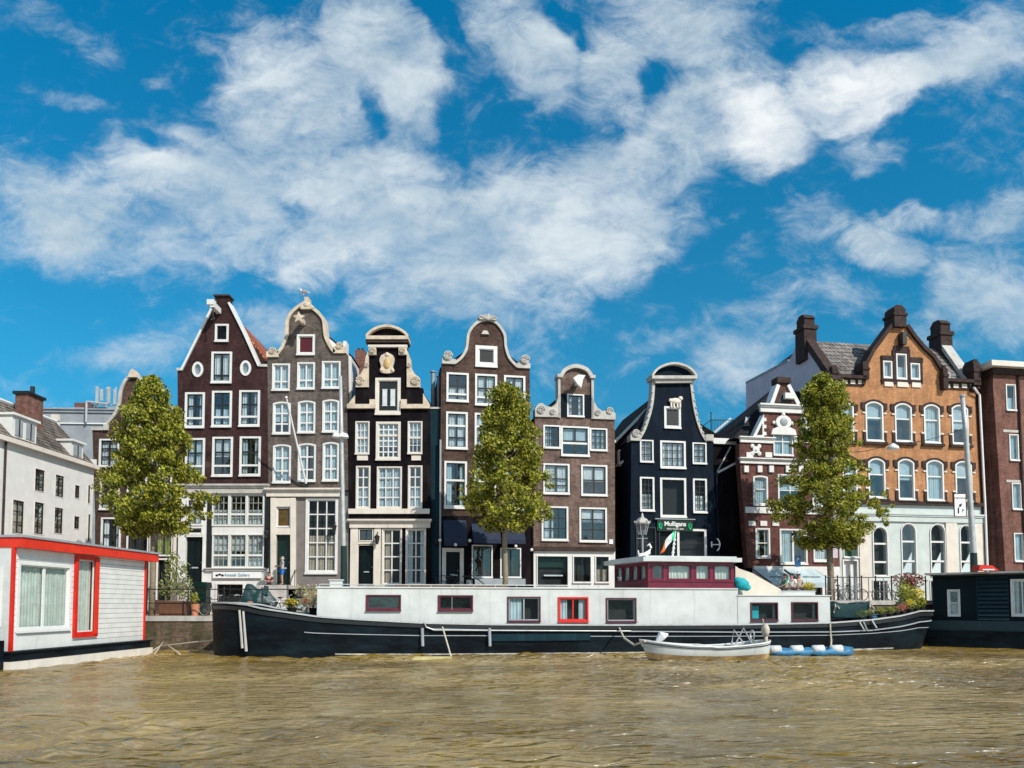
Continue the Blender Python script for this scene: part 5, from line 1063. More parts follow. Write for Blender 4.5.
# ---------------------------------------------------------------- the barge
AB = R(10.2)
M['frameburg'] = paint('weathered_burgundy_paint', (.085, .014, .028), .5, .3, 4, dirt=.5)
h = House('barge', (-12.7, 32, 0), AB, 'long black hulled barge with a pale grey cabin and burgundy wheelhouse, moored across the canal', 'barge')
B = h; fr = h.fr; fr_barge = fr
s0 = fr.uz(211.5, 640, 2.45)[0]; s1 = fr.uz(927.5, 612, 2.45)[0]
top = interp([(fr.uz(*p)[0], fr.uz(*p)[1]) for p in ((222, 602.5), (245, 604.5), (262, 608.5), (300, 614), (317, 616.5), (360, 619.5), (425, 623), (495, 624.5), (620, 625), (740, 624.5), (830, 622.8), (870, 620), (900, 616), (925, 611))])
hull = Hull(fr, s0, s1, 2.45, 2.45, top, 3.2, 4.2, .15, 1.15, 90, .56)
mt, nt, b_, o_ = newmat('barge_hull_paint'); tc = nd(nt, 'ShaderNodeTexCoord'); mp = nd(nt, 'ShaderNodeMapping'); mp.inputs['Scale'].default_value = (.5, .5, 1.6); nt.links.new(tc.outputs['Object'], mp.inputs[0]); nn = nd(nt, 'ShaderNodeTexNoise'); nn.inputs['Scale'].default_value = 1; nn.inputs['Detail'].default_value = 10; nn.inputs['Roughness'].default_value = .72; nt.links.new(mp.outputs[0], nn.inputs['Vector'])
rr_ = nd(nt, 'ShaderNodeValToRGB'); rr_.color_ramp.elements[0].position = .42; rr_.color_ramp.elements[1].position = .72; rr_.color_ramp.elements[0].color = (.0035, .0045, .007, 1); rr_.color_ramp.elements[1].color = (.010, .022, .028, 1); e = rr_.color_ramp.elements.new(.9); e.color = (.25, .27, .26, 1); nt.links.new(nn.outputs['Fac'], rr_.inputs[0]); nt.links.new(rr_.outputs[0], b_.inputs['Base Color']); b_.inputs['Roughness'].default_value = .42; b_.inputs['Specular IOR Level'].default_value = .08
bp = nd(nt, 'ShaderNodeBump'); bp.inputs['Strength'].default_value = .5; bp.inputs['Distance'].default_value = .12; nt.links.new(nn.outputs['Fac'], bp.inputs['Height']); nt.links.new(bp.outputs[0], b_.inputs['Normal']); M['hull'] = mt
M['scum'] = paint('dried_waterline_stain', (.40, .38, .33), .8, .3, 3, dirt=.75)
hb = h.b(hull.shell(), 'hull', 'hull', smooth=True)
h.b(hull.deck(.12), 'deck', 'darkstone', hb)
h.b(hull.strip(1.0, .07, .05, both=True), 'gunwale', 'steel', hb)
u_a, u_b = fr.uz(425, 628)[0], fr.uz(930, 620, 2)[0]
h.b(hull.strip(interp([(u_a, .86), (fr.uz(640, 600)[0], .82), (fr.uz(870, 600)[0], .72), (u_b, .78)]), .05, .10, u0=u_a), 'rubbing_strake', 'greymetal', hb)
h.b(hull.strip(.92, .16, .06, both=True), 'bulwark_plate', 'iron', hb); h.b(hull.strip(interp([(s0, .62), (fr.uz(480, 600)[0], .70), (u_b, .62)]), .035, .04, u0=fr.uz(300, 600)[0]), 'plate_seam', 'greymetal', hb)
h.b(hull.strip(.215, .06, .012, u0=fr.uz(330, 600)[0], u1=fr.uz(900, 600)[0]), 'waterline_stain', 'scum', hb)
for px, a, c in ((243, 610, 647), (247, 611, 650)):
    u, z = fr.uz(px, a, 1.2); u2, z2 = fr.uz(px + 3, c, 1.2); m = MB(); yy = hull.yc - hull.b(u) - .1; m.tube([(u, yy, z), (u2, yy, z2)], [.045, .06], 8); h.b(m, 'fender_hose', 'grey_stone', hb)
# cabins
dC = .42
def cab(x0, x1, ytop, ybot, name, mat='bargewhite', far_=4.5, holes=(), zt=None):
    u0 = fr.uz(x0, 605, dC)[0]; u1 = fr.uz(x1, 605, dC)[0]; zt = zt or fr.uz((x0 + x1) / 2, ytop, dC)[1]; zb = .95
    m = MB(); m.prism([(u0, zb), (u1, zb), (u1, zt), (u0, zt)], dC, far_, holes); return u0, u1, zt, m
zc = fr.uz(460, 588.4, dC)[1]
wins = [(366, 594.8, 401, 610.8), (438, 595.2, 473, 611.2), (507.3, 596.6, 540.5, 622), (558, 597, 588.3, 622.2), (606, 597.8, 636.3, 622.4)]
h.wd = (None, None, dC, 0, ''); h.w = True; h.holes = []
for i, r_ in enumerate(wins):
    w = h.win(*r_, 1 if i in (0, 1, 4) else 2, 1, cas='redpaint' if i == 3 else 'frameburg', cw=.1 if i == 3 else .075, sash='redpaint' if i == 3 else 'burgundy' if i < 2 else 'greymetal', sw=.06, cur=[None, None, 'left', 'drape', None][i], sill=.03, dp=.05, glass='glass_dark' if i else 'glass', cmat='blue_net')
    if i == 3: w['label'] = 'bright red window frame'
u0, u1, zt, m = cab(317, 738, 588, 0, 'cabin', zt=zc, holes=h.holes); cabn = h.b(m, 'cabin', 'bargewhite')
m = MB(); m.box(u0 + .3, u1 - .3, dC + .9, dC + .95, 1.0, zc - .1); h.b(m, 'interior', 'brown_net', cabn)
# real cavity: the cabin is hollow behind each window
m = MB(); m.box(u0 - .05, u1 - .02, dC - .05, 4.55, zc, zc + .06); h.b(m, 'roof_edge', 'bargewhite', cabn)
for px in (352, 420, 452, 490, 549, 600, 650, 694): u = fr.uz(px, 600, dC)[0]; m = MB(); m.box(u - .008, u + .008, dC - .004, dC + .01, 1.3, zc - .02); h.b(m, 'panel_seam', 'grey_stone', cabn)
# aft cabin
h.holes = []
for r_, cu, cm in (((750.5, 602.4, 777.8, 621), 'net', 'turq'), ((791.4, 602, 817.8, 620.8), None, 'net')): h.win(*r_, 1, 1, cas='frameburg', cw=.075, sash='sash', cur=None, sill=.02, dp=.05, glass='glass_dark')
z2_ = fr.uz(780, 596, dC)[1]; u2, u3, zt2, m = cab(737, 830, 596, 0, 'cabin', holes=h.holes, zt=z2_); ac = h.b(m, 'aft_cabin', 'bargewhite'); m = MB(); m.box(u2 + .3, u3 - .2, dC + .9, dC + .95, 1, zt2 - .1); h.b(m, 'interior', 'brown_net', ac)
m = MB(); m.box(u2 + .01, u3 + .06, dC - .05, 4.5, zt2, zt2 + .05); h.b(m, 'roof_edge', 'bargewhite', ac)
u, z = fr.uz(752, 606, dC); m = MB(); m.box(u, u + .5, dC + .3, dC + .32, z - .7, z); h.b(m, 'blind', 'turq', ac)
# wheelhouse
uA = fr.uz(648, 575, dC + .1)[0]; uB = fr.uz(734, 575, dC + .1)[0]; zW0 = zc + .06; zW1 = fr.uz(690, 562, dC + .1)[1]; y0 = dC + .1
h.wd = (None, None, y0, 0, ''); h.holes = []
for r_ in ((651.6, 564.5, 663.8, 580.3), (667.6, 564.2, 691.6, 580.3), (695, 564.2, 710.2, 580.5), (713.6, 564.6, 731.3, 581)): h.win(*r_, 1, 1, cas='burgundy', cw=.04, sash='burgundy', cur='full' if r_[0] > 660 else None, cmat='palecur_brightview', sill=0, dp=.02, rise=.06, glass='glass')  # pale sheets added to paint daylight seen through the wheelhouse
m = MB(); m.prism([(uA, zW0), (uB, zW0), (uB, zW1), (uA, zW1)], y0, y0 + .12, h.holes); wh = h.b(m, 'wheelhouse', 'burgundy')
m = MB(); m.box(uA - .02, uB + .02, y0 - .07, y0 - .002, zW0, zW0 + .07); m.box(uA - .02, uB + .02, y0 - .05, y0 - .002, zW0 + .30, zW0 + .34); h.b(m, 'moulding', 'burgundy', wh)
# angled front of the wheelhouse
A = Vector((uA, y0)); Bv = Vector((uA - .5, 4.1)); dd = (A - Bv); LL = dd.length; angF = math.atan2(dd.y, dd.x)
Mroot = Matrix.Translation(h.root.location) @ Matrix.Rotation(AB, 4, 'Z')
Ow = Mroot @ Vector((Bv.x, Bv.y, 0)); ff = Fr(Ow, AB + angF, h.root)
hf = House('x', (0, 0, 0), 0, None, fr=ff, root=h.root); hf.w = True; hf.wd = (None, None, 0, 0, ''); hf.holes = []
zz0, zz1 = zW0 + .36, zW1 - .1; nW = 4
for k in range(nW): a = .12 + (LL - .24) * k / nW; hf.win(0, 0, 0, 0, 1, 1, cas='burgundy', cw=.03, sash='burgundy', cur='full', cmat='palecur_brightview', sill=0, dp=.02, raw=(a, zz0, a + (LL - .24) / nW - .08, zz1), rise=.08)  # front panes get the same sheets, brightness put into their colour
m = MB(); m.prism([(0, zW0), (LL - .01, zW0), (LL - .01, zW1), (0, zW1)], 0, .12, hf.holes); hf.b(m, 'wheelhouse_front', 'burgundy', wh)
m = MB(); m.prism([(Bv.x + .1, zW0), (uB, zW0), (uB, zW1), (Bv.x + .1, zW1)], 4.1, 4.2, [[(uA + .2, zz0), (uB - .2, zz0), (uB - .2, zz1), (uA + .2, zz1)]]); m.box(uB - .12, uB, y0 + .13, 4.1, zW0, zW0 + .4); m.box(uB - .12, uB, y0 + .13, 1.2, zW0 + .4, zW1); m.box(uB - .12, uB, 3.2, 4.1, zW0 + .4, zW1); h.b(m, 'wheelhouse_back', 'burgundy', wh)
pl = [(uA - .35, y0 - .35), (uB + .25, y0 - .35), (uB + .25, 4.5), (Bv.x - .45, 4.5), (Bv.x - .55, 4.0)]
m = MB(); m.plan(pl, zW1, zW1 + .2); pl2 = [(uA - .15, y0 - .1), (uB + .1, y0 - .1), (uB + .1, 4.3), (Bv.x - .2, 4.3)]; m.plan(pl2, zW1 + .2, zW1 + .28); wr = h.b(m, 'wheelhouse_roof', 'bargewhite', wh)
# cream raised side behind the wheelhouse
h.wd = (None, None, dC + .05, 0, '')
p = fr.P([(735.5, 566), (739, 568.5), (752, 573), (781, 589.5), (781, 596), (735.5, 596)], dC + .6); m = MB(); m.prism(p, dC + .6, dC + .72); h.b(m, 'side_screen', 'bargecream')
# rails on the cabin roof
m = MB(); ua, ub = fr.uz(320, 585.5, 1)[0], fr.uz(596, 586, 1)[0]; zr = zc + .16
m.tube([(ua, .55, zr), (ub, .55, zr)], .022, 6); n = 13
for i in range(n + 1): x = ua + (ub - ua) * i / n; m.tube([(x, .55, zc + .05), (x, .55, zr)], .018, 5)
h.b(m, 'handrail', 'steel')
m = MB(); u = fr.uz(337, 586, 1)[0]; m.box(u - .3, u + .25, .7, 1.3, zc + .06, zc + .34); m.box(u - .35, u + .3, .65, 1.35, zc + .34, zc + .38); h.b(m, 'deck_locker', 'bargewhite')
m = MB(); ua, ub = fr.uz(395, 586, 1)[0], fr.uz(510, 586, 1)[0]; m.box(ua, ub, 1.3, 1.9, zc + .06, zc + .17); h.b(m, 'gangplank', 'wood')
# mooring gear / pipes along the hull
m = MB()
def onhull(px, py, out=.12): u, z = fr.uz(px, py, 0); return (u, hull.yc - hull.b(u) - out, z)
m.tube([onhull(424, 622), onhull(426, 627), onhull(434, 630), onhull(520, 630.5), onhull(630, 631)], .03, 6); h.b(m, 'deck_hose', 'steel', hb)
for px in (422, 489): m = MB(); m.tube([onhull(px, 628), onhull(px + .5, 646)], .07, 8); h.b(m, 'fender', 'greymetal', hb)
m = MB(); m.box(fr.uz(488, 600)[0], fr.uz(590, 600)[0], -.05, .0, fr.uz(500, 641)[1], fr.uz(500, 634)[1]); h.b(m, 'doubler_plate', 'tealblack', hb)
m = MB(); m.tube([onhull(858, 622), onhull(861, 629, .2), onhull(866, 631), onhull(862, 622)], .035, 6); m.tube([onhull(870, 620), onhull(874, 628, .2)], .04, 6); h.b(m, 'stern_anchor', 'steel', hb)
# white hull ropes
def rope(pts, r=.03, label='', name='mooring_rope', mat='rope', grp=None):
    m = MB(); o = m.tube(pts, r, 6).build(name, mat); tag(o, label, 'rope', grp); return o
def wb(p): return tuple(Mroot @ Vector(p))
rope([wb(onhull(619, 628, .05)), at(624, 638, 32.6), at(634, 645, 31.6), at(645, 641, 30.8)], .045, 'slack pale rope tying the white dinghy bow to the barge')
rope([wb(onhull(829, 624, .1)), wb(onhull(829.5, 640, .15)), at(831, 646, 33.2)], .04, 'pale rope hanging from the barge rail down to the blue raft')
rope([at(143, 657, 34), at(160, 646, 36), at(213, 640, 34.5)], .03, 'pale rope stretched low between the white houseboat and the barge bow')
rope([at(152, 658, 33.4), at(163, 642, 36), at(180, 654, 34)], .035, 'pale poles crossing above the water by the quay wall', name='mooring_pole')
# flag and roof ornaments on the barge
a = at(672.5, 556.5, 36.6); f = empty('flag', a, AB, 'small green, white and orange flag drooping on a spiral pole on the wheelhouse roof', 'flag')
m = MB(); m.tube([(0, 0, 0), (.1, 0, .8), (.22, 0, 1.45)], [.07, .05, .02], 8)
for k in range(4): m.ball((.03 + k * .035, 0, .22 + k * .24), .1, .1, .06, 8, 6)
m.build('pole', 'signwhite', f); f.scale = (.85, .85, .85)
def flagstrip(t0, t1, mat):
    m = MB(); n = 6
    for i in range(n):
        for j in range(4):
            def P(t, w): x = .20 - t * .95 + .05 * math.sin(t * 9); z = 1.42 - t * 1.25 + (.26 * (1 - w)) * math.sin(math.pi * min(1, t * .8 + .15)) ; return (x, .06 * math.sin(t * 11 + w * 3), z - w * .25 * math.sin(math.pi * t * .9 + .2))
            a_, b2 = t0 + (t1 - t0) * i / n, t0 + (t1 - t0) * (i + 1) / n; c0, c1 = j / 4, (j + 1) / 4
            m.quad(P(a_, c0), P(b2, c0), P(b2, c1), P(a_, c1))
    return m.build('flag_band', mat, f, recalc=False)
flagstrip(0, .3, 'harp'); flagstrip(.3, .6, 'signwhite'); M['flagorange'] = paint('flag_orange', (.75, .18, .05), .8, .05, 4); flagstrip(.6, 1, 'flagorange')
a = at(644, 556.5, 36.9); f = empty('roof_ornament', a, AB, 'white curled swan shaped ornament standing on the left end of the wheelhouse roof', 'ornament'); m = MB()
m.tube([(-.3, 0, .1), (0, 0, .06), (.25, 0, .2), (.36, 0, .45), (.28, 0, .6), (.16, 0, .52)], [.05, .12, .11, .07, .06, .03], 8); m.build('body', 'signwhite', f, smooth=True); m = MB(); m.box(-.28, .2, -.08, .08, 0, .05); m.tube([(-.25, 0, .0), (-.3, 0, .3)], .03, 6); m.build('base', 'signwhite', f)
a = at(742, 589, 36.9); f = empty('crumpled_cloth', a, AB); tag(f, 'crumpled turquoise tarpaulin heaped behind the burgundy wheelhouse', 'tarpaulin'); m = MB(); m.ball((0, 0, .22), .36, .3, .3, 18, 12); m.ball((-.2, 0, .38), .22, .2, .16, 12, 8); m.ball((.25, 0, .08), .2, .2, .18, 12, 8)
for i, v in enumerate(m.v): q = noise.noise(Vector(v) * 5) * .12; m.v[i] = (v[0] * (1 + q), v[1] * (1 + q), v[2] * (1 + q * 1.5))
m.build('cloth', 'turq', f, smooth=True)
# dark boat stowed aft
fs = Fr(wb((fr.uz(831, 605, 2)[0], 2.2, 0)), AB)
h3 = House('rowing_boat', fs.O, AB, 'dark rowing boat lying under a teal black cover on the stern deck of the barge', 'boat')
zb = 1.9; LB = 2.75; hh = Hull(h3.fr, 0, LB, .6, .62, lambda u: .42 + .12 * (2 * u / LB - 1) ** 2, .5, .9, .1, .3, 24)
m = hh.shell(); bt = m.build('hull', 'tarp', h3.root, xf=Matrix.Translation((0, 0, zb - .05)), smooth=True)
m = hh.deck(-.02, .0)
for i, v in enumerate(m.v): m.v[i] = (v[0], v[1], v[2] + .06 * noise.noise(Vector(v) * 3))
m.build('cover', 'tarp', h3.root, xf=Matrix.Translation((0, 0, zb - .05)), smooth=True)
for u in (.25, LB - .5): m = MB(); m.tube([(u, -.05, zb - .1), (u + .05, -.12, zb + .2), (u + .18, .1, zb + .45), (u + .3, -.08, zb + .1)], .04, 6); m.build('lashing', 'rope', h3.root)
m = MB(); m.box(.1, .2, .1, 1.1, zb - .9, zb - .3); m.box(LB - .5, LB - .4, .1, 1.1, zb - .9, zb - .3); m.box(-.1, LB, .2, .9, zb - .32, zb - .26); m.build('cradle', 'iron', h3.root)
# ---------------------------------------------------------------- dinghy
O = at(642, 600, 30.9); fd = House('dinghy', (O.x, 30.6, 0), R(5), 'small white open dinghy with a brown stained bottom tied beside the barge', 'boat')
LD = 5.55; hd = Hull(fd.fr, 0, LD, .75, .75, lambda u: .80 - .26 * math.sin(math.pi * min(1, u / LD)) + (.0 if u < LD * .5 else -.06 * (u / LD)), 2.2, .7, .55, .1, 36, .62)
ds = fd.b(hd.shell(0, 1, 8, flare=.62), 'hull', 'bargewhite', smooth=True)
m = hd.shell(.30, .54, 4, out=.008, flare=.62, bottom=False); M['stain'] = paint('brown_hull_stain', (.40, .27, .12), .7, .4, 1.6, dirt=.9)
fd.b(m, 'hull_stain', 'stain', ds, smooth=True); fd.b(hd.shell(.22, .3, 2, out=.012, flare=.62, bottom=False), 'waterline', 'rubber', ds)
fd.b(hd.strip(.99, .05, .04, both=True), 'gunwale', 'signwhite', ds); fd.b(hd.strip(.88, .035, .03, both=True), 'rub_rail', 'rubber', ds); fd.b(hd.deck(.3, .06), 'floor', 'grey_stone', ds)
for u in (1.2, 2.5, 3.9): m = MB(); m.box(u, u + .28, .75 - hd.b(u) * .92, .75 + hd.b(u) * .92, .50, .54); fd.b(m, 'thwart', 'bargewhite', ds)
m = MB(); m.tube([(.75, .85, .6), (1.0, .85, .95), (1.25, .85, .98)], [.08, .2, .05], 8); fd.b(m, 'rolled_cover', 'signwhite', ds)
m = MB(); m.tube([(3.95, .4, .6), (4.3, .4, 1.25), (4.65, .4, .6)], .035, 6); m.tube([(4.1, 1.2, .6), (4.2, 1.2, 1.15), (4.6, 1.2, .6)], .035, 6); m.ring((4.75, .6, .95), .2, .03, 14, 'x'); fd.b(m, 'frame', 'steel', ds)
m = MB(); m.ball((5.4, .8, 1.15), .17, .2, .28, 12, 10); m.box(5.37, 5.47, .74, .86, .1, 1.0); m.tube([(5.35, .8, 1.3), (5.3, .8, 1.62)], .02, 5)
for i, v in enumerate(m.v): m.v[i] = (v[0] + .02 * noise.noise(Vector(v) * 6), v[1], v[2])
fd.b(m, 'outboard_motor', 'clothbeige', smooth=True)
# blue raft with white floats
O = at(769, 600, 33.1); fb = House('raft', (O.x, 32.9, 0), R(8), 'low bright blue raft with white floats lying beside the barge', 'raft')
m = MB(); LR = 3.75
for y_ in (0, .38, .76): m.tube([(0, y_, .12)] + [(LR * i / 16, y_ + .02 * math.sin(i), .15 + .03 * math.sin(i * 1.7)) for i in range(1, 16)] + [(LR, y_, .13)], [.10] + [.15 + .03 * math.sin(i * 2.2) for i in range(1, 16)] + [.10], 10)
rb = fb.b(m, 'pontoon', 'blue', smooth=True)
for u in (.1, 1.1, 2.1, 2.95): m = MB(); m.tube([(u - .2, .02, .25), (u - .16, .02, .27), (u + .3, .04, .28), (u + .34, .04, .26)], [.1, .19, .19, .09], 10); fb.b(m, 'float', 'bargewhite', smooth=True)
m = MB(); m.box(LR - .75, LR - .02, -.12, .85, .2, .36)
for i_, v_ in enumerate(m.v): m.v[i_] = (v_[0] + .08 * noise.noise(Vector(v_) * 4), v_[1], v_[2] + .1 * noise.noise(Vector(v_) * 3))
fb.b(m, 'folded_sheet', 'blue')
# yellow float board and boathook
p0, p1 = at(412, 659, 31), at(453, 659, 31.2); m = MB(); m.prism([(0, -.06), (.25, -.1), (1.55, -.1), (1.68, .0), (1.55, .05), (.1, .05)], 0, .4); o = m.build('float_board', 'yellow'); o.location = (p0.x, 30.9, .05); tag(o, 'narrow pale yellow board floating on the water against the black hull', 'board')
a, c = at(442.5, 627, 32.3), at(451.5, 658, 31.2); m = MB(); m.tube([a, c], .035, 6); o = m.build('boat_hook', 'rope'); tag(o, 'thin pale pole leaning from the barge rail to the yellow board', 'pole')
# ---------------------------------------------------------------- left houseboat
h = House('houseboat', (-17.15, 26.1, 0), R(87), 'white boarded houseboat with an orange red roof edge and a red framed door', 'houseboat'); LH = 8.45
fr2 = h.fr; ZT = 4.58
h.wall([(0, .62), (LH, .62), (LH, 4.18), (0, 4.18)], 'planks', raw=True, th=.25)
h.win(0, 0, 0, 0, 2, 1, cw=.14, sash='white', sw=.12, cur='full', cmat='palecur_brightview', raw=(.2, fr2.uz(48, 631)[1], fr2.uz(72, 600)[0] - .15, fr2.uz(48, 564)[1]), sill=.08)
a0, a1 = fr2.uz(73, 600)[0], fr2.uz(96.5, 600)[0]; dz0, dz1 = fr2.uz(85, 637)[1], fr2.uz(85, 556)[1]
w = h.win(0, 0, 0, 0, 1, 1, cas='redpaint', cw=.22, sash='white', cur='full', cmat='palecur_brightview', raw=(a0, dz0, a1, dz1), sill=.0, name='door', dp=.1); h.end()
m = MB(); m.box(a1 - .3, a1 - .06, -.14, -.1, dz0 + .1, dz1 - .1); h.b(m, 'door_leaf_edge', 'orangered', w)
m = MB(); m.box(.15, a0 - .05, -.02, .0, fr2.uz(48, 562)[1], 4.17); h.b(m, 'upper_panel', 'white')
m = MB(); m.box(.02, a0 - .03, -.025, .0, .63, fr2.uz(48, 633)[1]); h.b(m, 'lower_panel', 'white')
m = MB(); m.box(-.05, LH + .55, -.35, 7.0, 4.18, ZT - .05); h.b(m, 'roof_fascia', 'orangered'); m = MB(); m.box(-.1, LH + .6, -.4, 7.05, ZT - .049, ZT + .03); h.b(m, 'roof', 'greymetal')
m = MB(); m.box(-.045, .05, -.06, .05, .45, 4.18); m.box(LH - .03, LH + .07, -.06, .1, .5, 4.18); h.b(m, 'corner_post', 'redpaint')
m = MB(); m.box(.0, LH, .26, 6.8, .62, 4.18); m.box(-.02, 0, .06, 6.8, .62, 4.18); h.b(m, 'front_wall', 'bargewhite')
m = MB(); m.box(-.07, -.022, .35, 3.4, 1.45, 1.55); m.box(-.07, -.022, .35, 3.4, 3.35, 3.47); m.box(-.07, -.022, .35, .5, 1.55, 3.35); m.box(-.07, -.022, 1.8, 1.9, 1.55, 3.35); m.box(-.07, -.022, 3.3, 3.4, 1.55, 3.35); fwn = h.b(m, 'window', 'white'); m = MB(); m.box(-.03, -.021, .5, 3.3, 1.55, 3.35); h.b(m, 'pane', 'tealblack', fwn)  # opaque teal pane, reflections put into its colour
m = MB(); m.box(-.25, LH + .3, -.18, 7.0, .28, .6); m.box(-.3, LH + .35, -.24, 7.05, .55, .615); h.b(m, 'hull', 'hull'); m = MB(); m.box(-.28, LH + .32, -.3, 7.0, -.5, .27); h.b(m, 'float_edge', 'cream'); m = MB(); m.box(-.6, -.3, .0, 7, -.4, 1.0); h.b(m, 'bow_plate', 'hull')
u, z = fr2.uz(5, 530, 3)
m = MB(); m.box(1.5, 2.0, 3, 3.6, ZT, ZT + .3); m.tube([(1.75, 3.3, ZT + .3), (1.75, 3.3, ZT + .65)], .04, 6); m.tube([(1.3, 3.3, ZT + .6), (2.2, 3.3, ZT + .75)], .025, 5); h.b(m, 'roof_vent', 'iron')
# ---------------------------------------------------------------- right houseboat
M['boatdark'] = paint('teal_black_boards', (.004, .012, .016), .6, .3, 1, spec=.12); M['tealband'] = paint('teal_band', (.005, .024, .032), .5, .3, 2)
h = House('houseboat', (22.75, 41.1, 0), R(-42), 'black and dark green louvred houseboat with white framed windows at the right edge', 'houseboat'); fr3 = h.fr
zt = fr3.uz(960, 573.5)[1]; LB2 = 11; us = fr3.uz(978, 600)[0]
h.wall([(0, .5), (LB2, .5), (LB2, zt - .05), (0, zt - .05)], 'boatdark', raw=True, th=.2)
h.win(947.6, 589.5, 960.4, 616.5, 1, 2, cw=.1, sash='white', cur='half', sill=0, rise=0, hbars=[.5]); h.win(1011, 579, 1034, 616.6, 2, 1, cw=.12, sash='white', cur='drape', sill=0); h.end()
m = MB(); za = fr3.uz(990, 621)[1]; uw = fr3.uz(1010, 600)[0]
k = 0; z = za + .05
while z < zt - .25: m.v += [(us, -.02, z + .17), (uw - .05, -.02, z + .17), (uw - .05, -.13, z), (us, -.13, z), (us, -.0, z), (uw - .05, -.0, z)]; m.f += [(k, k + 1, k + 2, k + 3), (k + 3, k + 2, k + 5, k + 4), (k, k + 3, k + 4), (k + 1, k + 5, k + 2), (k, k + 4, k + 5, k + 1)]; k += 6; z += .21
h.b(m, 'louvre', 'tealband')
m = MB(); m.box(us - .06, us, -.08, .0, .95, zt - .06); h.b(m, 'corner_trim', 'tealblack')
m = MB(); m.box(-.2, LB2, -.2, .1, fr3.uz(990, 631)[1], fr3.uz(990, 621)[1]); h.b(m, 'walkway', 'tealband'); m = MB(); m.box(-.25, LB2, -.3, 6, -.4, fr3.uz(990, 631)[1] - .005); h.b(m, 'hull', 'hull')
m = MB(); m.box(-.3, LB2, -.35, 6.2, zt - .05, zt + .05); h.b(m, 'roof', 'grey_stone'); m = MB(); m.box(.02, LB2, .21, 5.8, .5, zt - .06); h.b(m, 'side_wall', 'boatdark'); m = MB(); m.tube([(0, -.32, zt - .1), (LB2, -.32, zt - .1)], .05, 6); h.b(m, 'gutter', 'iron')
a = at(985, 570.5, 39.2); o = MB().prism([(-.5, 0), (.55, 0), (.2, .26), (-.45, .3)], -.3, .3).build('life_raft_case', 'redpaint'); o.location = (a.x, a.y, 2.2 + (605 - 572.5) / 760 * a.y + .14); tag(o, 'red and white wedge shaped box lying on the dark houseboat roof', 'box'); o.location.z = zt + .095; m = MB(); m.box(-.3, .3, -.305, -.301, .02, .08); m.build('stripe', 'signwhite', o)
# ---------------------------------------------------------------- railings
def railing(pts, zt, zm, label, grp='iron railings along the quay edge', ncl=None):
    X0, Y0 = pts[0]; root = empty('quay_railing', (X0, Y0, street_z(X0)), 0, label, 'railing', grp); top, mid, posts = [], [], []
    m = MB(); m2 = MB()
    for (x, y) in pts: top.append((x - X0, y - Y0, zt - street_z(X0))); mid.append((x - X0, y - Y0, zm - street_z(X0)))
    m.tube(top, .03, 6); m2.tube(mid, .025, 6); m.build('top_rail', 'iron', root); m2.build('middle_rail', 'iron', root)
    for (x, y), t in zip(pts, top): m = MB(); m.tube([(t[0], t[1], street_z(x) - street_z(X0)), (t[0], t[1], t[2] + .03)], [.045, .035], 8); m.ball((t[0], t[1], t[2] + .06), .05, .05, .05, 8, 6); m.build('post', 'iron', root)
    return root
def qp(px): 
    x = at(px, 600, 37.8).x
    for _ in range(6): x = at(px, 600, quay_y(x) + .2).x
    return (x, quay_y(x) + .2)
railing([qp(p) for p in (146, 188, 224, 262, 300, 338)], 2.98, 2.3, 'black two bar railing on the quay edge left of and behind the barge bow')
rr = railing([qp(p) for p in (826, 838, 850, 862, 876, 892, 908, 926)], 3.78, 2.95, 'tall black railing with pale uprights on the quay above the barge stern')
for p in (832, 844, 856, 869, 884, 900, 917): x, y = qp(p); m = MB(); m.tube([(x - rr.location.x, y - rr.location.y, 0), (x - rr.location.x, y - rr.location.y, 3.78 - rr.location.z)], .03, 6); m.build('upright', 'steel', rr)
# ---------------------------------------------------------------- poles, lamps, signs
def pole(name, label, cat, pts, rs, mat): 
    b = Vector(pts[0]); r = empty(name, b, 0, label, cat); m = MB(); m.tube([tuple(Vector(p) - b) for p in pts], rs, 12); m.build('post', mat, r, smooth=True); return r, b
Yp = 39.4; b0 = at(344, 600, Yp); b0.z = street_z(b0.x)
r, b = pole('lamp_post', 'tall pale grey pole with a dark green base between the grey and black houses', 'lamp post', [b0, at(343.6, 546, Yp), at(341.5, 430, Yp), at(340.6, 376, Yp)], [.13, .12, .10, .075], 'steel')
m = MB(); m.tube([(0, 0, 0), tuple(at(343.7, 546, Yp) - b)], [.19, .16], 12); m.lathe([(.25, 0), (.25, .12), (.19, .2)], (0, 0, 0), 12); m.build('base', 'polegreen', r)
m = MB(); c = at(341.5, 436, Yp) - b; m.lathe([(.03, .16), (.22, .08), (.28, -.1), (.25, -.12)], (c.x + .12, -.1, c.z), 12); m.lathe([(.03, .16), (.18, .08), (.22, -.1), (.2, -.12)], (c.x - .25, -.1, c.z + .02), 12); m.build('lamp_head', 'signwhite', r)
Yp = 45.3; b0 = at(975, 600, Yp); b0.z = 2.4
r, b = pole('lamp_post', 'tall leaning pale pole with a street sign in front of the orange building', 'lamp post', [b0, at(973.5, 553, Yp), at(965.5, 430, Yp), at(962.3, 397, Yp)], [.2, .17, .14, .13], 'steel')
m = MB(); m.tube([(0, 0, 0), tuple(at(973.5, 553, Yp) - b)], [.23, .19], 12); m.build('base', 'polegreen', r); m = MB(); c = at(962.3, 397, Yp) - b; m.lathe([(.17, 0), (.17, .1), (.05, .18)], tuple(c), 12); m.build('cap', 'steel', r)
s = at(960, 505, Yp - .2); sg = empty('street_sign', s, R(2), 'white rectangular direction sign with a black arrow fixed to the leaning pole', 'sign')
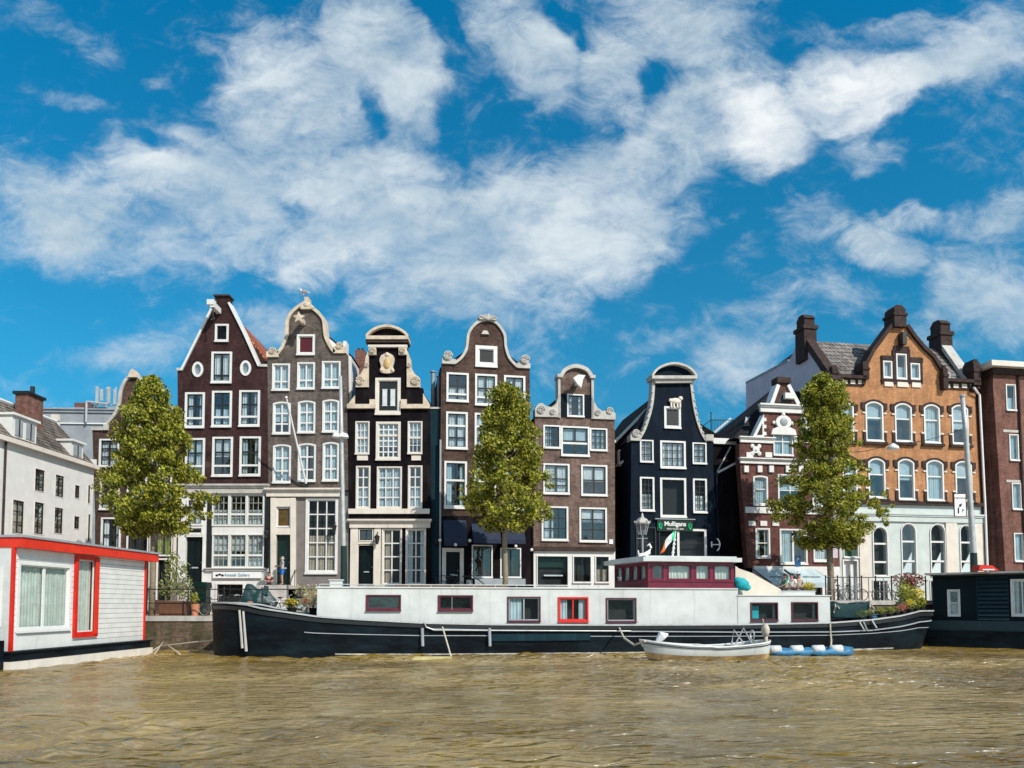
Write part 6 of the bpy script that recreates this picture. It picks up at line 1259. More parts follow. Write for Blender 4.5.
m = MB(); m.box(-.36, .36, -.02, .02, -.68, .68); m.build('panel', 'signwhite', sg); m = MB(); m.prism([(-.38, -.7), (.38, -.7), (.38, .7), (-.38, .7)], -.03, .03, [[(-.34, -.66), (.34, -.66), (.34, .66), (-.34, .66)]]); m.build('frame', 'maroonpaint', sg)
text('CENTRUM', .15, 'textdark', sg, (0, -.025, .4), FACE, ext=.004); text('P', .3, 'textdark', sg, (.16, -.025, -.36), FACE, ext=.004)
m = MB(); m.tube([(-.12, -.03, -.5), (-.12, -.03, -.2), (.0, -.03, -.02)], .035, 6); m.prism([(.12, .1), (-.08, .02), (.03, -.12)], -.045, -.02); m.build('arrow', 'textdark', sg)
m = MB(); m.box(.3, .5, .0, .06, .3, .34); m.box(.3, .5, .0, .06, -.34, -.3); m.build('bracket', 'steel', sg)
# lamp hung on a wire
a = at(893, 447, 46.5); lp = empty('hanging_street_lamp', a, 0, 'white bowl shaped street lamp hanging on a wire before the orange facade', 'street lamp')
m = MB(); m.lathe([(.03, .24), (.12, .18), (.32, .02), (.36, -.12), (.3, -.16), (.1, -.2)], (0, 0, 0), 16); m.build('lamp_shade', 'signwhite', lp, smooth=True)
e1 = at(964, 428, 45.3) - a; e0 = at(842, 452, 48.9) - a; m = MB()
def sag(p, q, s_): return [tuple(Vector(p).lerp(Vector(q), t / 8) - Vector((0, 0, s_ * 4 * (t / 8) * (1 - t / 8)))) for t in range(9)]
m.tube(sag((0, 0, .25), e1, .25), .018, 5); m.tube(sag((0, 0, .25), e0, .2), .018, 5); m.build('wire', 'iron', lp)
# old lantern by the pub
Yl = 41.9; b0 = at(643, 600, Yl); b0.z = street_z(b0.x); r = empty('street_lantern', b0, 0, 'old style crowned lantern on a slim post in front of the blue black pub', 'street lamp')
zl = at(644.5, 533, Yl).z - b0.z; m = MB(); m.lathe([(.14, 0), (.14, .3), (.08, .4), (.06, zl * .5), (.05, zl - .15), (.11, zl - .1)], (0, 0, 0), 12); m.tube([(-.3, 0, zl - .3), (.3, 0, zl - .3)], .02, 6); m.build('post', 'greymetal', r)
m = MB(); m.lathe([(.2, zl - .1), (.34, zl + .45), (.3, zl + .5)], (0, 0, 0), 6); m.build('glass_box', glass_mat('lantern_glass', .15), r); m = MB(); m.lathe([(.4, zl + .5), (.42, zl + .56), (.26, zl + .78), (.1, zl + .86), (.08, zl + .95), (.03, zl + 1.12)], (0, 0, 0), 6)
for k in range(6): t = 2 * math.pi * k / 6; m.tube([(.2 * math.cos(t), .2 * math.sin(t), zl - .1), (.34 * math.cos(t), .34 * math.sin(t), zl + .5)], .02, 4); m.ball((.42 * math.cos(t), .42 * math.sin(t), zl + .62), .045, .045, .06, 6, 5)
m.build('cap', 'grey_stone', r)
# parking sign
Yl = 43.7; b0 = at(797.5, 600, Yl); b0.z = street_z(b0.x); r = empty('parking_sign', b0, 0, 'blue parking sign on a grey post behind the three seated women', 'sign'); zt_ = at(798.5, 556, Yl).z - b0.z; m = MB(); m.tube([(0, .03, 0), (.04, .03, zt_)], .03, 6); m.build('post', 'steel', r)
m = MB(); m.box(-.12, .22, -.03, .0, zt_ - .62, zt_); pb = m.build('panel', 'signblue', r); text('P', .34, 'signwhite', pb, (.05, -.035, zt_ - .22), FACE, ext=.004); m = MB(); m.box(-.12, .22, -.03, 0, zt_ - .88, zt_ - .65); m.build('lower_panel', 'signwhite', r)
# flagpole slanting off the grey brown house
a = at(306.5, 486, 45.9); c = at(286.3, 397.5, 43.2); r = empty('flagpole', a, 0, 'bare white flagpole slanting out from the grey brown house', 'flagpole'); m = MB(); m.tube([(0, 0, 0), tuple(c - a)], [.07, .045], 8); m.ball(tuple(c - a), .08, .08, .08, 8, 6); m.build('pole', 'signwhite', r); m = MB(); m.box(-.08, .08, -.15, .12, -.12, .12); m.build('bracket', 'iron', r)
# ---------------------------------------------------------------- street clutter
def plant(px, py, Y, pot, leafm, hgt, rad, label, cat='plant', n=160, s=.05, potr=.16, poth=.22, zbase=None, flowers=None, name='potted_plant', grp=None, squash=1):
    p = at(px, py, Y)
    if zbase is not None: p.z = zbase
    r = empty(name, p, 0, label, cat, grp); m = MB()
    if pot: m.lathe([(potr * .7, 0), (potr, poth), (potr * 1.08, poth), (potr * 1.08, poth * .9)][:3], (0, 0, 0), 12); m.build('pot', pot, r)
    m = MB(); leafcloud(m, (0, 0, poth + hgt * .5), (rad, rad * squash, hgt * .55), n, s); m.build('foliage', leafm, r, recalc=False)
    m = MB()
    for k in range(5): a_ = k * 1.3; m.tube([(0, 0, poth * .8), (rad * .5 * math.cos(a_), rad * .5 * math.sin(a_), poth + hgt * .7)], [.015, .006], 4)
    m.build('stem', 'bark', r)
    if flowers: m = MB(); leafcloud(m, (0, -rad * .2, poth + hgt * .65), (rad * .75, rad * .6, hgt * .32), int(n * .4), s * 1.15); m.build('flowers', flowers, r, recalc=False)
    return r
b0 = at(174.5, 612, 38.5); b0.z = street_z(b0.x); r = empty('planter', b0, 0, 'brown wooden planter with a tall pale green shrub on the quay', 'planter'); m = MB(); m.box(-.65, .65, -.3, .3, 0, .72); m.box(-.7, .7, -.35, .35, .66, .75)
m.build('box', 'wood', r); m = MB(); random.seed(5)
for (x, z, rx, rz, n) in ((-.1, 2.3, .5, .9, 420), (.3, 1.5, .65, .65, 360), (-.45, 1.4, .5, .6, 260), (.8, 1.0, .3, .5, 110), (-.2, 3.0, .25, .4, 90), (.5, 2.4, .3, .4, 90)): leafcloud(m, (x, 0, z), (rx, .45, rz), int(n * .8), .075)
m.build('foliage', 'shrubleaf', r, recalc=False); m = MB()
for k in range(9): m.tube([(-.4 + k * .1, 0, .6), (-.6 + k * .15, .1 * math.sin(k), 1.5), (-.7 + k * .18, 0, 2.2 + .5 * math.sin(k * 2))], [.025, .018, .008], 5)
m.build('stem', 'bark', r)
plant(195, 612, 38.2, 'terracotta', 'limeleaf', .55, .22, 'terracotta pot with a small yellow green plant beside the brown planter', zbase=street_z(-15.8), potr=.22, poth=.62, n=110, s=.06)
b0 = at(200, 612, 40.2); b0.z = street_z(b0.x); r = empty('utility_cabinet', b0, 0, 'dark green metal street cabinet with a sloping lid beside the planter', 'cabinet'); m = MB(); m.box(-.42, .42, -.3, .3, 0, 1.45); m.build('body', 'darkgreen', r); m = MB(); m.prism([(-.48, 1.45), (.48, 1.45), (.44, 1.75), (-.4, 1.8)], -.36, .36); m.build('lid', 'darkgreen', r); m = MB()
for k in range(4): m.box(-.38, .38, -.33, -.3, .25 + k * .3, .33 + k * .3)
m.build('rib', 'polegreen', r)
def bicycle(label, loc=None, rz=0, col='iron', grp='bicycles parked on the quay'):
    r = empty('bicycle', loc, rz, label, 'bicycle', grp)
    for x in (-.52, .52):
        m = MB(); m.ring((x, 0, .34), .33, .022, 22); 
        w = m.build('wheel', 'rubber', r); m = MB()
        for k in range(9): t = math.pi * k / 9; m.tube([(x - .31 * math.cos(t), 0, .34 - .31 * math.sin(t)), (x + .31 * math.cos(t), 0, .34 + .31 * math.sin(t))], .004, 3)
        m.ring((x, 0, .34), .305, .012, 20); m.build('rim', 'steel', w)
    m = MB(); P = {'bb': (-.08, 0, .3), 'st': (-.22, 0, .82), 'hd': (.36, 0, .85), 'fk': (.52, 0, .34), 'rr': (-.52, 0, .34), 'h2': (.33, 0, .98)}
    for a_, b2 in (('bb', 'st'), ('bb', 'hd'), ('st', 'hd'), ('hd', 'fk'), ('st', 'rr'), ('bb', 'rr'), ('hd', 'h2')): m.tube([P[a_], P[b2]], .02, 6)
    m.ring((-.08, 0, .3), .09, .012, 12); m.tube([(-.1, -.08, .12), (-.06, .08, .48)], .012, 5); m.build('frame', col, r)
    m = MB(); m.ball((-.26, 0, .9), .15, .09, .045, 10, 6); m.build('saddle', 'rubber', r); m = MB(); m.tube([(.15, -.28, 1.02), (.3, -.24, 1.06), (.34, 0, 1.0), (.3, .24, 1.06), (.15, .28, 1.02)], .016, 6); m.build('handlebar', 'steel', r)
    m = MB(); m.ring((-.52, 0, .36), .37, .012, 16); m.build('mudguard', col, r); return r
def sp(px, Y, up=0): p = at(px, 600, Y); p.z = street_z(p.x) + up; return p
bicycle('dark bicycle leaning on the railing left of the covered scooter', sp(232, 38.0), R(8))
bicycle('pale framed bicycle parked between the covered scooter and the yellow flowers', sp(284, 38.6), R(60), 'signwhite')
bicycle('bicycle with a maroon frame parked just behind the barge bow', sp(243, 38.9), R(-30), 'maroonpaint')
bicycle('black bicycle parked among the cream flowers at the end of the left railing', sp(300, 39.0), R(20))
bicycle('black bicycle behind the tall railing just right of the right tree trunk', sp(842, 44.6), R(12))
bicycle('pale bicycle behind the tall railing in front of the white door', sp(853, 44.9), R(-10), 'greymetal')
bicycle('dark green bicycle behind the tall railing left of the red leaved shrub', sp(884, 46.0), R(15), 'darkgreen')
bicycle('dark bicycle leaning on the railing at its leftmost post by the terracotta pot', sp(214, 38.4), R(-12))
bicycle('black bicycle standing by the door of the dark brown bell gabled house', at(434.5, 600, 44.6) + Vector((1.0, 0, 0)), R(15)).location.z = 2.9
# the bell gable door has a raised landing with a curved rail
b0 = at(456, 600, 44.6); r = empty('door_landing', (b0.x, b0.y, street_z(b0.x)), A2, 'stone landing with black curved handrails before the door of the dark brown house', 'steps'); zt_ = 2.9 - street_z(b0.x)
m = MB(); m.box(-2.2, 5.2, -.6, 1.4, 0, zt_)
for k in range(5): m.box(-.9, .9, -.6 - .28 * (5 - k), -.6, 0, zt_ * (k + .3) / 6)
m.build('landing', 'grey_stone', r); m = MB(); m.tube([(-1.2, -.5, zt_), (-1.2, -.5, zt_ + .9), (-.9, -.5, zt_ + 1.0), (-.2, -.5, zt_ + .95)], .03, 6); m.tube([(.3, -.5, zt_ + .95), (.9, -.5, zt_ + 1.0), (1.5, -.5, zt_ + .6), (1.9, -.5, zt_ + .1)], .03, 6); m.build('handrail', 'iron', r)
# covered scooter
b0 = sp(258, 38.8); r = empty('covered_scooter', b0, 0, 'scooter under a shiny teal and black rain cover behind the barge bow', 'scooter')
m = MB(); n1, n2 = 26, 16
for i in range(n1 + 1):
    for j in range(n2 + 1):
        t = i / n1; a_ = math.pi * j / n2; x = -1.0 + 2.0 * t; hgt = interp([(0, .6), (.08, .8), (.2, 1.42), (.28, 1.5), (.38, 1.38), (.5, 1.2), (.62, 1.22), (.8, 1.02), (.92, .75), (1, .55)])(t) + .05 * noise.noise(Vector((t * 9, j * .5, 1))); w = .42 * math.sin(math.pi * min(.96, max(.04, t))) ** .5
        q = noise.noise(Vector((x * 2.5, j * .45, 3))) * .16; m.v.append((x, -w * math.cos(a_) * (1 + q * 2), .15 + hgt * math.sin(a_) ** .6 * (1 + q)))
for i in range(n1):
    for j in range(n2): k = i * (n2 + 1) + j; m.f.append((k, k + 1, k + n2 + 2, k + n2 + 1))
m.build('cover', 'tarp', r, smooth=True)
for x in (-.65, .7): m = MB(); m.ring((x, 0, .28), .24, .07, 18); m.lathe([(.12, -.0), (.12, .01)], (x, 0, .28), 8); m.build('wheel', 'rubber', r)
m = MB(); m.ball((-.25, -.42, .62), .2, .04, .12, 12, 8); m.build('reflector', 'terracotta', r)
m = MB(); m.quad((.30, -.3, 1.1), (.62, -.3, 1.05), (.6, -.2, 1.5), (.36, -.2, 1.55)); m.build('windscreen', 'tarp', r, recalc=False)
# flowers on the bow
random.seed(21)
zdk = 1.72
plant(292, 614, 35.0, 'rubber', 'potleaf', .45, .42, 'low pot overflowing with bright yellow flowers on the barge bow', flowers='flower', n=220, s=.06, zbase=zdk + .15, poth=.2, potr=.25, name='flower_pot')
plant(304.5, 612, 35.2, 'grey_stone', 'potleaf', .4, .3, 'small grey pot of pink and green plants on the barge bow', flowers='pink', n=130, s=.05, zbase=zdk + .1, poth=.3, name='flower_pot')
plant(313, 610, 36.0, 'rubber', 'creamflower', 1.1, .5, 'tall pot of cream flowers against the front of the pale cabin', n=330, s=.06, zbase=zdk - .0, poth=.35, potr=.2, name='flower_pot')
plant(301, 600, 38.2, 'rubber', 'creamflower', .6, .4, 'cream flowering plant on the quay beside the black bicycle', n=160, s=.06, zbase=street_z(-10), poth=.9, potr=.2, name='flower_pot')
m = MB(); a = at(297, 585, 37); m.box(-.32, .32, -.2, .2, 0, .05); m.box(-.32, .32, .15, .2, 0, .5); 
for x in (-.28, .28):
    for y in (-.17, .17): m.tube([(x, y, 0), (x, y, -.42)], .02, 5)
r = m.build('deck_chair', 'steel'); r.location = wb((fr.uz(300, 600, 3)[0], 3.2, 2.0)); tag(r, 'light metal chair on the barge bow behind the flowers', 'chair')
# pots on the stern
fr = B.fr; gp = 'flower pots along the stern rail of the barge'
spec = [(850, 'potleaf', None, .38, .28, 'pale green plant leftmost in the row of stern pots'), (858, 'potleaf', 'creamflower', .35, .26, 'pale green and cream plant second in the row of stern pots'), (869, 'potleaf', 'limeleaf', .4, .3, 'green plant in the third stern pot, right of the blue crate'), (878, 'potleaf', 'limeleaf', .36, .28, 'yellow tinted green plant in the fourth stern pot'), (885, 'potleaf', 'pink', .35, .26, 'dull green plant in the stern pot left of the pink flowers'), (892, 'pink', None, .4, .26, 'pink flowering plant in the row of stern pots'), (901, 'limeleaf', 'flower', .55, .32, 'bright yellow flowering plant in the row of stern pots'), (909, 'potleaf', None, .3, .22, 'low green plant in the stern pot right of the bright yellow one')]
for px, lm, fl, hg, rd, lb in spec:
    u = fr.uz(px, 612, 1.3)[0]; yy = 2.45 - hull.b(u) + .38; p = wb((u, yy, top(u) - .1)); r = plant(px, 600, 30, 'rubber', lm, hg, rd, lb, n=120, s=.05, zbase=0, flowers=fl, name='flower_pot', grp=gp, poth=.24, potr=.17); r.location = p
for k, (px, hg, rd, lm, fl, lb, yoff) in enumerate([(893, 1.2, .5, 'potleaf', 'limeleaf', 'tall loose green shrub behind the pink flowers on the barge stern', 1.2), (904, 1.5, .55, 'potleaf', 'limeleaf', 'tallest yellow green shrub on the barge stern beside the black railing', 1.7), (914, 1.1, .5, 'limeleaf', 'flower', 'lime green bush near the right end of the barge stern', 1.2), (921, .5, .3, 'potleaf', 'flower', 'small bush with yellow flowers at the very tip of the stern', .9)]):
    u = fr.uz(px, 605, 2.4)[0]; p = wb((u, min(3.2, 2.45 - hull.b(u) + yoff), top(u) - .12)); r = plant(px, 600, 30, 'rubber', lm, hg, rd, lb, n=260, s=.065, zbase=0, flowers=fl, name='shrub', grp=gp, poth=.3, potr=.22); r.location = p
p = qp(914); r = plant(910, 600, 30, 'wood', 'redleaf', .9, 1.0, 'red leaved shrub on the quay between the barge stern and the dark houseboat', n=560, s=.08, zbase=0, name='shrub', poth=.75, potr=.35); r.location = (p[0], p[1] + .6, 2.45)
m = MB(); m.box(-.22, .22, -.15, .15, 0, .02)
for z_ in (.05, .14, .23): m.box(-.22, .22, -.16, -.145, z_, z_ + .05); m.box(-.22, .22, .145, .16, z_, z_ + .05); m.box(-.225, -.21, -.145, .145, z_, z_ + .05); m.box(.21, .225, -.145, .145, z_, z_ + .05)
r = m.build('crate', 'blue'); u = fr.uz(862.5, 612, 1.3)[0]; r.location = wb((u, 2.45 - hull.b(u) + .55, top(u) - .05)); r.rotation_euler.z = AB; tag(r, 'small blue plastic crate among the stern flower pots', 'crate')
p = sp(808.5, 43.0); plant(808, 600, 43, 'rubber', 'limeleaf', .6, .5, 'yellow flowering tub on the quay right of the three women', flowers='flower', n=240, s=.06, zbase=2.3, poth=.6, potr=.3, name='flower_pot')
# ---------------------------------------------------------------- people
def skinned(name, verts, edges, rad, mat, parent, sub=2):
    me = bpy.data.meshes.new(name); me.from_pydata(verts, edges, []); o = bpy.data.objects.new('tmp', me); COL.objects.link(o)
    md = o.modifiers.new('s', 'SKIN'); md.use_smooth_shade = True
    for i, r in enumerate(rad):
        rr = r if isinstance(r, tuple) else (r, r); me.skin_vertices[0].data[i].radius = rr
    me.skin_vertices[0].data[0].use_root = True
    s_ = o.modifiers.new('u', 'SUBSURF'); s_.levels = sub; s_.render_levels = sub
    dg = bpy.context.evaluated_depsgraph_get(); me2 = bpy.data.meshes.new_from_object(o.evaluated_get(dg)); bpy.data.objects.remove(o)
    me2.materials.clear(); me2.materials.append(M[mat]); me2.polygons.foreach_set('use_smooth', [True] * len(me2.polygons)); me2.name = name
    ob = bpy.data.objects.new(name, me2); COL.objects.link(ob); ob.parent = parent; return ob
def person(loc, rz, label, shirt, trousers, hair, H=1.72, arms=None, seated=False, longhair=False, grp=None):
    """faces -Y locally"""
    root = empty('person', loc, rz, label, 'person', grp); k = H / 1.75
    hip = .93 * k if not seated else (.12 if seated == 'cross' else .50); S = lambda x, y, z: (x * k, y * k, z * k)
    J = {}; dz = 0 if not seated else hip / k - .93
    J['pel'] = S(0, 0, .95 + dz); J['sp'] = S(0, .01, 1.15 + dz); J['ch'] = S(0, .0, 1.34 + dz); J['nk'] = S(0, .0, 1.47 + dz); J['hd'] = S(0, -.02, 1.58 + dz); J['ht'] = S(0, -.01, 1.68 + dz)
    for s_, n in ((-1, 'l'), (1, 'r')):
        J['sh' + n] = S(s_ * .18, 0, 1.40 + dz); a = (arms or {}).get(n, ((s_ * .24, .0, 1.13), (s_ * .24, -.08, .90)))
        J['el' + n] = S(a[0][0], a[0][1], a[0][2] + dz); J['wr' + n] = S(a[1][0], a[1][1], a[1][2] + dz)
        v = (Vector(J['wr' + n]) - Vector(J['el' + n])).normalized(); J['pa' + n] = tuple(Vector(J['wr' + n]) + v * .06 * k); J['v' + n] = v
        J['hi' + n] = S(s_ * .09, 0, .90 + dz)
        if seated == 'cross': J['kn' + n] = S(s_ * .27, -.30, .10); J['an' + n] = S(-s_ * .06, -.36 - .04 * s_, .06); J['to' + n] = S(-s_ * .2, -.38 - .04 * s_, .06)
        elif seated: J['kn' + n] = S(s_ * .11, -.43, .92 + dz); J['an' + n] = S(s_ * .11, -.42, .09); J['to' + n] = S(s_ * .12, -.60, .04)
        else: J['kn' + n] = S(s_ * .10, -.02, .50); J['an' + n] = S(s_ * .10, .02, .09); J['to' + n] = S(s_ * .12, -.16, .04)
    names = ['pel', 'sp', 'ch', 'nk', 'hd', 'ht']; rad = [(.135, .10), (.12, .09), (.15, .10), .05, (.075, .09), (.07, .08)]
    for n in 'lr': names += ['sh' + n, 'el' + n, 'wr' + n, 'pa' + n, 'hi' + n, 'kn' + n, 'an' + n, 'to' + n]; rad += [.055, .042, .028, (.038, .018), .085, .058, .042, .035]
    idx = {n: i for i, n in enumerate(names)}; V = [J[n] for n in names]; E = [(0, 1), (1, 2), (2, 3), (3, 4), (4, 5)]
    for n in 'lr':
        E += [(2, idx['sh' + n]), (idx['sh' + n], idx['el' + n]), (idx['el' + n], idx['wr' + n]), (idx['wr' + n], idx['pa' + n]), (0, idx['hi' + n]), (idx['hi' + n], idx['kn' + n]), (idx['kn' + n], idx['an' + n]), (idx['an' + n], idx['to' + n])]
        v = J['v' + n]; sd = Vector((0, 1, 0)).cross(v).normalized() if abs(v.y) < .9 else Vector((1, 0, 0)); wd = v.cross(sd)
        for f_, ln in ((-.03, .06), (-.01, .075), (.01, .07), (.03, .055)):
            a = Vector(J['pa' + n]) + wd * f_ + v * .035; b2 = a + v * ln * .5; c = b2 + (v * .6 + sd * .5) * ln * .5
            q = len(V); V += [tuple(a), tuple(b2), tuple(c)]; rad += [.009, .0085, .007]; E += [(idx['pa' + n], q), (q, q + 1), (q + 1, q + 2)]
        a = Vector(J['wr' + n]) + wd * .035 + v * .03; b2 = a + (v + wd).normalized() * .04; q = len(V); V += [tuple(a), tuple(b2)]; rad += [.011, .009]; E += [(idx['wr' + n], q), (q, q + 1)]
    rad = [tuple(x * k for x in r) if isinstance(r, tuple) else r * k for r in rad]
    body = skinned('body', V, E, rad, 'skin', root)
    hd = Vector(J['hd']); m = MB(); m.tube([hd + Vector((0, -.085, .03)) * k, hd + Vector((0, -.115, -.01)) * k], [.012, .018], 6); m.ball(tuple(hd + Vector((-.082, 0, 0)) * k), .012, .025, .035, 6, 5); m.ball(tuple(hd + Vector((.082, 0, 0)) * k), .012, .025, .035, 6, 5); m.build('face_feature', 'skin', body)
    m = MB()
    for e in (-.03, .03): m.ball(tuple(hd + Vector((e, -.085, .03)) * k), .011, .008, .007, 6, 5)
    m.tube([hd + Vector((-.025, -.092, -.045)) * k, hd + Vector((.025, -.092, -.045)) * k], .005, 4); m.build('eye', 'hair', body)
    ht = skinned('hair', [tuple(hd + Vector((0, .03, .05)) * k), tuple(hd + Vector((0, .02, .10)) * k)] + ([tuple(hd + Vector((0, .07, -.12)) * k), tuple(hd + Vector((0, .08, -.26)) * k)] if longhair else [tuple(hd + Vector((0, .055, -.03)) * k)]), [(0, 1), (0, 2)] + ([(2, 3)] if longhair else []), [(.092, .085), (.06, .06)] + ([(.085, .05), (.06, .03)] if longhair else [(.07, .05)]), hair, root)
    q = []
    V2 = [J['pel'], J['sp'], J['ch'], tuple(Vector(J['nk']) + Vector((0, 0, -.04)))]; r2 = [(.15, .115), (.135, .105), (.165, .115), .06]; E2 = [(0, 1), (1, 2), (2, 3)]
    for n in 'lr': i = len(V2); V2 += [J['sh' + n], tuple(Vector(J['sh' + n]).lerp(Vector(J['el' + n]), .8))]; r2 += [.07, .058]; E2 += [(2, i), (i, i + 1)]
    skinned('shirt', V2, E2, [tuple(x * k for x in r) if isinstance(r, tuple) else r * k for r in r2], shirt, root)
    short = trousers == 'shortsblue'; V3 = [tuple(Vector(J['pel']) + Vector((0, 0, .02)))]; r3 = [(.15, .115)]; E3 = []
    for n in 'lr':
        i = len(V3)
        if short: V3 += [J['hi' + n], tuple(Vector(J['hi' + n]).lerp(Vector(J['kn' + n]), .8))]; r3 += [.1, .085]; E3 += [(0, i), (i, i + 1)]
        else: V3 += [J['hi' + n], J['kn' + n], tuple(Vector(J['an' + n]) + Vector((0, 0, .03)))]; r3 += [.098, .072, .055]; E3 += [(0, i), (i, i + 1), (i + 1, i + 2)]
    skinned('trousers', V3, E3, [tuple(x * k for x in r) if isinstance(r, tuple) else r * k for r in r3], trousers, root)
    for n in 'lr':
        a = Vector(J['an' + n]); t = Vector(J['to' + n]); m = MB(); m.tube([a + Vector((0, .06, -.03)), a + Vector((0, 0, -.035)), t + Vector((0, 0, .0))], [.04, .05, .035], 8); m.build('shoe', 'clothdark', root, smooth=True)
    return root
px_, py_, pz_ = STOOP2
a = at(281.5, 590, 45.15)
person((a.x, 45.2, pz_ + .01), R(-60), 'grey haired man in a pale shirt and bright blue shorts at the green door', 'shirtgrey', 'shortsblue', 'greyhair', 1.76, arms={'l': ((-.26, -.05, 1.15), (-.16, -.28, 1.12)), 'r': ((.25, -.08, 1.15), (.15, -.3, 1.14))})
a = at(268, 590, 44.6)
m = MB(); m.box(-.8, .7, -.3, .35, 0, 1.57); m.box(-.85, .75, -.35, .4, 1.57, 1.64); r = m.build('entrance_plinth', 'grey_stone'); r.location = (a.x, 44.9, street_z(a.x)); tag(r, 'stone block beside the stoop on which the dark haired person sits', 'block')
person((a.x, 44.75, street_z(a.x) + 1.43 - .2), R(20), 'dark haired person in a maroon top seated beside the stoop with crossed arms', 'clothmaroon', 'clothdark', 'hair', 1.66, seated=True, arms={'l': ((-.24, -.12, 1.16), (.02, -.26, 1.18)), 'r': ((.24, -.12, 1.16), (.0, -.28, 1.12))})
ub_ = fr_barge.uz(792, 596, 2.3)[0]; m = MB(); m.box(-1.1, 1.1, -.45, .45, 0, .2); m.box(-1.13, 1.13, -.48, .48, .2, .24); lk_ = m.build('deck_box', 'bargewhite'); lk_.location = wb((ub_, 2.4, zt2 + .052)); lk_.rotation_euler.z = AB; tag(lk_, 'low pale box on the barge roof on which three women sit', 'box')
for px, rz, lb, sh, tr, lh in ((785.5, -80, 'woman in a green top, leftmost of three seated on the barge, facing left', 'clothgreen', 'clothdark', False), (792.5, -30, 'long haired woman in a white top sitting between two others on the barge', 'signwhite', 'clothdark', True), (799.5, -15, 'long haired woman in a beige cardigan, rightmost of three seated on the barge', 'clothbeige', 'clothdark', True)):
    uu = fr_barge.uz(px, 590, 2.35)[0]; a = wb((uu, 2.4, zt2 + .29)); person(a, R(rz), lb, sh, tr, 'hair', 1.66, seated='cross', longhair=lh, arms={'l': ((-.24, -.1, 1.15), (-.12, -.28, 1.03)), 'r': ((.24, -.1, 1.15), (.12, -.28, 1.05))}, grp='women sitting on the barge roof')
# ---------------------------------------------------------------- sky and light
SUN_EL, SUN_AZ = R(40), R(42)     # azimuth measured from -Y towards +X
sv = Vector((math.cos(SUN_EL) * math.sin(SUN_AZ), -math.cos(SUN_EL) * math.cos(SUN_AZ), math.sin(SUN_EL)))
sl = bpy.data.lights.new('sun', 'SUN'); sl.energy = 4.6; sl.angle = R(.5); sl.color = (1, .93, .83); so = bpy.data.objects.new('sun', sl); COL.objects.link(so); so.rotation_euler = sv.to_track_quat('Z', 'Y').to_euler(); so.location = (0, 0, 50)
w = bpy.data.worlds.new('World'); sc.world = w; w.use_nodes = True; nt = w.node_tree; nt.nodes.clear(); lk = nt.links.new
out = nd(nt, 'ShaderNodeOutputWorld'); bg = nd(nt, 'ShaderNodeBackground'); bg.inputs[1].default_value = .10; lk(bg.outputs[0], out.inputs[0])
sky = nd(nt, 'ShaderNodeTexSky', sky_type='NISHITA'); sky.sun_disc = False; sky.sun_elevation = SUN_EL; sky.sun_rotation = math.atan2(sv.x, sv.y); sky.air_density = 1.0; sky.dust_density = .3; sky.ozone_density = 2.0
tn = nd(nt, 'ShaderNodeMix', data_type='RGBA', blend_type='MULTIPLY'); tn.inputs[0].default_value = 1; lk(sky.outputs[0], tn.inputs[6]); tn.inputs[7].default_value = (.08, 1.05, 1.22, 1)
tc = nd(nt, 'ShaderNodeTexCoord'); sx = nd(nt, 'ShaderNodeSeparateXYZ'); lk(tc.outputs['Generated'], sx.inputs[0])
def mth(op, a, b=None, clamp=False):
    n = nd(nt, 'ShaderNodeMath', operation=op, use_clamp=clamp)
    for i, v in enumerate((a, b)):
        if v is None: continue
        if isinstance(v, (int, float)): n.inputs[i].default_value = v
        else: lk(v, n.inputs[i])
    return n.outputs[0]
ay = mth('ADD', mth('ABSOLUTE', sx.outputs[1]), .08)
U = mth('DIVIDE', sx.outputs[0], ay); Vv = mth('DIVIDE', sx.outputs[2], ay)
tr_ = nd(nt, 'ShaderNodeValToRGB'); lk(Vv, tr_.inputs[0]); te = tr_.color_ramp.elements
te[0].position = 0; te[0].color = (.24, .56, .67, 1); te[1].position = .8; te[1].color = (.015, 1.12, 1.42, 1); t2_ = te.new(.32); t2_.color = (.14, .96, 1.13, 1)
lk(tr_.outputs[0], tn.inputs[7])
uv = nd(nt, 'ShaderNodeCombineXYZ'); lk(U, uv.inputs[0]); lk(Vv, uv.inputs[1])
def noi(vec, scale, det, rough, dist=0, sc3=None, rot=0, off=(0, 0, 0)):
    mp = nd(nt, 'ShaderNodeMapping'); mp.inputs['Location'].default_value = off; mp.inputs['Rotation'].default_value = (0, 0, rot); mp.inputs['Scale'].default_value = sc3 or (1, 1, 1)
    lk(vec, mp.inputs[0]); n = nd(nt, 'ShaderNodeTexNoise'); n.inputs['Scale'].default_value = scale; n.inputs['Detail'].default_value = det; n.inputs['Roughness'].default_value = rough; n.inputs['Distortion'].default_value = dist; lk(mp.outputs[0], n.inputs['Vector']); return n
wn = noi(uv.outputs[0], 3.2, 5, .6)
vs = nd(nt, 'ShaderNodeVectorMath', operation='SUBTRACT'); lk(wn.outputs['Color'], vs.inputs[0]); vs.inputs[1].default_value = (.5, .5, .5)
vm = nd(nt, 'ShaderNodeVectorMath', operation='SCALE'); lk(vs.outputs[0], vm.inputs[0]); vm.inputs['Scale'].default_value = .16
va = nd(nt, 'ShaderNodeVectorMath', operation='ADD'); lk(uv.outputs[0], va.inputs[0]); lk(vm.outputs[0], va.inputs[1])
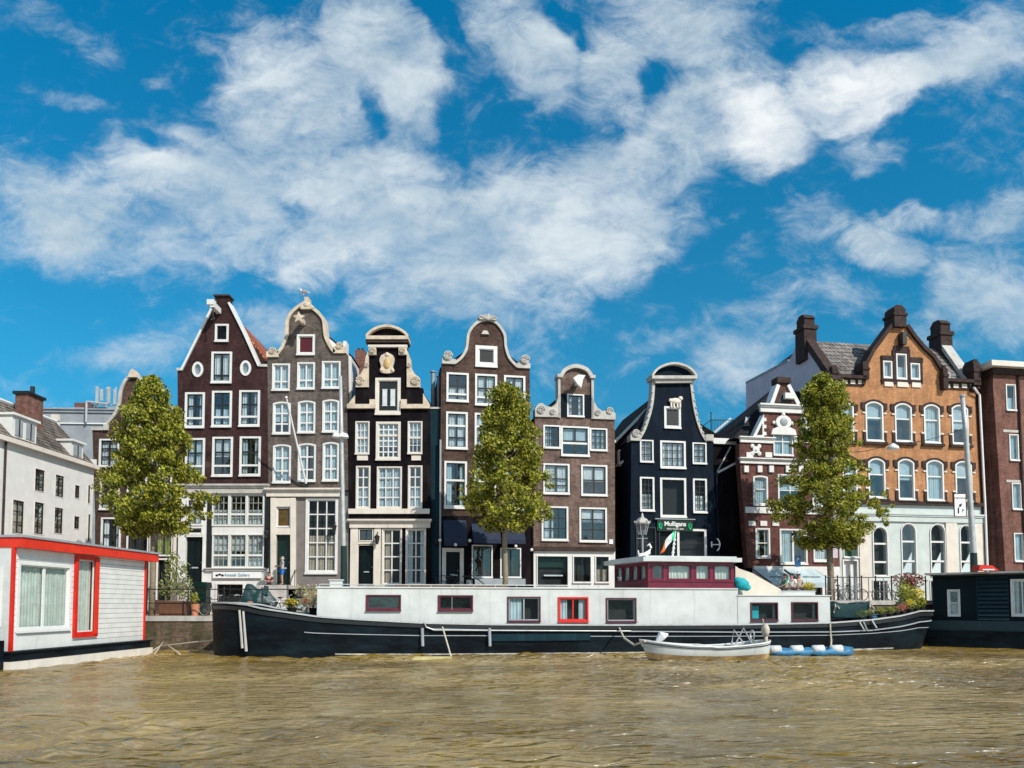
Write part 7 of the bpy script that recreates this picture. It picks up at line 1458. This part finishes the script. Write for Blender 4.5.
def blob(px, py, rx, ry, ang, wgt):
    r = ray(px, py); c = (r.x / (r.y + .08 * r.length), r.z / (r.y + .08 * r.length)); k = 1 / (F * 1.07)
    mp = nd(nt, 'ShaderNodeMapping', vector_type='TEXTURE'); mp.inputs['Location'].default_value = (c[0], c[1], 0); mp.inputs['Rotation'].default_value = (0, 0, R(ang)); mp.inputs['Scale'].default_value = (rx * k, ry * k, 1)
    lk(va.outputs[0], mp.inputs[0]); ln = nd(nt, 'ShaderNodeVectorMath', operation='LENGTH'); lk(mp.outputs[0], ln.inputs[0])
    mr = nd(nt, 'ShaderNodeMapRange', interpolation_type='SMOOTHSTEP'); mr.inputs[1].default_value = 1.25; mr.inputs[2].default_value = .35; mr.inputs[3].default_value = 0; mr.inputs[4].default_value = abs(wgt); lk(ln.outputs['Value'], mr.inputs[0]); return mr.outputs[0]
BL = [(110, 235, 140, 62, -15, .95), (215, 205, 130, 80, -25, 1.1), (295, 120, 90, 120, 20, 1.1), (380, 60, 75, 110, 38, 1.15), (360, 200, 140, 95, -10, 1.2), (480, 235, 170, 95, 10, 1.15), (590, 225, 130, 85, 15, 1.1), (430, 290, 110, 55, -10, .95), (270, 250, 110, 55, -10, 1),
      (525, 50, 95, 55, -40, 1), (610, 75, 60, 70, 10, .95), (690, 30, 110, 55, -20, .95), (700, 110, 100, 60, 25, 1.05), (755, 115, 60, 75, 0, 1.15), (845, 85, 85, 62, 10, 1.2), (935, 60, 70, 30, 20, .95), (985, 30, 70, 50, 20, .75), (640, 160, 110, 50, 20, 1),
      (50, 215, 70, 50, -20, .75), (20, 240, 50, 30, -20, .7), (70, 95, 45, 14, 0, .6), (160, 75, 24, 12, 0, .6), (240, 335, 110, 24, 0, .55), (150, 345, 80, 20, 10, .5), (500, 305, 110, 36, 0, .65), (60, 30, 90, 26, -20, .28),
      (875, 255, 75, 34, -10, .85), (905, 215, 60, 20, 10, .75), (985, 285, 75, 62, 0, .95), (1000, 215, 60, 36, 0, .65), (800, 225, 60, 30, -20, .65), (735, 365, 55, 42, -20, .8), (820, 300, 60, 35, 0, .45), (760, 330, 60, 24, -20, .5), (690, 350, 40, 16, 0, .5), (960, 140, 80, 24, 0, .45), (860, 150, 70, 36, 10, .6), (930, 330, 80, 30, 0, .6), (880, 20, 90, 26, 10, .6)]
NEG = [(435, 40, 20, 64, 20, .85), (365, 105, 13, 38, 35, .6), (456, 128, 17, 32, 35, .5), (562, 26, 30, 14, -30, .65), (650, 72, 15, 36, -10, .5), (527, 105, 18, 11, 0, .4), (165, 150, 56, 13, -25, .6), (760, 35, 46, 17, 0, .5), (700, 255, 60, 22, 35, .35), (790, 180, 76, 20, 20, .45), (170, 60, 60, 30, -20, .35), (300, 215, 50, 10, -30, .3), (560, 270, 60, 14, 20, .3), (900, 115, 60, 12, 10, .4)]
acc = None
for b_ in BL: o_ = blob(*b_); acc = o_ if acc is None else mth('MAXIMUM', acc, o_)
for b_ in NEG: acc = mth('SUBTRACT', acc, blob(*b_))
n1 = noi(va.outputs[0], 4.8, 14, .62, .25, (1, 1.9, 1), R(28)); n2 = noi(uv.outputs[0], 17, 12, .7, .6, (1, 1.5, 1), R(-25), (3, 1, 0))
f1 = mth('SUBTRACT', n1.outputs['Fac'], .5); f2 = mth('SUBTRACT', n2.outputs['Fac'], .5)
# unseen thick cloud added behind the viewer to whiten fill light and reflections
bk = nd(nt, 'ShaderNodeMapRange'); bk.inputs[1].default_value = .15; bk.inputs[2].default_value = -.25; bk.inputs[4].default_value = .85; lk(sx.outputs[1], bk.inputs[0])
dens = mth('ADD', mth('ADD', mth('MULTIPLY', mth('MAXIMUM', acc, bk.outputs[0]), 1.0), mth('MULTIPLY', f1, 2.5)), mth('MULTIPLY', f2, 1.9))
mr = nd(nt, 'ShaderNodeMapRange', interpolation_type='SMOOTHERSTEP'); mr.inputs[1].default_value = -.05; mr.inputs[2].default_value = 1.45; lk(dens, mr.inputs[0])
mrp = mth('POWER', mr.outputs[0], .85)
hz = nd(nt, 'ShaderNodeMapRange'); hz.inputs[1].default_value = -.02; hz.inputs[2].default_value = .02; lk(sx.outputs[2], hz.inputs[0]); 
n4 = noi(va.outputs[0], 8, 12, .64, .2, (1, 2.0, 1), R(-32), (5, 2, 0)); m4 = nd(nt, 'ShaderNodeMapRange'); m4.inputs[1].default_value = .34; m4.inputs[2].default_value = .6; m4.inputs[3].default_value = .5; m4.inputs[4].default_value = .97; lk(n4.outputs['Fac'], m4.inputs[0])
den = mth('MULTIPLY', mth('MULTIPLY', mrp, m4.outputs[0]), hz.outputs[0], True)
sh = noi(va.outputs[0], 5, 10, .6, .1, (1, 1.5, 1), R(35), (.02, .03, 0)); cr = nd(nt, 'ShaderNodeValToRGB'); cr.color_ramp.elements[0].position = .36; cr.color_ramp.elements[1].position = .66; cr.color_ramp.elements[0].color = (4.4, 5.5, 6.3, 1); cr.color_ramp.elements[1].color = (7.4, 8.0, 8.3, 1); lk(sh.outputs['Fac'], cr.inputs[0])
br = mth('MAXIMUM', blob(850, 90, 85, 50, 10, 1), blob(755, 120, 50, 60, 0, 1)); mxb = nd(nt, 'ShaderNodeMix', data_type='RGBA'); lk(mth('MULTIPLY', br, .8), mxb.inputs[0]); lk(cr.outputs[0], mxb.inputs[6]); mxb.inputs[7].default_value = (9.0, 9.2, 9.2, 1)
mx = nd(nt, 'ShaderNodeMix', data_type='RGBA'); lk(den, mx.inputs[0]); lk(tn.outputs[2], mx.inputs[6]); lk(mxb.outputs[2], mx.inputs[7]); lk(mx.outputs[2], bg.inputs[0])
# ---------------------------------------------------------------- output
sc.view_settings.view_transform = 'Standard'; sc.view_settings.look = 'None'; sc.view_settings.exposure = EXPO; sc.view_settings.gamma = 1
sc.render.engine = 'CYCLES'; sc.cycles.sample_clamp_direct = 1.5; sc.cycles.sample_clamp_indirect = 3; sc.cycles.max_bounces = 5; sc.cycles.diffuse_bounces = 2; sc.cycles.glossy_bounces = 3; sc.cycles.transparent_max_bounces = 16; sc.render.resolution_x = 1024; sc.render.resolution_y = 768
